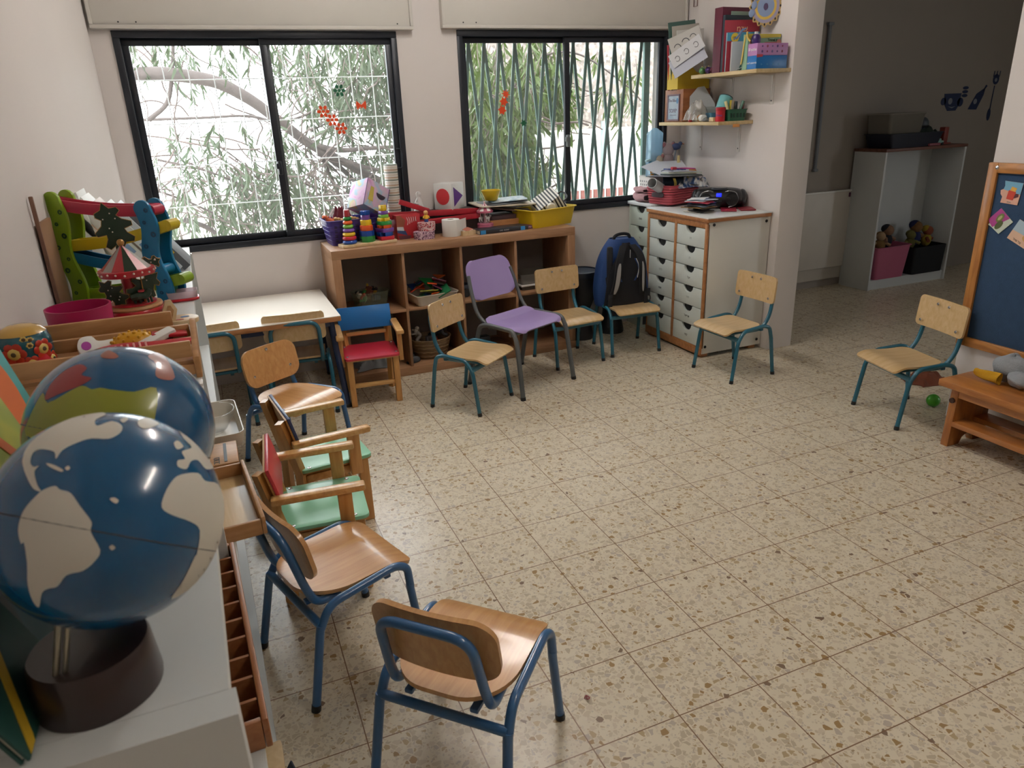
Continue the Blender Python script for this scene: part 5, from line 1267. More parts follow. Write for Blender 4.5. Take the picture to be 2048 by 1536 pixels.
t = thing('wooden_tray', 'wooden tray beneath the boards beside the pink carousel', 'tray', (1.045, 2.40, ZT), rz=3)
for y in (-.09, .09): g = G(); g.box((0, y, .028), (.19, .010, .056), bev=.002); g.obj('side', M_edge, t)
for x in (-.09, .09): g = G(); g.box((x, 0, .028), (.010, .17, .056), bev=.002); g.obj('end', M_edge, t)
g = G(); g.box((0, 0, .004), (.17, .17, .006)); g.obj('floor', M_edge, t)
g = G(); g.box((0, 0, .058), (.18, .16, .05), bev=.01); g.obj('dark_blocks', plain('toy_dark', '40292c', .6, var=.3, scale=60), t)
# stack of boards
for k, (lab, w, dd, z, rx, ry, rz, m) in enumerate((('brown-backed board at the bottom of the leaning board stack', .32, .17, .900, 4, 9, -8, plain('board_umber', '6d5246', .6)),
        ('wide pale tray board in the middle of the board stack', .40, .21, .928, 3, 2, 6, plain('board_cream', 'c9bfae', .45)), ('dark-topped thin board near the top of the board stack', .30, .18, .940, 3, -1, 12, plain('board_slate', '54585e', .5)),
        ('pale blue painted sheet on top of the board stack', .24, .15, .952, 3, -2, -6, wash('sheet_blue', ['8fa9b9', 'c3cbd0', '6d8ea2'], 12)))):
    t = thing('board', lab, 'board', (1.075+.02*(k == 0)+.035*(k == 3), 2.405, z), rot=(rx, ry, rz), group='boards stacked on the shelf')
    g = G(); g.prism(rrect(w, dd, .03 if k else .01), 0, .007 if k < 2 else .004, bev=.001); g.obj('sheet', m, t)
g = G(); p = [(.026, 0), (.030, .002), (.047, .046), (.048, .050)]
p = [(r*1.3, z*1.25) for r, z in p]
bowl('yellow_bowl', 'yellow plastic bowl standing on the board stack', (1.0, 2.40, .956), p, plain('yellow_plastic', 'd2b41f', .3, var=.03), 'bowl', .003)
# yellow tub with striped basket and cup
t = thing('yellow_tub', 'yellow rectangular plastic tub at the right end of the shelf top', 'tub', (1.325, 2.330, ZT), rz=17)
g = G(); g.bin(.37, .235, .105, .004, .88, .035, lip=.012); g.obj('tub', plain('yellow_plastic', 'd2b41f', .3, var=.03), t)
t = thing('striped_basket', 'black and white striped plastic basket tilted in the yellow tub', 'basket', (1.385, 2.36, ZT+.085), rot=(28, -32, -12))
M_str = bands('bw_stripes', ['16181c', 'd8d6ce'], 0, 48, .4)
g = G(); g.bin(.20, .15, .10, .003, .85, .02, M=MX((0, 0, .10), (180, 0, 0))); g.obj('body', M_str, t)
for s in (-1, 1): g = G(); g.tube(smoothpath([(.10, s*.035, .0), (.135, s*.03, -.005), (.145, 0, -.006)]) if False else smoothpath([(.085, -.045, .03), (.125, -.04, .03), (.135, 0, .03), (.125, .04, .03), (.085, .045, .03)]), .005, 8); 
g.obj('handle', M_black, t)
t = thing('white_cup', 'white cup lying on its side in the yellow tub', 'cup', (1.352, 2.275, ZT+.11), rot=(100, 0, -12))
g = G(); g.lathe([(0, .0), (.026, 0), (.030, .004), (.034, .07), (.032, .07), (.028, .006), (0, .004)], 28, M=MX((0, 0, .03), (180, 0, 0))); g.obj('cup', plain('cream_plastic', 'd3cfc0', .4), t)
t = thing('wooden_spoon', 'thin grey stick lying in the yellow tub', 'stick', (1.42, 2.29, ZT+.095), rot=(0, 12, -30))
g = G(); g.cyl((-.06, 0, 0), (.06, 0, .0), .004); g.obj('stick', plain('stick_mauve', '7d7487', .5), t)

# ------------------------------------------------------------------ drawer cabinets in the corner
M_dw = plain('drawer_white', 'c8cfc9', .45, var=.025)
M_dwg = plain('drawer_mint', 'c0cdc3', .45, var=.025)
M_ink = plain('ink_dark', '3a3030', .6); M_inkf = plain('ink_faint', '9aa09c', .6)
def drawer_front(parent, nm, w, h, M, label_txt, ink, mat):
    """drawer front with a half-round finger cut-out at its top edge; x = width, y = height, z = out"""
    r = .050; n = 12
    out = [(-w/2, 0), (w/2, 0), (w/2, h), (r, h)]+[(r*math.cos(R(-180*k/n)), h+r*.80*math.sin(R(-180*k/n))) for k in range(1, n)]+[(-r, h), (-w/2, h)]
    g = G(); g.prism(out, -.016, 0, bev=.0008); me = g.obj(nm, mat, parent); me.matrix_local = M
    g = G(); g.prism([(r*1.0*math.cos(R(-180*k/n)), h+r*.80*math.sin(R(-180*k/n))) for k in range(0, n+1)], -.10, -.017); o = g.obj('finger_recess', M_black, me)
    if label_txt: lettering('name_tag', label_txt[::-1], .020, MX((0, h*.40, .0003)), ink, me, .0004)
    return me
# wide two-column cabinet
CX0, CX1, CY0, CY1, CH = 2.012, 2.458, 1.537, 2.165, .853
t = thing('drawer_cabinet', 'white twelve-drawer cabinet with beech edges in the corner', 'drawer cabinet')
g = G(); g.prism([(x, y) for x, y in ((CX0-.018, CY0-.012), (CX1, CY0-.012), (CX1, CY1+.012), (CX0-.018, CY1+.012))], CH-.006, CH, bev=.0008); g.obj('top', M_white, t)
g = G(); g.prism(rrect(CX1-CX0+.02, CY1-CY0+.026, .012, 3, (CX0+CX1)/2-.009, (CY0+CY1)/2), CH-.026, CH-.0055, bev=.002); g.obj('top_edge', M_edge, t)
for y in (CY0+.009, CY1-.009): g = G(); g.box(((CX0+CX1)/2, y, (CH-.026)/2+.012), (CX1-CX0, .018, CH-.052), bev=.001); g.obj('side_panel', plain('panel_white', 'd3d2cb', .5, var=.02), t)
g = G(); g.box((CX1-.006, (CY0+CY1)/2, CH/2), (.008, CY1-CY0-.04, CH-.07)); g.obj('back_panel', M_white, t)
z0, z1 = .065, .790
for y, w in ((CY0+.010, .020), (CY1-.010, .020), ((CY0+CY1)/2, .020)): g = G(); g.box((CX0-.002, y, (z0+z1)/2+.01), (.018, w, z1-z0+.03), bev=.001); g.obj('front_upright', M_edge, t)
g = G(); g.box((CX0-.001, (CY0+CY1)/2, .808), (.016, CY1-CY0-.01, .036), bev=.001); g.obj('front_rail', M_edge, t)
g = G(); g.box((CX0-.001, (CY0+CY1)/2, .040), (.016, CY1-CY0-.01, .05), bev=.001); g.obj('front_rail', M_edge, t)
for y in (CY0+.05, CY1-.05): g = G(); g.box((CX0+.03, y, .010), (.05, .07, .02), bev=.003); g.obj('foot', M_edge, t)
for y in (CY0+.05, CY1-.05): g = G(); g.box((CX1-.05, y, .010), (.05, .07, .02), bev=.003); g.obj('foot', M_edge, t)
txt = {(0, 2): ('מיקי', M_inkf), (0, 3): ('אגם', M_ink), (0, 4): ('נתן', M_ink), (0, 5): ('יה', M_inkf), (1, 0): ('נה', M_inkf), (1, 1): ('לו', M_inkf), (1, 2): ('יעל', M_ink), (1, 3): ('ינאי', M_inkf), (1, 4): ('אריאל', M_ink), (1, 5): ('קאי', M_ink)}
hh = (z1-z0)/6; wdr = (CY1-CY0-.06)/2-.004
for c in range(2):
    yc_ = (CY1-.020-wdr/2-.002) if c == 0 else (CY0+.020+wdr/2+.002)
    for r_ in range(6):
        z = z1-hh*(r_+1)
        M = frame((CX0-.007, yc_, z+.002), (0, -1, 0), (0, 0, 1))
        tx = txt.get((c, r_), (None, None)); drawer_front(t, 'drawer', wdr, hh-.005, M, tx[0], tx[1], M_dw)
for x, z in ((CX0+.035, .81), (CX1-.03, .80), (CX0+.02, .07), (CX1-.03, .06)):
    g = G(); g.cyl((x, CY0-.0005, z), (x, CY0-.003, z), .009, n=14); g.obj('screw_cap', M_black, t)
# narrow mint cabinet behind it
DX0, DX1, DY0, DY1, DH = 2.06, 2.458, 2.195, 2.492, .865
t = thing('drawer_cabinet', 'narrow pale green drawer cabinet behind the wide one, under the window', 'drawer cabinet')
g = G(); g.box(((DX0+DX1)/2-.006, (DY0+DY1)/2, DH-.010), (DX1-DX0+.02, DY1-DY0, .020), bev=.002); g.obj('top', M_white, t)
for y in (DY0+.009, DY1-.009): g = G(); g.box(((DX0+DX1)/2, y, (DH-.022)/2), (DX1-DX0, .018, DH-.022), bev=.001); g.obj('side_panel', M_dwg, t)
g = G(); g.box((DX1-.006, (DY0+DY1)/2, DH/2), (.008, DY1-DY0-.04, DH-.05)); g.obj('back_panel', M_white, t)
g = G(); g.box((DX0+.01, (DY0+DY1)/2, .03), (.016, DY1-DY0-.04, .06)); g.obj('front_rail', M_dwg, t)
hh = (DH-.03-.06)/6
for r_ in range(6):
    M = frame((DX0-.001, (DY0+DY1)/2, .062+hh*(5-r_)), (0, -1, 0), (0, 0, 1))
    tx = (('נועם', M_ink), ('עדי', M_inkf), ('רון', M_inkf))[r_] if r_ < 3 else (None, None)
    drawer_front(t, 'drawer', DY1-DY0-.04, hh-.005, M, tx[0], tx[1], M_dwg)
ZD = CH
# towel
t = thing('towel', 'folded dusty pink towel at the front of the narrow drawer cabinet', 'towel', (2.105, 2.385, DH+.001), rz=80)
M_tw = plain('pink_towelling', 'b08a8e', .95, var=.12, scale=30, bump=.8, bscale=250)
for k, (w, h, z, xo) in enumerate(((.095, .060, .0, 0), (.085, .035, .058, .004))):
    def roll(u, v, w=w, h=h, z=z, xo=xo):
        a = 2*PI*u; e = 1-.28*abs(2*v-1)**3
        return (xo+(2*v-1)*w, .055*e*(abs(math.cos(a))**.7)*(1 if math.cos(a) > 0 else -1), z+h/2+h/2*(abs(math.sin(a))**.6)*(1 if math.sin(a) > 0 else -1)*e+.004*math.sin(9*v))
    g = G(); g.sheet(roll, 28, 14, .004); g.obj('fold', M_tw, t)
# pink woven basket with contents
t = thing('woven_basket', 'coral pink woven basket with dark handle hole on the drawer cabinet', 'basket', (2.215, 2.205, ZD+.001), rz=15)
t.location.z = DH+.001
M_wv = bands('coral_weave', ['b84f5a', '9a3a46', 'c25c65', '83323e'], 2, 75, .6)
g = G(); g.bin(.29, .22, .122, .005, .88, .03); b = g.obj('body', M_wv, t)
for k in range(7): g = G(); f = .885+.115*(.012+.0155*k)/.115*1.0; g.tube([(x*1.008, y*1.008, .010+.0155*k) for x, y in rrect(.29*f, .22*f, .03, 6)], .0055, 6, closed=True); g.obj('weave_row', plain('coral_cord', 'b14c57', .6, var=.12, scale=60), t)
g = G(); g.prism(rrect(.10, .030, .013), 0, .004, M=frame((-.1455, .0, .062), (0, -1, 0), (0.07, 0, 1))); g.obj('handle', plain('dark_handle', '3a2a30', .6), t)
for s in (-.03, .07): g = G(); g.sheet(lambda u, v: (-.06+.09*s/.07+.10*u*0+.015*math.sin(PI*u), -.10+.02*v+.006*0, .09+.075*u), 8, 2, .002); g.obj('yellow_strap', plain('strap_yellow', 'd8c25a', .5), t)
t = thing('paper_roll', 'pale paper roll standing in the woven basket', 'paper roll', (2.10, 2.17, DH+.10), rot=(70, 0, -60))
g = G(); g.lathe([(.030, 0), (.033, 0), (.033, .14), (.030, .14), (.030, 0)], 24); g.obj('roll', plain('paper_pale', 'bcc0c2', .7), t)
t = thing('dark_roll', 'dark teal cloth roll lying in the woven basket', 'cloth roll', (2.17, 2.15, DH+.115), rz=-30)
g = G(); g.tube([(-.06, 0, .02), (.07, 0, .02)], .036, 16); g.obj('roll', plain('cloth_ink', '1b2a3c', .85, var=.2), t)
t = thing('cloth_bundle', 'bundle of white and blue striped cloth in the woven basket', 'cloth', (2.27, 2.16, DH+.10))
g = G(); g.sheet(rumple(.10, .08, .085, 5), 30, 30, .003); g.obj('folds', wash('cloth_bluewhite', ['25406f', '3e5f94', 'b9bec6', 'd5d6d8', '5a5f6a'], 22, .85), t)
# boards on the basket
ZBk = DH+.172
for k, (lab, w, dd, z, rx, ry, rz, m) in enumerate((('dark board at the bottom of the stack on the woven basket', .30, .22, .0, -2, 3, 10, plain('board_charcoal', '33373d', .5)), ('dark green folder in the middle of the stack on the basket', .27, .20, .012, -1, 4, 4, plain('folder_green', '2f4440', .5)), ('pale green card on top of the stack on the basket', .25, .19, .024, -1, 2, -4, plain('card_sage', 'aebda6', .5)))):
    t = thing('folder', lab, 'folder', (2.20+.01*k, 2.17, ZBk+z), rot=(rx, ry, rz), group='folders on the woven basket')
    g = G(); g.box((0, 0, 0), (w, dd, .004), bev=.001); g.obj('cover', m, t); g = G(); g.box((.004, 0, .005), (w-.01, dd-.01, .003)); g.obj('sheet', plain('paper_white', 'cfd3d8', .6), t)
for k, (lab, x, y, z, rz, rx, ry) in enumerate((('white paper sheet leaning up at the left of the folder stack', 2.12, 2.24, .055, 25, 20, -8), ('white paper sheet lying behind the pink paddle', 2.235, 2.26, .055, -12, 24, 0))):
    t = thing('paper_sheet', lab, 'paper', (x, y, ZBk+z), rot=(rx, ry, rz)); g = G(); g.box((0, 0, 0), (.20, .15, .001)); g.obj('sheet', plain('paper_cool', 'c5cbd6', .6), t)
def paddle(lab, x, y, z, rz, m, wav):
    t = thing('paddle', lab, 'paddle', (x, y, z), rot=(3, 4, rz))
    out = smoothpathxy([(-.10, -.010), (-.05, -.012), (.0, -.030), (.06, -.030), (.085, 0), (.06, .030), (.0, .028), (-.05, .012), (-.10, .010)])
    if wav: out = [(-.09+.0095*k, .018+.006*math.sin(k*1.6)) for k in range(19)]+[(.08-.0095*k, -.018+.006*math.sin(k*1.6)) for k in range(19)]
    g = G(); g.prism(out, 0, .006, bev=.0015); g.obj('paddle', m, t); return t
paddle('dark blue wavy paddle lying on the folder stack', 2.19, 2.15, ZBk+.042, 12, plain('paddle_blue', '263a8f', .4), True)
tp = paddle('pink paddle lying on top of the folder stack', 2.235, 2.10, ZBk+.048, 16, plain('paddle_pink', 'b33a86', .4), False)
g = G(); g.cyl((-.14, 0, .003), (-.10, 0, .003), .009, n=12); g.obj('handle_tip', plain('tip_red', 'c2384a', .4), tp)
t = thing('wire_loop', 'grey wire loop resting on the folder stack', 'wire', (2.115, 2.13, ZBk+.045)); g = G(); g.tube([(.042*math.cos(2*PI*k/30), .032*math.sin(2*PI*k/30), .006*math.sin(2*PI*k/15)) for k in range(30)], .0016, 6, closed=True); g.obj('wire', plain('wire_grey', '6f7f92', .4), t)
# white basket at the back with a bag of bottles and toys
t = thing('white_basket', 'white perforated plastic basket behind the coral basket', 'basket', (2.235, 2.40, DH+.001))
g = G(); g.bin(.24, .16, .16, .003, .88, .02, lip=.004); b = g.obj('shell', M_whitep, t)
for r_ in range(6):
    for k in range(5):
        z = .02+.022*r_; f = .88+.12*z/.16; g = G(); g.box((-.12*f-.0005, -.05+.024*k, z), (.0015, .010, .012), bev=.0004); g.obj('slot', plain('slot_grey', '8b8f92', .6), b)
t = thing('blue_bag', 'translucent blue plastic bag standing up in the white basket', 'bag', (2.19, 2.40, DH+.16), rz=30)
M_bagb = glassy('blue_film', 'b9d9ec', .38, .15)
g = G(); g.sheet(lambda u, v: (.07*math.cos(2*PI*u)*(1+.10*math.sin(6*PI*u+4*v)), .045*math.sin(2*PI*u)*(1+.14*math.sin(8*PI*u)), .29*v+.02*math.sin(4*PI*u)*v), 40, 14, .0008); g.obj('film', M_bagb, t)
for nm, lab, c, s, col in (('soft_toy', 'pale mauve soft toy mouse above the white basket', (2.285, 2.385, DH+.325), .045, '8f8388'), ('soft_toy', 'beige soft toy half hidden in the blue bag', (2.20, 2.375, DH+.26), .04, 'aaa292')):
    t = thing(nm, lab, 'soft toy', c)
    m = plain('plush_'+col, col, .95, var=.15, bump=.5, bscale=200)
    g = G(); g.ball((0, 0, 0), s, (1, .8, 1.0), 18, 12); g.obj('head', m, t)
    for sx in (-1, 1): g = G(); g.ball((sx*s*.8, -.005, s*.75), s*.5, (1, .35, 1), 14, 10); e = g.obj('ear', m, t); g = G(); g.ball((sx*s*.8, -.012, s*.75), s*.32, (1, .3, 1), 12, 8); g.obj('inner_ear', plain('plush_pink', '9a6a70', .9), e)
    g = G(); g.ball((0, 0, -s*1.4), s*1.05, (1, .8, 1.1), 18, 12); g.obj('body', m, t)
t = thing('toy_bird', 'dark blue toy bird above the white basket', 'toy', (2.335, 2.36, DH+.345), rz=-20)
g = G(); g.ball((0, 0, 0), .022, (1.5, .8, 1), 14, 10); g.ball((.028, 0, .018), .014, u=12, v=8); g.obj('body', plain('bird_blue', '2c3c66', .5), t); g = G(); g.cyl((.038, 0, .018), (.055, 0, .014), .005, .001); g.obj('beak', M_org, t)
g = G(); g.tube([(0, 0, -.02), (-.02, 0, -.15)], .005, 8); g.obj('stick', plain('stick_grey', '6d7a88', .5), t)
t = thing('marker_bottle', 'bottle with orange and blue cap leaning at the left of the white basket', 'bottle', (2.125, 2.33, DH+.21), rot=(0, -14, 0))
g = G(); g.cyl((0, 0, -.05), (0, 0, .03), .011); g.obj('body', plain('bottle_orange', 'c98a2c', .4), t); g = G(); g.cyl((0, 0, .03), (0, 0, .055), .012); g.obj('cap', plain('cap_blue', '3a7a9a', .4), t); g = G(); g.box((-.012, 0, .065), (.04, .02, .016), bev=.004); g.obj('nozzle', plain('nozzle_pale', '9fc3cf', .4), t)
t = thing('yellow_peg', 'pale yellow strip standing up behind the folder stack', 'strip', (2.31, 2.29, ZBk+.02)); g = G(); g.box((0, 0, .05), (.018, .008, .10), bev=.001); g.box((.012, 0, .03), (.006, .008, .06), bev=.001); g.obj('strip', plain('peg_yellow', 'cfc08a', .5), t)
t = thing('orange_ball', 'small orange ball behind the cloth on the woven basket', 'ball', (2.375, 2.22, DH+.185)); g = G(); g.ball((0, 0, 0), .028); g.obj('shell', plain('ball_orange', 'b07340', .5), t)
t = thing('blue_cloth', 'blue and white cloth hanging over the right of the woven basket', 'cloth', (2.34, 2.14, DH+.105), rot=(0, 12, 15)); g = G(); g.sheet(rumple(.09, .06, .075, 15), 24, 24, .003); g.obj('folds', MATS['cloth_bluewhite'], t)
# boombox
t = thing('boombox', 'black portable CD player with lit blue display on the drawer cabinet', 'boombox', (2.325, 1.865, ZD+.001), rz=-38)
M_bb = plain('boombox_black', '17181c', .28, var=.1)
def pill(u, v):
    a = 2*PI*v; x = (2*u-1)*.145; e = math.sqrt(max(.0, 1-abs(2*u-1)**3.2))
    return (x, .082*math.cos(a)*(.45+.55*e)*(1 if math.sin(a) > -.3 else 1), .062+.060*math.sin(a)*(.5+.5*e)*(1 if math.sin(a) > 0 else 1.0))
g = G(); g.sheet(pill, 24, 32, .004); 
for s in (-1, 1): g.ball((s*.138, 0, .060), .058, (.55, 1.0, .95), 20, 14)
g.obj('body', M_bb, t)
g = G(); g.prism(ring(.055, 32, .050), .118, .126, bev=.003); g.obj('disc_lid', plain('lid_black', '202228', .2, coat=.5), t)
g = G(); g.lathe([(.057, .117), (.061, .117), (.061, .122), (.057, .122), (.057, .117)], 32); g.obj('lid_rim', plain('rim_grey', '4a4d52', .35), t)
g = G(); g.box((0, -.076, .085), (.030, .012, .022), rot=(-22, 0, 0), bev=.002); g.obj('display', emit('display_blue', '0a18e6', 3.0), t)
for s in (-1, 1):
    g = G(); g.tube(smoothpath([(s*.035, -.083, .105), (s*.06, -.086, .112), (s*.10, -.080, .100), (s*.115, -.077, .062), (s*.10, -.080, .028), (s*.06, -.086, .014)], 5), .0025, 8); g.obj('silver_trim', plain('silver_trim', 'a5a8ab', .25, metal=.7), t)
    g = G(); g.lathe([(0, .0), (.036, 0), (.038, .003)], 28, M=frame((s*.078, -.083, .06), (1, 0, 0), (0, 0, 1))); g.obj('speaker', plain('speaker_mesh', '0d0e10', .7, bump=.6, bscale=400), t)
for k in range(4): g = G(); g.cyl((-.015+.01*k, -.084, .050), (-.015+.01*k, -.089, .050), .0032, n=10); g.obj('button', plain('rim_grey', '4a4d52', .35), t)
# card stack
random.seed(12)
cc = [('e1e4e8', 'white'), ('b9c7d8', 'pale blue'), ('c73342', 'red'), ('2a3f7a', 'navy'), ('4a3a2c', 'brown'), ('26282c', 'black'), ('d8d2c4', 'cream'), ('6d5a3a', 'olive brown'), ('a8304a', 'crimson'), ('3a3432', 'dark brown'), ('8a6a3a', 'ochre'), ('1f2024', 'charcoal'), ('c9cfd6', 'silver'), ('55606e', 'slate')]
order = [6, 5, 9, 11, 7, 4, 10, 9, 13, 5, 3, 8, 2, 12, 1, 0]
seen = {}
for k, ci in enumerate(order):
    c, nm = cc[ci]; seen[ci] = seen.get(ci, 0)+1
    lab = '%s shaped card in the loose stack before the black CD player' % nm if order.count(ci) == 1 else '%s shaped card in the loose stack, %s of its pair' % (nm, 'lower' if seen[ci] == 1 else 'upper')
    g = G(); rr_ = .068+.028*random.random()
    g.prism(smoothpathxy([(rr_*(1+.25*(-1)**q)*math.cos(q*PI/4), rr_*.75*(1+.2*(-1)**q)*math.sin(q*PI/4)) for q in range(8)]), 0, .0035, bev=.0008)
    o = g.obj('shaped_card', plain('card_'+c, c, .45, var=.2, scale=18), loc=(2.118+random.uniform(-.018, .018), 1.775+random.uniform(-.02, .02), ZD+.0008+.0052*k), rot=(random.uniform(-1.5, 1.5), random.uniform(-1.5, 1.5), random.uniform(0, 360)))
    tag(o, lab, 'card', 'shaped cards before the CD player')
for k, (lab, x, y, rz, m) in enumerate((('dark red folder lying at the back right of the drawer cabinet', 2.405, 1.70, 62, plain('folder_red', '7e2430', .4)), ('crimson card sticking out beneath the black CD player', 2.30, 1.735, 55, plain('folder_crimson', '8f2236', .4)))):
    t = thing('folder', lab, 'folder', (x, y, ZD+.001), rz=rz); g = G(); g.box((0, 0, .005), (.15, .09, .009), bev=.002); g.obj('cover', m, t)
# ------------------------------------------------------------------ backpack on the chair and the black drums
t = thing('backpack', 'blue and black backpack with grey strap patches sitting on a chair', 'backpack', (1.715, 2.015, .289), rz=-4)
M_bb1 = plain('pack_blue', '0f376f', .7, var=.12, bump=.3, bscale=300); M_bk = plain('pack_black', '0e1119', .8, var=.15, bump=.3, bscale=300); M_gs = plain('pack_grey', '9a9ca0', .6)
def packf(u, v):
    z = .415*v; a = 2*PI*u
    w = .172*(1-.55*max(0, (v-.45)/.55)**2.0) + .012*math.sin(PI*min(1, v*2)); dth = .085*(1-.35*max(0, (v-.6)/.4)**2)
    c, s_ = math.cos(a), math.sin(a)
    return (w*(abs(c)**.6)*(1 if c > 0 else -1), dth*(abs(s_)**.7)*(1 if s_ > 0 else -1)*(1 if s_ > 0 else .85), z)
g = G(); g.sheet(packf, 40, 24, .004); g.lathe([(0, 0), (1, 0)], 8, M=MX((0, 0, .411), s=(.07, .05, 1))); g.prism(ring(.14, 24, .075), 0, .006)
g.obj('main_bag', M_bb1, t)
g = G(); g.sheet(lambda u, v: ((2*u-1)*(.10+.055*(1-v))*(1-.75*max(0, v-.55)/.45), -.083+.022*max(0, v-.6)/.4-.012*math.sin(PI*u), .01+.385*v), 16, 18, .012); g.obj('back_panel', M_bk, t)
g = G(); g.box((-.112, -.066, .21), (.035, .035, .34), bev=.012); g.obj('side_panel', M_bk, t); g = G(); g.box((.118, -.05, .14), (.05, .05, .26), bev=.015); g.obj('side_panel', M_bk, t)
g = G(); g.prism(ring(.172, 28, .098), 0, .19, M=MX((0, 0, .005)), bev=.01); g.obj('lower_bag', M_bk, t)
g = G(); g.tube(smoothpath([(-.06, .0, .400), (-.045, -.005, .432), (0, -.008, .442), (.045, -.005, .432), (.06, 0, .400)]), .010, 10); g.obj('grab_handle', M_bk, t)
for s in (-1, 1):
    pts = [(s*.030, -.088, .385), (s*.062, -.122, .335), (s*.080, -.135, .27), (s*.088, -.128, .17), (s*.100, -.108, .09), (s*.120, -.085, .04)]
    sp = smoothpath(pts, 5); g = G(); n_ = len(sp)-1
    g.sheet(lambda u, v, sp=sp, n_=n_: tuple(sp[min(n_, int(u*n_+.5))]+Vector(((2*v-1)*.022, 0, 0))), n_, 4, .012); st = g.obj('shoulder_strap', M_bk, t)
    g = G(); a_, b_ = (.38, .82) if s < 0 else (.38, .80); wgt = .014 if s < 0 else .008
    i0, i1 = int(n_*a_), int(n_*b_)
    seg = sp[i0:i1+1]; m_ = len(seg)-1
    g.sheet(lambda u, v, seg=seg, m_=m_, wgt=wgt: tuple(seg[min(m_, int(u*m_+.5))]+Vector((-.004+(2*v-1)*wgt*(1-.6*abs(2*u-1)**3), -.0135, 0))), m_, 3, .001); g.obj('grey_patch', M_gs, st)
    g = G(); g.sheet(lambda u, v, s=s: (s*(.052+.024*math.sin(PI*u))*1+s*.012*v-.012*s, -.1005-.008*math.sin(PI*u), .30-.14*u), 12, 2, .002); g.obj('blue_wing', M_bb1, t)
    g = G(); g.tube(smoothpath([(s*.050, -.106, .30), (s*.064, -.118, .25), (s*.058, -.112, .18)], 4), .0028, 6); g.obj('white_piping', plain('piping_white', 'c5c7ca', .5), t)
    g = G(); g.box((s*.125, -.10, -.03 if s > 0 else -.02), (.03 if s < 0 else .022, .008, .22), bev=.002, rot=(4, 0, 0)); g.obj('hanging_strap', M_bk, t)
g = G(); g.tube(smoothpath([(.135, -.105, .07), (.152, -.11, .05), (.150, -.11, .02), (.132, -.108, .01)]), .003, 6); g.obj('buckle_loop', M_bk, t)
g = G(); g.box((.135, -.10, .075), (.045, .012, .05), bev=.006); g.obj('buckle', M_bk, t)
g = G(); g.box((.012, -.098, .33), (.004, .003, .05), bev=.001); g.obj('logo_strip', M_gs, t)
for lab, x, y, h in (('black goblet drum standing behind the chair, left of the backpack', 1.575, 2.30, .47), ('black goblet drum on the floor behind the backpack chair', 1.83, 2.33, .42)):
    t = thing('drum', lab, 'drum', (x, y, 0))
    g = G(); g.lathe([(0, 0), (.085, 0), (.088, .01), (.075, .08), (.06, .15), (.062, .20), (.10, .30), (.118, h-.05), (.118, h-.012), (.110, h-.010), (0, h-.010)], 36); g.obj('shell', plain('drum_black', '14161c', .4, var=.15), t, smooth=60)
    g = G(); g.lathe([(.119, h-.045), (.122, h-.04), (.122, h-.004), (.116, h), (.108, h), (.108, h-.008)], 36); g.obj('rim', plain('drum_rim', '1d232e', .35), t)
    g = G(); g.lathe([(.1085, h-.006), (0, h-.004)], 36); g.obj('skin', plain('drum_skin', '28384a', .4), t)

# ------------------------------------------------------------------ shelves on the right-hand wall
M_shw = wood('shelf_pine', 'cdb98f', 'b59d70', (50, 5, 30), .5); M_brk = plain('bracket_white', 'd8d3cf', .45)
XW = 2.465
def wallshelf(lab, x0, y0, y1, z, bys):
    t = thing('wall_shelf', lab, 'shelf', (XW, (y0+y1)/2, z))
    g = G(); g.box(((x0-XW)/2, 0, -.010), (XW-x0, y1-y0, .020), bev=.0015); g.obj('board', M_shw, t)
    for y in bys:
        yy = y-(y0+y1)/2; g = G(); g.box((-.0015, yy, -.10), (.003, .030, .17), bev=.001); g.box((-.09, yy, -.0225), (.18, .030, .003), bev=.001)
        g.prism([(-.008, -.03), (-.004, -.14), (-.002, -.14), (-.002, -.024), (-.13, -.024)], yy-.005, yy+.005, M=Matrix(((1, 0, 0, 0), (0, 0, 1, 0), (0, 1, 0, 0), (0, 0, 0, 1)))); br = g.obj('bracket', M_brk, t)
        for zz in (-.05, -.165): g = G(); g.cyl((-.003, yy, zz), (-.0045, yy, zz), .004, n=10); g.obj('screw', M_black, br)
wallshelf('upper pine wall shelf on white brackets, holding books and games', 2.225, 1.485, 2.075, 1.637, (1.62, 1.98))
wallshelf('lower pine wall shelf on white brackets, holding a wooden box and craft things', 2.21, 1.765, 2.385, 1.368, (1.885, 2.265))
ZU, ZL = 1.637, 1.368
# big maroon binder, books
t = thing('binder', 'tall maroon binder standing on the upper wall shelf', 'binder', (2.345, 1.862, ZU), rz=3)
M_mar = plain('binder_maroon', '56182f', .45, var=.08)
for y in (-.032, .032): g = G(); g.box((0, y, .172), (.21, .003, .344), bev=.001); g.obj('cover', M_mar, t)
g = G(); g.box((-.105, 0, .172), (.003, .066, .344), bev=.001); g.obj('spine', M_mar, t); g = G(); g.box((.0, 0, .16), (.19, .05, .30)); g.obj('pages', plain('page_grey', '6a6660', .8), t)
t = thing('folder', 'dark navy-green folder beside the maroon binder on the upper shelf', 'folder', (2.345, 1.812, ZU), rz=3); g = G(); g.box((0, 0, .15), (.21, .020, .30), bev=.002); g.obj('cover', plain('folder_navy', '20303a', .5), t)
g = G(); g.box((.01, -.004, .305), (.14, .004, .03), bev=.002); g.obj('tab', plain('tab_sage', '7f9488', .6), t)
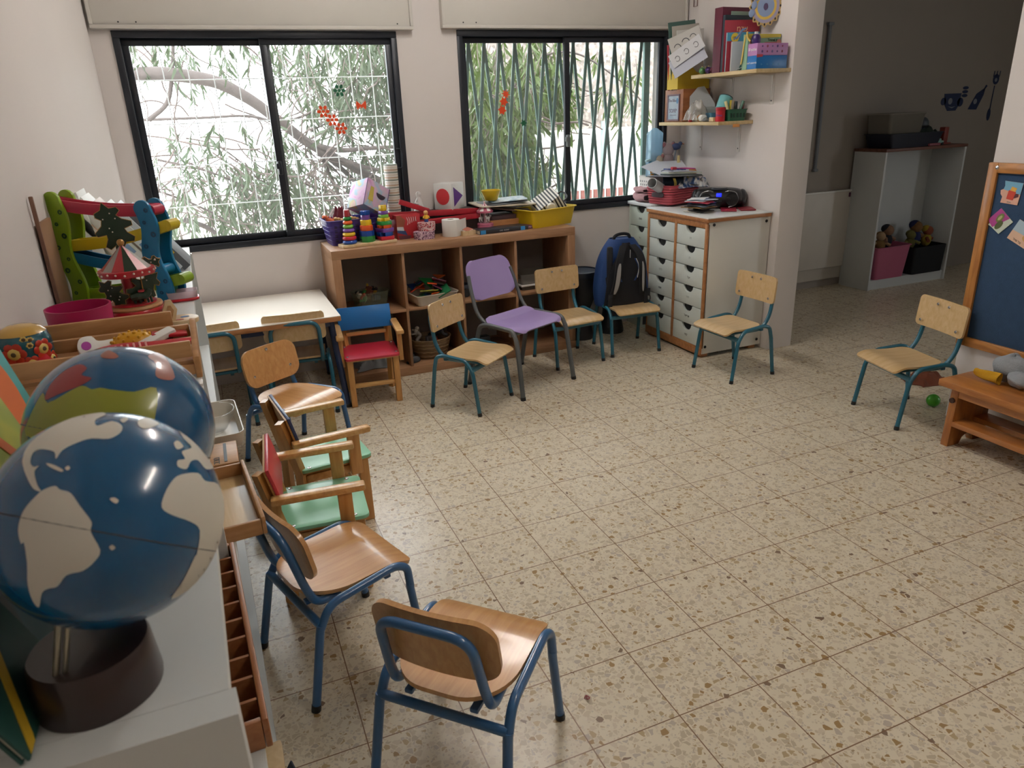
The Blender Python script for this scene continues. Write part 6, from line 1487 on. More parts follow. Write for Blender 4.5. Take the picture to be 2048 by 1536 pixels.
def frontbook(lab, x, y, w, h, rz, m, cat='book'):
    """book standing on the upper shelf, its cover turned to the room"""
    t = thing('book', lab, cat, (x, y, ZU), rz=rz)
    g = G(); g.box((0, .006, h/2), (w-.004, .008, h-.004)); g.obj('pages', plain('page_edges', 'd8d2c2', .8), t)
    g = G(); g.box((0, 0, h/2), (w, .003, h), bev=.001); c = g.obj('cover', m, t); g = G(); g.box((0, .012, h/2), (w, .003, h), bev=.001); g.obj('back_cover', m, t)
    return t, c
F0 = lambda z: frame((0, -.0016, z), (1, 0, 0), (0, 0, 1))
t, c = frontbook('red picture book with pale title facing the room on the upper shelf', 2.345, 1.775, .215, .272, -12, plain('cover_red', '96303f', .45, var=.06))
lettering('title', 'מגש', .040, F0(.225), plain('title_cream', 'd8b98a', .5), t)
t, c = frontbook('blue and red picture book with yellow round badge on the upper shelf', 2.325, 1.735, .195, .205, -14, plain('cover_sky', '3f86a4', .45))
g = G(); g.prism([(-.0975, 0), (-.04, 0), (-.04, .16), (-.0975, .16)], 0, .0012, M=F0(0)); g.obj('red_panel', plain('cover_red', '96303f', .45), c)
g = G(); g.prism(ring(.024, 20, .024, -.05, .178), .0012, .0024, M=F0(0)); b = g.obj('badge', plain('badge_yellow', 'cfb43a', .45), c)
lettering('badge_text', 'חדש', .016, frame((-.05, -.0045, .178), (1, 0, 0), (0, 0, 1)), M_ink, t)
t, c = frontbook('pale grey picture book with a teal animal on its cover', 2.318, 1.695, .17, .155, -16, plain('cover_palegrey', 'a9b0ba', .45))
g = G(); g.prism(smoothpathxy([(-.035, .004), (-.025, .040), (-.004, .052), (-.004, .085), (.006, .095), (.008, .080), (.018, .06), (.026, .040), (.030, .010), (.02, .004)]), 0, .0012, M=F0(0)); g.obj('animal_picture', plain('print_teal', '3f6a68', .5), c)
t = thing('magazine', 'white leaflet with a red corner lying before the grey picture book', 'leaflet', (2.275, 1.60, ZU+.001), rz=-50); g = G(); g.sheet(lambda u, v: (.14*u-.07, .05*v-.025, .004+.016*math.sin(PI*u)), 12, 3, .0015); g.obj('sheet', plain('paper_cool', 'c5cbd6', .6), t); g = G(); g.box((.06, 0, .012), (.02, .045, .003)); g.obj('red_corner', M_redp, t)
# puzzle game box and things behind it
t = thing('game_box', 'pink and blue puzzle game box at the near end of the upper shelf', 'game box', (2.335, 1.535, ZU), rz=0)
M_gp = plain('box_pink', 'b07ab0', .4); M_gb = plain('box_blue', '1268ad', .35); M_gb2 = plain('box_blue_dark', '17507f', .4)
g = G(); g.box((0, 0, .033), (.21, .075, .066), bev=.001); lo = g.obj('lower_part', M_gb, t); g = G(); g.box((0, 0, .097), (.21, .075, .061), bev=.001); up = g.obj('upper_part', M_gp, t)
lettering('box_text', '3D puzzles', .020, frame((-.1056, 0, .098), (0, -1, 0), (0, 0, 1)), M_whitep, t).scale = (1, .75, 1)
lettering('box_text', 'פאזל מספרים', .014, frame((-.1056, 0, .030), (0, -1, 0), (0, 0, 1)), M_whitep, t)
random.seed(5)
for r_ in range(2):
    for k in range(5):
        g = G(); g.prism(star(.006, .004, 4, -.07+.034*k, .086+.026*r_, k) if (k+r_) % 2 else ring(.006, 8, .007, -.07+.034*k, .086+.026*r_), 0, .0008, M=frame((0, -.0378, 0), (1, 0, 0), (0, 0, 1))); g.obj('printed_icon', plain('icon_'+('a', 'b', 'c')[k % 3], ('5b3c78', '8b3b58', '6d5a8c')[k % 3], .5), up)
for k in range(4): g = G(); g.prism(ring(.006, 10, .004, -.07+.04*k, .022), 0, .0008, M=frame((0, -.0378, 0), (1, 0, 0), (0, 0, 1))); g.obj('printed_icon', plain('icon_d', '3f7fae', .5), lo)
g = G(); g.prism([(-.105, .056), (-.065, .060), (-.065, .072), (-.105, .072)], 0, .0008, M=frame((0, -.0378, 0), (1, 0, 0), (0, 0, 1))); g.obj('red_mark', M_redp, up)
t = thing('game_box', 'green and yellow game box showing behind the pink and blue box', 'game box', (2.345, 1.600, ZU))
g = G(); g.box((0, 0, .09), (.225, .04, .18), bev=.001); b = g.obj('box', plain('box_green', '7fa48a', .45), t)
for c, out in (('c9bb4a', [(-.112, .155), (.112, .165), (.112, .18), (-.112, .18)]), ('a9585c', [(.0, .128), (.112, .132), (.112, .142), (.0, .138)])): g = G(); g.prism(out, 0, .001, M=frame((0, -.0203, 0), (1, 0, 0), (0, 0, 1))); g.obj('printed_band', plain('band_'+c, c, .5), b)
lettering('box_text', 'Travel it', .020, frame((.055, -.0212, .150), (1, 0, 0), (0, 0, 1)), plain('ink_olive', '3f4a1a', .5), t)
for x in (-.085, .10): g = G(); g.prism(ring(.016, 18, .016, x, .138), .001, .002, M=frame((0, -.0203, 0), (1, 0, 0), (0, 0, 1))); r_ = g.obj('badge', plain('badge_rose', 'b5736a', .5), b)
t = thing('jar', 'small jar with dark purple label in front of the green game box', 'jar', (2.265, 1.555, ZU+.1285))
g = G(); g.lathe([(0, 0), (.020, 0), (.024, .006), (.025, .03), (.018, .045), (.010, .048), (0, .048)], 24); g.obj('body', plain('jar_purple', '35215e', .3), t); g = G(); g.lathe([(0, .048), (.010, .048), (.010, .060), (0, .060)], 16); g.obj('cap', plain('cap_pale', 'b9b9bd', .4), t)
t = thing('craft_pouch', 'yellow and gold ribbon loops hanging beside the game box', 'ribbon', (2.24, 1.60, ZU+.01))
M_rib = plain('ribbon_yellow', 'c9ad5c', .6)
g = G(); g.tube(smoothpath([(-.01, .0, .165), (-.012, .01, .09), (-.016, .014, .03), (-.012, .022, .03), (-.006, .012, .10), (-.004, .006, .165)]), .005, 8, flat=.5); g.obj('ribbon', M_rib, t)
g = G(); g.tube(smoothpath([(-.008, -.01, .18), (-.02, -.03, .15), (-.012, -.045, .13)]), .005, 8); g.obj('ribbon', M_rib, t)
for k in range(3): g = G(); g.tube(smoothpath([(-.008, .015*k, .20), (-.02, .02+.018*k, .185-.01*k), (-.03, .03+.022*k, .15)]), .006, 8, flat=.5); g.obj('blue_ribbon', plain('ribbon_blue', '6f86b0', .6), t)
# hanging decorated clock card
t = thing('wall_decoration', 'round blue and gold decorated craft hanging on the wall above the upper shelf', 'decoration', (2.40, 1.655, 1.962), rz=-35)
M_dk = M_black; gold = plain('craft_gold', 'b89a63', .5); blu = plain('craft_blue', '7f92b4', .5); yel = plain('craft_yellow', 'cfae52', .5); lil = plain('craft_lilac', '9a94ae', .5)
F1 = lambda d: frame((0, -.001*d, 0), (1, 0, 0), (0, 0, 1))
g = G(); g.prism([((.098+.006*math.cos(16*a))*math.cos(a)*.86, (.098+.006*math.cos(16*a))*math.sin(a)) for a in [2*PI*k/128 for k in range(128)]], -.002, .002, M=F1(0)); g.obj('gold_rim', gold, t)
for k in range(16): a = 2*PI*k/16; g = G(); g.prism(ring(.0045, 8, .007, .090*.86*math.cos(a), .090*math.sin(a)), .002, .003, M=F1(0)); g.obj('dark_bead', M_dk, t)
for r_, m, d in ((.083, lil, .004), (.066, yel, .005), (.052, blu, .006)): g = G(); g.prism([(x*.86, y) for x, y in ring(r_, 40)], .002, d, M=F1(0)); g.obj('disc', m, t)
g = G(); g.prism(smoothpathxy([(0, -.02), (.012, -.006), (.007, .014), (-.007, .014), (-.012, -.006)]), .006, .007, M=F1(0)); g.obj('painted_figure', plain('paint_plum', '4a3a5c', .5), t)
for k in range(3): g = G(); g.ball((-.05-.012*k, -.006, .05-.04*k), .016, (1, .3, 1.3), 10, 8); g.obj('blue_petal', blu, t)
# wooden soap box and yellow file at the far end
t = thing('wooden_box', 'brown wooden box with a framed soap print, on the lower shelf', 'box', (2.33, 2.25, ZL))
g = G(); g.box((0, 0, .098), (.205, .20, .196), bev=.003); g.obj('body', wood('box_brown', '8f5a34', '7a4828', (8, 40, 40), .45), t)
fr = G(); MF = frame((-.1035, 0, .088), (0, -1, 0), (0, 0, 1))
for x in (-.062, .062): fr.box((x, 0, .002), (.010, .150, .006), M=MF, bev=.001)
for y in (-.075, .075): fr.box((0, y, .002), (.134, .010, .006), M=MF, bev=.001)
fr.obj('print_frame', plain('frame_mauve', '6d5560', .5), t)
g = G(); g.prism(rrect(.118, .145, .002, 1), 0, .0015, M=MF); pr_ = g.obj('print', wash('print_bluegrey', ['93a3b4', 'a5b3bf', '8698ab'], 8), t)
lettering('print_text', 'The Blue', .026, MF @ MX((-.012, .042, .0018)), plain('ink_plum', '5b4a5e', .5), t); lettering('print_text', 'SOAP', .034, MF @ MX((-.004, -.020, .0018)), plain('ink_plum', '5b4a5e', .5), t)
g = G(); g.prism(ring(.011, 20, .018), .0015, .0022, M=MF @ MX((.042, .040, 0))); g.obj('oval_mark', plain('mark_blue', '4f7fa8', .5), pr_)
g = G(); g.box((0, -.045, .0018), (.07, .003, .0006), M=MF); g.obj('print_line', plain('ink_plum', '5b4a5e', .5), pr_)
t = thing('magazine_file', 'yellow cardboard magazine file standing on the wooden box', 'magazine file', (2.335, 2.262, ZL+.1965))
M_yf = plain('yellow_card', 'c8ab2c', .55, var=.05)
prof = [(-.115, 0), (.125, 0), (.125, .07), (.02, .10), (-.05, .165), (-.115, .165)]
for y in (-.058, .058): g = G(); g.prism(prof, -.0012, .0012, M=frame((0, y, 0), (1, 0, 0), (0, 0, 1))); g.obj('side', M_yf, t)
g = G(); g.box((-.115, 0, .0825), (.0024, .116, .165)); f_ = g.obj('front', M_yf, t); g = G(); g.box((.005, 0, .0012), (.24, .116, .0024)); g.obj('bottom', M_yf, t); g = G(); g.box((.125, 0, .035), (.0024, .116, .07)); g.obj('back', M_yf, t)
lettering('pencil_note', 'דף', .030, frame((-.1165, .0, .10), (0, -1, 0), (0, 0, 1)), plain('pencil', '8a7830', .7), t)
ppr = [('red folder edge standing at the left of the yellow file', 'b0303c', .27, 4), ('white sheaf of sheets standing tallest in the yellow file', 'c7c8ca', .385, 0), ('dark green folder standing in the yellow file', '3c5a54', .395, -2), ('grey-white exercise book standing in the yellow file', 'b9b9bb', .35, 2), ('pale cardboard sheet standing in the yellow file', 'aaa59c', .37, -2), ('off-white plastic pocket standing in the yellow file', 'c3c3be', .34, 2)]
for k, (lab, c, h, a) in enumerate(ppr):
    t = thing('paper_sheaf', lab, 'papers', (2.325, 2.312-.019*k, ZL+.200), rot=(a*.5, -6+2*(k % 2), 0), group='papers in the yellow file')
    g = G(); g.box((0, 0, h/2), (.20, .006, h), bev=.001); g.obj('sheets', plain('sheaf_'+c, c, .6), t)
def drawn(lab, w, h, loc, rot, marks, c):
    t = thing('drawing_card', lab, 'drawing', loc, rot=rot)
    g = G(); g.box((0, 0, 0), (w, .0016, h)); s = g.obj('card', plain('card_'+c, c, .55), t)
    for x, z, r in marks:
        g = G(); g.tube([(x+r*math.cos(R(a)), -.0014, z+r*1.15*math.sin(R(a))) for a in range(-150, 151, 20)], r*.10, 5); g.obj('pencil_mark', plain('pencil_dark', '4a4c52', .6), s)
    return t
drawn('white card with three pencil circles leaning out of the yellow file', .215, .085, (2.205, 2.105, 1.775), (-8, -32, -48), [(-.065, -.005, .014), (.0, .0, .014), (.065, .0, .014)], 'c6c8cc')
drawn('grey sheet with a row of printed oval figures, behind the pencil-circle card', .20, .13, (2.23, 2.15, 1.825), (-4, -20, -48), [(-.055, -.01, .022), (.0, .0, .024), (.05, .01, .020)], 'b5b3ae')
drawn('pale blue folded sheet under the pencil-circle card', .22, .11, (2.215, 2.10, 1.725), (-14, -30, -46), [], 'b3b8c6')
# baubles on the upper shelf
for k, (lab, c, x, y) in enumerate((('green shiny bauble at the far end of the upper shelf', '5f8a5a', 2.255, 2.005), ('purple shiny bauble at the far end of the upper shelf', '4a3566', 2.262, 1.955), ('gold shiny bauble behind the green one on the upper shelf', 'a08a4a', 2.30, 2.03), ('dark red bauble next to the maroon binder', '5e2a38', 2.275, 1.925))):
    t = thing('bauble', lab, 'bauble', (x, y, ZU+.021)); g = G(); g.ball((0, 0, 0), .021); g.obj('ball', plain('bauble_'+c, c, .15, metal=.6), t); g = G(); g.cyl((0, 0, .02), (0, 0, .026), .005); g.obj('cap', plain('cap_gold', '9a8a5a', .3, metal=.8), t)
# lower shelf things
t = thing('clear_bag', 'crumpled clear plastic packet with parts beside the wooden box', 'bag', (2.27, 2.055, ZL))
random.seed(14); g = G(); g.sheet(lambda u, v: (.07*(2*u-1), .075*(2*v-1), .012+.10*(1-abs(2*u-1)**2)*(1-abs(2*v-1)**3)*(1+.2*math.sin(11*u+7*v))+.012*math.sin(23*u)*math.sin(19*v)), 26, 26, .001); g.obj('film', glassy('clear_film', 'e6e4e0', .30, .2), t)
t = thing('plastic_sheet', 'tilted grey translucent sheet standing behind the clear packet', 'sheet', (2.33, 2.11, ZL+.002), rot=(0, 0, -38)); g = G(); g.prism([(-.10, 0), (.09, 0), (.09, .10), (.02, .205), (-.02, .20), (-.10, .11)], -.001, .001, M=frame((0, 0, 0), (1, 0, 0), (0, 0, 1))); g.obj('sheet', plain('sheet_grey', 'a3a7a8', .4), t)
t = thing('plastic_box', 'clear plastic box at the back of the lower shelf', 'box', (2.38, 1.98, ZL), rz=5); g = G(); g.bin(.13, .16, .085, .002, .95, .012); g.obj('box', glassy('clear_box', 'b8c0c0', .45), t)
t = thing('enamel_mug', 'tilted pale blue enamel mug with dark rim on the lower shelf', 'mug', (2.315, 1.875, ZL+.063), rot=(-22, 20, -30))
M_mug = plain('mug_blue', '6fb0b4', .3, coat=.4); g = G(); g.lathe([(0, 0), (.036, 0), (.040, .004), (.041, .078), (.038, .078), (.037, .006), (0, .004)], 32); g.obj('body', M_mug, t); g = G(); g.lathe([(.0375, .078), (.0415, .077), (.0415, .082), (.0375, .082), (.0375, .078)], 32); g.obj('rim', plain('mug_rim', '20303a', .35), t); g = G(); g.tube(smoothpath([(.040, 0, .065), (.068, 0, .060), (.068, 0, .025), (.040, 0, .016)]), .005, 8); g.obj('handle', M_mug, t)
t = thing('craft_pot', 'teal craft tray beneath the enamel mug', 'tray', (2.31, 1.905, ZL+.001), rot=(0, 0, -25)); g = G(); g.bin(.12, .16, .05, .003, .85, .015); g.obj('tray', plain('tray_teal', '2a5f74', .4), t)
t = thing('spool', 'white spool with green and orange bands lying on the lower shelf edge', 'tube', (2.245, 1.985, ZL+.021), rot=(0, 90, 75))
g = G(); g.cyl((0, 0, -.055), (0, 0, .055), .020); g.obj('tube', M_whitep, t); g = G(); g.cyl((0, 0, -.012), (0, 0, .010), .0208); g.obj('green_band', plain('band_green', '5a7a3f', .5), t); g = G(); g.cyl((0, 0, -.006), (0, 0, .004), .0212); g.obj('orange_band', M_org, t)
t = thing('red_stamp', 'small red and white dropper standing at the lower shelf edge', 'dropper', (2.235, 2.075, ZL)); g = G(); g.lathe([(0, 0), (.012, 0), (.012, .012), (.006, .016), (.005, .045), (0, .05)], 16); g.obj('body', M_redp, t); g = G(); g.lathe([(0, .048), (.013, .05), (.014, .062), (0, .066)], 16); g.obj('bulb', M_whitep, t)
t = thing('silver_foil', 'twist of silver foil lying beside the white spool', 'foil', (2.255, 1.90, ZL+.002), rz=15); g = G(); g.sheet(rumple(.035, .05, .03, 33), 16, 16, .001); g.obj('foil', plain('foil', 'a5a8a8', .2, metal=.9, var=.2, scale=80), t)
t = thing('wood_block', 'small light wood block lying near the foil on the lower shelf', 'block', (2.228, 1.845, ZL+.001)); g = G(); g.box((0, 0, .012), (.022, .04, .024), bev=.002); g.obj('block', MATS['pale_wood'], t)
t = thing('red_tub', 'red cylindrical tub with blue print near the end of the lower shelf', 'tub', (2.255, 1.808, ZL)); g = G(); g.lathe([(0, 0), (.027, 0), (.028, .003), (.027, .066), (0, .068)], 28); b = g.obj('body', M_redp, t); g = G(); g.lathe([(.0285, .060), (.030, .062), (.030, .076), (.026, .080), (0, .080)], 28); g.obj('lid', plain('lid_red', 'a51f2c', .35), t)
lettering('tub_text', 'Omo', .020, frame((-.0235, -.0155, .035), (.5, -.8, 0), (0, 0, 1)), plain('ink_blue', '3a4a9a', .5), t)
t = thing('craft_basket', 'green plastic basket of markers at the end of the lower shelf', 'basket', (2.355, 1.815, ZL), rz=0)
g = G(); g.bin(.14, .088, .062, .003, .85, .015, lip=.004); b = g.obj('shell', plain('basket_green', '1f5a42', .4), t)
for k in range(5): g = G(); g.box((-.05+.024*k, -.0425, .034), (.012, .0016, .03), rot=(-7, 0, 0)); g.obj('slot', plain('slot_dark', '14322a', .6), b)
for k, (c, nm, x, y, rx, ry) in enumerate((('d6cf9a', 'cream', -.03, -.01, -14, -12), ('c9b53a', 'yellow', -.012, .015, -6, 6), ('2f3a3f', 'charcoal', .015, -.005, -20, 14), ('4f7a6a', 'green', .035, .012, 5, 20), ('9a8f7f', 'taupe', .0, .02, 12, -4), ('8a4a4a', 'brick red', .045, -.012, -24, 30))):
    t = thing('marker', '%s marker standing in the green basket on the lower shelf' % nm, 'marker', (2.355+x, 1.815+y, ZL+.012), rot=(rx, ry, 0), group='markers in the green basket')
    g = G(); g.cyl((0, 0, 0), (0, 0, .065), .008, n=12); g.obj('barrel', plain('marker_'+c, c, .4), t); g = G(); g.cyl((0, 0, .065), (0, 0, .105), .009, n=12); g.obj('cap', plain('cap_'+c, c, .35), t)
t = thing('tape_strip', 'orange tape patch stuck under the lower wall shelf edge', 'tape', (2.34, 1.7635, ZL-.026)); g = G(); g.box((0, 0, 0), (.05, .002, .018), bev=.0005); g.obj('tape', plain('tape_orange', 'c98a4a', .5), t)
# wire hook by the shutter box
t = thing('wall_hook', 'thin brown strap loop hanging beside the right shutter box', 'hook', (XW-.002, 2.39, 2.06)); g = G(); g.tube([(-.002, .018, .16), (-.002, .018, 0), (-.002, -.018, 0), (-.002, -.018, .16)], .0035, 6); g.obj('loop', plain('hook_brown', '7c6460', .5), t)
# window stickers
def sticker_flower(lab, x, z, r, m):
    t = thing('window_sticker', lab, 'sticker', (x, 2.508 if x > -.22 and x < .5 else 2.535, z))
    for k in range(6):
        a = k*PI/3; g = G(); g.prism([(r*.68*math.cos(a)+(u*math.cos(a)-v*math.sin(a)), r*.68*math.sin(a)+(u*math.sin(a)+v*math.cos(a))) for u, v in ring(r*.34, 12, r*.27)], 0, .0012, M=frame((0, 0, 0), (1, 0, 0), (0, 0, 1))); g.obj('petal', m, t)
    g = G(); g.prism(ring(r*.26, 12), 0, .0012, M=frame((0, 0, 0), (1, 0, 0), (0, 0, 1))); g.obj('centre', m, t)
M_so = plain('sticker_orange', 'd8481c', .4); M_sg = plain('sticker_green', '125a3c', .4)
sticker_flower('dark green flower sticker, uppermost on the left window', .152, 1.618, .034, M_sg)
sticker_flower('orange flower sticker, upper of three in a diagonal row', .049, 1.510, .034, M_so)
sticker_flower('orange flower sticker, middle of three in a diagonal row', .093, 1.463, .034, M_so)
sticker_flower('orange flower sticker, lower of three in a diagonal row', .139, 1.416, .034, M_so)
def sticker(lab, x, y, z, out, m, rot=0):
    g = G(); g.prism(out, 0, .0012, M=frame((0, 0, 0), (1, 0, 0), (0, 0, 1))); o = g.obj('window_sticker', m, loc=(x, y, z), rot=(0, rot, 0)); tag(o, lab, 'sticker')
sticker('orange butterfly sticker at the right of the left window', .268, 2.508, 1.535, [(0, -.018), (.006, -.006), (.024, -.022), (.030, .004), (.026, .026), (.008, .010), (0, .004), (-.008, .010), (-.026, .026), (-.030, .004), (-.024, -.022), (-.006, -.006)], M_so)
for lab, x, z, n in (('orange star leaf sticker, topmost of three on the right window', 1.181, 1.574, 8), ('orange leaf sticker, middle of three on the right window', 1.166, 1.531, 6), ('orange leaf sticker, lowest of three on the right window', 1.154, 1.482, 6)):
    sticker(lab, x, 2.538, z, star(.030, .014 if n == 8 else .018, n), M_so, 10)
sticker('dark green leaf sticker low on the right window', 1.297, 2.538, 1.401, star(.026, .013, 6), M_sg)

# ------------------------------------------------------------------ notice board, bench, the adjoining room
t = thing('notice_board', 'blue felt notice board in a wooden frame on the right wall', 'notice board', (2.494, -.185, .78))
yb0, yb1, zb0, zb1 = -.66, .245, .375, 1.185
def bx(nm, y0, y1, z0, z1, m, x=-.012, dx=.024): g = G(); g.box((x, (y0+y1)/2+.20, (z0+z1)/2-.78), (dx, y1-y0, z1-z0), bev=.003); return g.obj(nm, m, t)
M_fw = wood('frame_pine_upright', 'b57c3e', '96602a', (60, 60, 7), .4, .2, knots=.015); M_fh = wood('frame_pine_rail', 'b57c3e', '96602a', (60, 7, 60), .4, .2)
fw = .042
bx('frame_upright', yb1-fw, yb1, zb0, zb1, M_fw); bx('frame_upright', yb0, yb0+fw, zb0, zb1, M_fw); bx('frame_rail', yb0+fw, yb1-fw, zb1-fw, zb1, M_fh); bx('frame_rail', yb0+fw, yb1-fw, zb0, zb0+fw, M_fh)
bx('felt', yb0+fw-.002, yb1-fw+.002, zb0+fw-.002, zb1-fw+.002, plain('felt_blue', '27415f', .95, var=.18, scale=40, bump=.4, bscale=300), -.007, .010)
g = G(); g.lathe([(0, .001), (.006, .001), (.008, 0)], 14, M=frame((-.0245, .405, .385), (0, -1, 0), (0, 0, 1))); g.obj('screw', M_chrome, t)
# puzzle cards pinned on the board (x axis of each card = -y of the room)
def pcard(lab, y, z, rot, out, base, pics):
    t = thing('puzzle_card', lab, 'card', (2.4815, y+.015, z), group='puzzle cards on the notice board')
    M = frame((-.0015, 0, 0), (0, -1, 0), (0, 0, 1)) @ MX((0, 0, 0), (0, 0, rot))
    g = G(); g.prism(out, 0, .0018, M=M); c = g.obj('card', plain('cardp_'+base, base, .45), t)
    for nm, col, o2, lv in pics: g = G(); g.prism(o2, .0018, .0020+.0006*lv, M=M); g.obj(nm, plain('pic_'+col, col, .45), c)
    return t, M
w, h = .078, .090
jig = [(-.036, -.045), (.038, -.045), (.040, .045), (-.038, .045), (-.033, .025), (-.036, .012), (-.047, .005), (-.044, -.010), (-.034, -.020)]
t, M = pcard('card with a red box of chips on pink and blue, top of the notice board', .130, 1.066, -4, jig, 'd9a993', [('blue_sky', '6fa6c4', [(-.036, .010), (.0395, -.002), (.040, .045), (-.038, .045), (-.033, .025)], 0), ('chips', 'd8a23a', [(-.008, .006), (.016, .004), (.020, .022), (-.002, .026)], 1), ('red_box', 'c23a22', [(-.014, -.026), (.014, -.028), (.020, .006), (-.012, .010)], 2), ('dip_pot', '5a2028', [(.016, -.020), (.034, -.012), (.032, .0), (.020, .0)], 2)])
lettering('caption', 'צ׳יפס', .008, M @ MX((0, -.038, .0022)), M_inkf, t)
t, M = pcard('card with two green olives on magenta, left side of the notice board', .152, .945, -38, [(-.045, -.030), (-.028, -.036), (-.030, -.046), (-.010, -.042), (.034, -.040), (.040, .036), (-.040, .040)], 'c8d2c2', [('magenta_half', 'a83a86', [(-.045, -.030), (-.028, -.036), (-.008, -.040), (.020, .037), (-.040, .040)], 0), ('olive', '6f7a3a', [(x, y) for x, y in ring(.013, 16, .022, -.012, .010)], 1), ('olive', '4d5a2c', [(x, y) for x, y in ring(.012, 16, .022, .006, -.014)], 2), ('olive_stone', 'b5b37a', ring(.006, 12, .013, -.012, .010), 2)])
t, M = pcard('pale blue and sand card with a caption, right edge of the notice board', .052, .905, -24, [(-.044, -.045), (.05, -.045), (.05, .045), (-.042, .045)], 'd9b49a', [('sky_patch', 'a9bfcc', [(-.043, -.004), (.05, .002), (.05, .045), (-.042, .045)], 0), ('bread', 'c99a5a', ring(.03, 16, .016, .04, -.008), 1)])
lettering('caption', 'לחם לבן', .011, M @ MX((0, -.034, .0022)), M_ink, t)
pcard('white card corner at the right edge of the notice board', .016, .985, 20, rrect(.05, .05, .004, 2), 'cfd6d6', [('print_patch', '9fb9b0', ring(.012, 12), 0)])
# bench
t = thing('bench', 'low honey-coloured wooden bench with lower rail below the notice board', 'bench', (2.322, 0, 0))
g = G(); g.prism([(-.128, .108), (-.123, .112), (.12, .112), (.128, .10), (.128, -.93), (-.128, -.93)], .266, .296, bev=.004); g.obj('top', M_honey, t)
for yy in (.040, -.86):
    out = [(-.118, 0), (-.045, 0), (-.030, .03), (0, .045), (.030, .03), (.045, 0), (.118, 0), (.108, .266), (-.108, .266)]
    g = G(); g.prism(out, -.017, .017, M=frame((0, yy, 0), (1, 0, 0), (0, 0, 1)), bev=.002); g.obj('leg', wood('honey_wood_leg', 'a86c33', '8a5224', (50, 40, 7), .38, .3), t)
for x in (-.075, .06): g = G(); g.box((x, -.41, .110), (.085, .866, .024), bev=.003); g.obj('stretcher', M_honey, t)
g = G(); g.cyl((-.113, .040, .215), (-.121, .040, .215), .012, n=16); g.obj('peg', plain('peg_dark', '3a1e12', .5), t)
g = G(); g.box((-.098, -.41, .248), (.018, .866, .036), bev=.002); g.obj('apron', M_honey, t)
# soft toy on the bench
t = thing('soft_toy', 'grey cloth soft toy with yellow sleeve lying on the bench', 'soft toy', (2.375, -.02, .296))
M_gt = plain('cloth_pale_grey', '8f9499', .95, var=.1, bump=.5, bscale=160); M_yt = plain('cloth_yellow', 'bf8f16', .95, var=.15, bump=.4, bscale=200)
def blob(a, b_, c, seed, ph): 
    def f(u, v):
        th, p = 2*PI*u, PI*(.02+.96*v); k = 1+.09*math.sin(3*th+ph)+.06*math.sin(5*p+2*th)
        return (a*k*math.sin(p)*math.cos(th), b_*k*math.sin(p)*math.sin(th), c-c*k*math.cos(p)*(1 if math.cos(p) < 0 else .98))
    return f
g = G(); g.sheet(blob(.055, .075, .060, 1, .5), 28, 20, .003, M=MX((.035, -.035, .002))); g.obj('body', M_gt, t, smooth=80)
g = G(); g.sheet(blob(.045, .05, .035, 1, 2.5), 24, 16, .003, M=MX((-.005, -.105, .002))); g.obj('limb', M_gt, t, smooth=80)
def sleeve(u, v):
    a = 2*PI*u; r = .018+.012*v+.004*math.sin(3*a+5*v); return (-.03-.028*math.sin(v*2)*.5+r*.7*math.cos(a)*.9, .075-.115*v, .027+r*math.sin(a)*.85)
g = G(); g.sheet(sleeve, 20, 12, .003); g.ball((-.03, .075, .027), .017, (.7, .5, .85), 12, 8); g.obj('sleeve', M_yt, t, smooth=80)
# floor toys by the bench
t = thing('green_ball', 'bright green plastic ball on the floor behind the bench leg', 'ball', (2.548, .372, .032)); g = G(); g.ball((0, 0, 0), .032, u=24, v=16); g.obj('shell', plain('ball_green', '3f9a1f', .3), t); 
t = thing('brown_mat', 'crumpled brown cloth on the floor behind the chair by the bench', 'cloth', (2.83, .64, 0)); g = G(); g.sheet(rumple(.11, .08, .06, 44), 22, 22, .004); g.obj('folds', plain('cloth_rust', '6e3a24', .9, var=.25), t)
t = thing('lint', 'tiny scrap of red thread on the floor tiles', 'scrap', (.063, -.601, .001)); g = G(); g.tube(smoothpath([(-.008, 0, .002), (0, .006, .004), (.006, -.004, .003), (-.004, -.006, .004), (.003, .008, .002)]), .0014, 5); g.obj('thread', plain('thread_red', '8a4048', .9), t)
# ---- adjoining room
t = thing('white_bookcase', 'white open bookcase holding toy bins in the adjoining room', 'bookcase', (4.62, 2.425, 0))
Wb, Db, Hb = .875, .30, 1.10; M_bc = plain('bookcase_white', 'cdd2d4', .5, var=.02)
for s in (-1, 1): g = G(); g.box((s*(Wb/2-.009), 0, Hb/2-.01), (.018, Db, Hb-.02), bev=.001); g.obj('side_panel', M_bc, t)
g = G(); g.box((0, 0, Hb-.012), (Wb+.01, Db+.01, .022), bev=.002); g.obj('top', wood('top_dark_edge', '7a5040', '5e3a2e', (8, 40, 40), .5), t)
g = G(); g.box((0, .005, .07), (Wb-.037, Db-.02, .018)); g.obj('shelf', M_bc, t); g = G(); g.box((0, -Db/2+.025, .03), (Wb-.037, .014, .06)); g.obj('plinth', M_bc, t); g = G(); g.box((0, Db/2-.004, Hb/2), (Wb-.02, .005, Hb-.05)); g.obj('back_panel', M_bc, t)
YB2 = 2.39
t = thing('pink_bin', 'pink plastic bin of toys in the white bookcase', 'bin', (4.415, YB2, .08)); g = G(); g.bin(.37, .25, .26, .004, .86, .03, lip=.012); g.obj('bin', plain('pink_bin', 'b3607f', .4), t)
t = thing('black_bin', 'black fabric bin of toys in the white bookcase', 'bin', (4.83, YB2, .08)); g = G(); g.bin(.37, .25, .225, .006, .94, .02); g.obj('bin', plain('black_fabric', '0f1218', .85), t)
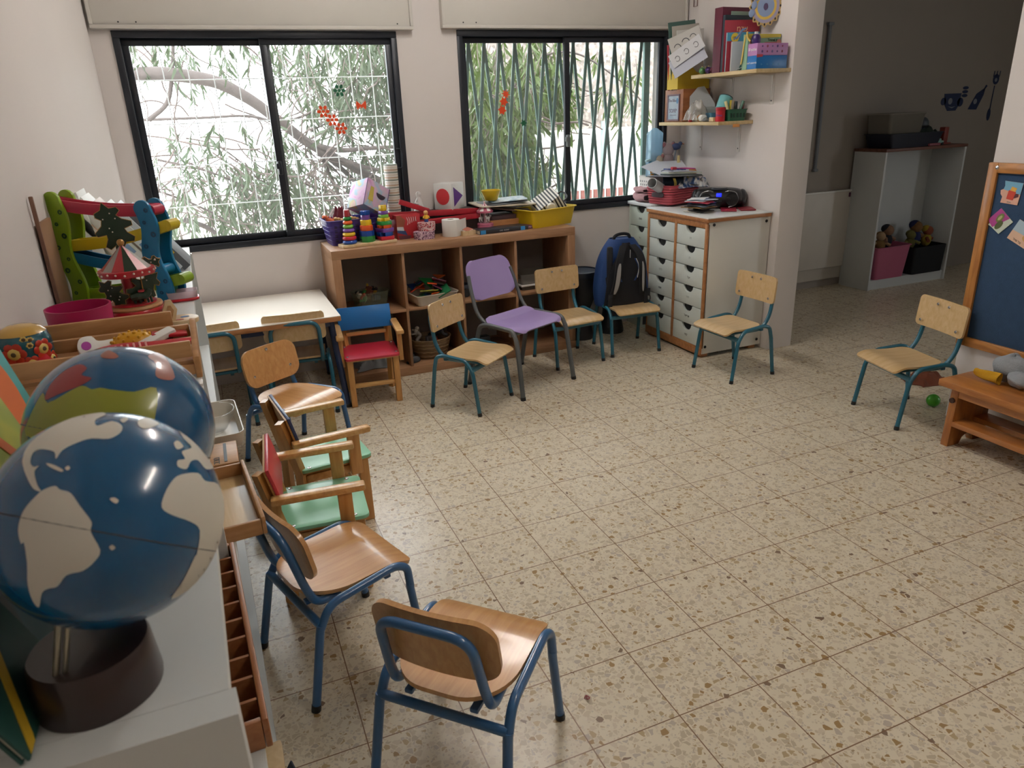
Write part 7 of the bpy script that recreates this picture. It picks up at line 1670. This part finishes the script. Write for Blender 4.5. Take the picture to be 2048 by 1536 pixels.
def plush(lab, x, y, z, s, c, c2, rz):
    t = thing('plush_doll', lab, 'soft toy', (x, y, z), rz=rz, group='dolls in the toy bins'); m = plain('plush_'+c, c, .95, var=.15); m2 = plain('plush_'+c2, c2, .95, var=.15)
    g = G(); g.ball((0, 0, 0), s, (1, .8, 1.1), 16, 12); g.obj('body', m, t); g = G(); g.ball((0, -.005, s*1.5), s*.8, u=16, v=12); h = g.obj('head', m2, t); g = G(); g.ball((0, .01, s*1.75), s*.82, (1, .9, .8), 16, 10); g.obj('hair', m, h)
    for sx in (-1, 1): g = G(); g.tube([(sx*s*.8, -.01, s*.4), (sx*s*1.6, -.03, 0)], s*.28, 8); g.obj('arm', m2, t)
plush('dark-haired doll sitting in the pink bin', 4.45, 2.39, .37, .055, '20222c', '8a6a55', 20)
plush('tan doll lying low at the left of the pink bin', 4.36, 2.37, .345, .045, '7d6238', 'a58a6a', -30)
plush('navy-hooded doll in the middle of the black bin', 4.78, 2.40, .36, .06, '232a55', '7a5a3a', 10)
plush('olive green doll at the left of the black bin', 4.70, 2.37, .325, .045, '5d5a2a', '6e6a3a', -15)
plush('yellow doll at the right of the black bin', 4.90, 2.38, .335, .05, '9a842c', '8a4a35', 30)
t = thing('clear_box', 'clear plastic storage box on top of the white bookcase', 'box', (4.40, 2.42, 1.205)); g = G(); g.bin(.37, .24, .135, .003, .92, .03, lip=.006); g.obj('tub', glassy('smoky_clear', 'b9b5ac', .4), t); g = G(); g.prism(rrect(.378, .25, .03), .135, .150, bev=.003); g.obj('lid', glassy('smoky_lid', 'c4c0b6', .5), t)
g = G(); g.ball((.05, -.02, .07), .05, (1.4, 1, .7), 14, 10); g.ball((-.08, .02, .055), .045, (1.2, 1, .8), 14, 10); g.obj('contents', plain('mix_tan', '8a6a52', .8, var=.4, scale=40), t)
t = thing('dark_crate', 'dark navy plastic crate on the white bookcase under the clear box', 'crate', (4.50, 2.41, 1.10)); g = G(); g.bin(.56, .26, .10, .004, .88, .02, lip=.01); g.obj('crate', plain('crate_navy', '171b2c', .5), t)
t = thing('toy_heap', 'dark green toy heap beside the clear box on the bookcase', 'toys', (4.70, 2.42, 1.18)); g = G(); g.sheet(rumple(.12, .09, .09, 61), 24, 24, .003); g.obj('folds', plain('heap_green', '22302a', .8, var=.4, scale=30), t)
t = thing('toy_helmet', 'grey toy helmet on the heap beside the clear box', 'toy', (4.66, 2.40, 1.265)); g = G(); g.ball((0, 0, 0), .058, (1, .9, .9), 20, 12); g.obj('dome', plain('helmet_grey', '4c525a', .4), t); g = G(); g.tube([(.058*math.cos(a*PI/12), .052*math.sin(a*PI/12), -.02) for a in range(24)], .008, 8, closed=True); g.obj('brim', M_black, t)
t = thing('red_toy_post', 'red toy post standing at the right end of the bookcase top', 'toy', (4.93, 2.40, 1.10)); g = G(); g.box((0, 0, .065), (.05, .05, .13), bev=.006); g.obj('post', plain('dull_red', '8a3a30', .5), t); g = G(); g.box((0, 0, .006), (.10, .08, .012), bev=.003); g.obj('foot', plain('dull_red', '8a3a30', .5), t)
t = thing('toy_car', 'small pale toy car at the front of the bookcase top', 'toy car', (4.79, 2.33, 1.10)); g = G(); g.box((0, 0, .022), (.085, .04, .022), bev=.006); g.box((-.005, 0, .040), (.045, .036, .020), bev=.007); g.obj('body', plain('car_pale', '8fb5b0', .35), t)
for x in (-.026, .026):
    for y in (-.02, .02): g = G(); g.cyl((x, y-.004, .010), (x, y+.004, .010), .010, n=14); g.obj('wheel', M_black, t)
t = thing('toy_track', 'dull pink toy base beneath the small pale car', 'toy', (4.70, 2.31, 1.10)); g = G(); g.box((0, 0, .010), (.12, .06, .020), bev=.004); g.obj('base', plain('dull_pink', '8a4a55', .5), t)
t = thing('wall_panel', 'white heating panel with purple tag mounted low on the adjoining room wall', 'panel', (3.93, 2.598, .475))
g = G(); g.box((0, -.02, 0), (.56, .04, .62), bev=.006); g.obj('panel', plain('panel_cream', 'cfcac2', .45), t); g = G(); g.box((.235, -.043, .27), (.018, .006, .035), bev=.002); g.obj('tag', plain('tag_purple', '5a2a4a', .5), t); g = G(); g.box((0, -.01, -.36), (.54, .02, .10)); g.obj('base_trim', plain('trim_cream', 'b8b2a8', .5), t); g = G(); g.box((0, -.042, .305), (.56, .006, .012), bev=.002); g.obj('top_lip', M_whitep, t)
g = G(); g.cyl((3.80, 2.588, .96), (3.80, 2.588, 1.99), .014, n=14); g.box((3.80, 2.585, 1.99), (.05, .03, .02), bev=.003); g.box((3.80, 2.585, .955), (.04, .03, .02), bev=.003); o = g.obj('conduit', plain('conduit_grey', '6f747c', .4)); tag(o, 'grey vertical conduit pipe on the adjoining room wall', 'pipe')
# wall decals
M_dec = plain('decal_navy', '16284f', .6)
def decal(lab, x, z, shapes):
    t = thing('wall_decal', lab, 'decal', (x, 2.599, z))
    for nm, o, m in shapes: g = G(); g.prism(o, 0, .001+(.0006 if m is not M_dec else 0), M=frame((0, 0, 0), (1, 0, 0), (0, 0, 1))); g.obj(nm, m, t)
M_decw = plain('decal_pale', '7d838f', .6)
cup = [(-.11, .07), (.09, .07), (.08, -.02), (.05, -.065), (-.05, -.065), (-.09, -.02)]
decal('navy smiling cup decal on the adjoining room wall', 5.23, 1.41, [('cup', cup, M_dec), ('handle', [(.09+x, .0+y) for x, y in ring(.035, 16)], M_dec), ('handle', [(-.11+x, .01+y) for x, y in ring(.030, 16)], M_dec), ('eye', ring(.025, 14, cx=-.03, cy=.01), M_decw), ('smile', [(-.05, -.03), (.0, -.045), (.04, -.03), (.0, -.036)], M_decw)]+[('steam', [(.13+x, .05+.03*k+y) for x, y in ring(.035, 12, .013)], M_dec) for k in range(3)])
decal('navy pot decal right of the cup decal', 5.50, 1.42, [('pot', [(-.075, -.07), (.03, -.075), (.09, .04), (.10, .10), (.0, .05)], M_dec), ('window', ring(.022, 12, cx=0, cy=-.01), M_decw), ('spout', [(.06, .05), (.12, .11), (.10, .12)], M_dec)])
decal('navy fork figure decal, rightmost on the adjoining room wall', 5.70, 1.43, [('stem', [(-.006, -.09), (.006, -.09), (.012, .10), (0, .10)], M_dec), ('spoon', [(x-.004, -.13+y) for x, y in ring(.022, 14, .05)], M_dec), ('head', [(.01+x, .15+y) for x, y in ring(.038, 14, .042)], M_dec), ('face', [(.01+x, .145+y) for x, y in ring(.016, 10)], M_decw)]+[('prong', [(x-.005, .17), (x+.005, .17), (x+.008, .215), (x-.002, .215)], M_dec) for x in (-.025, .01, .045)])
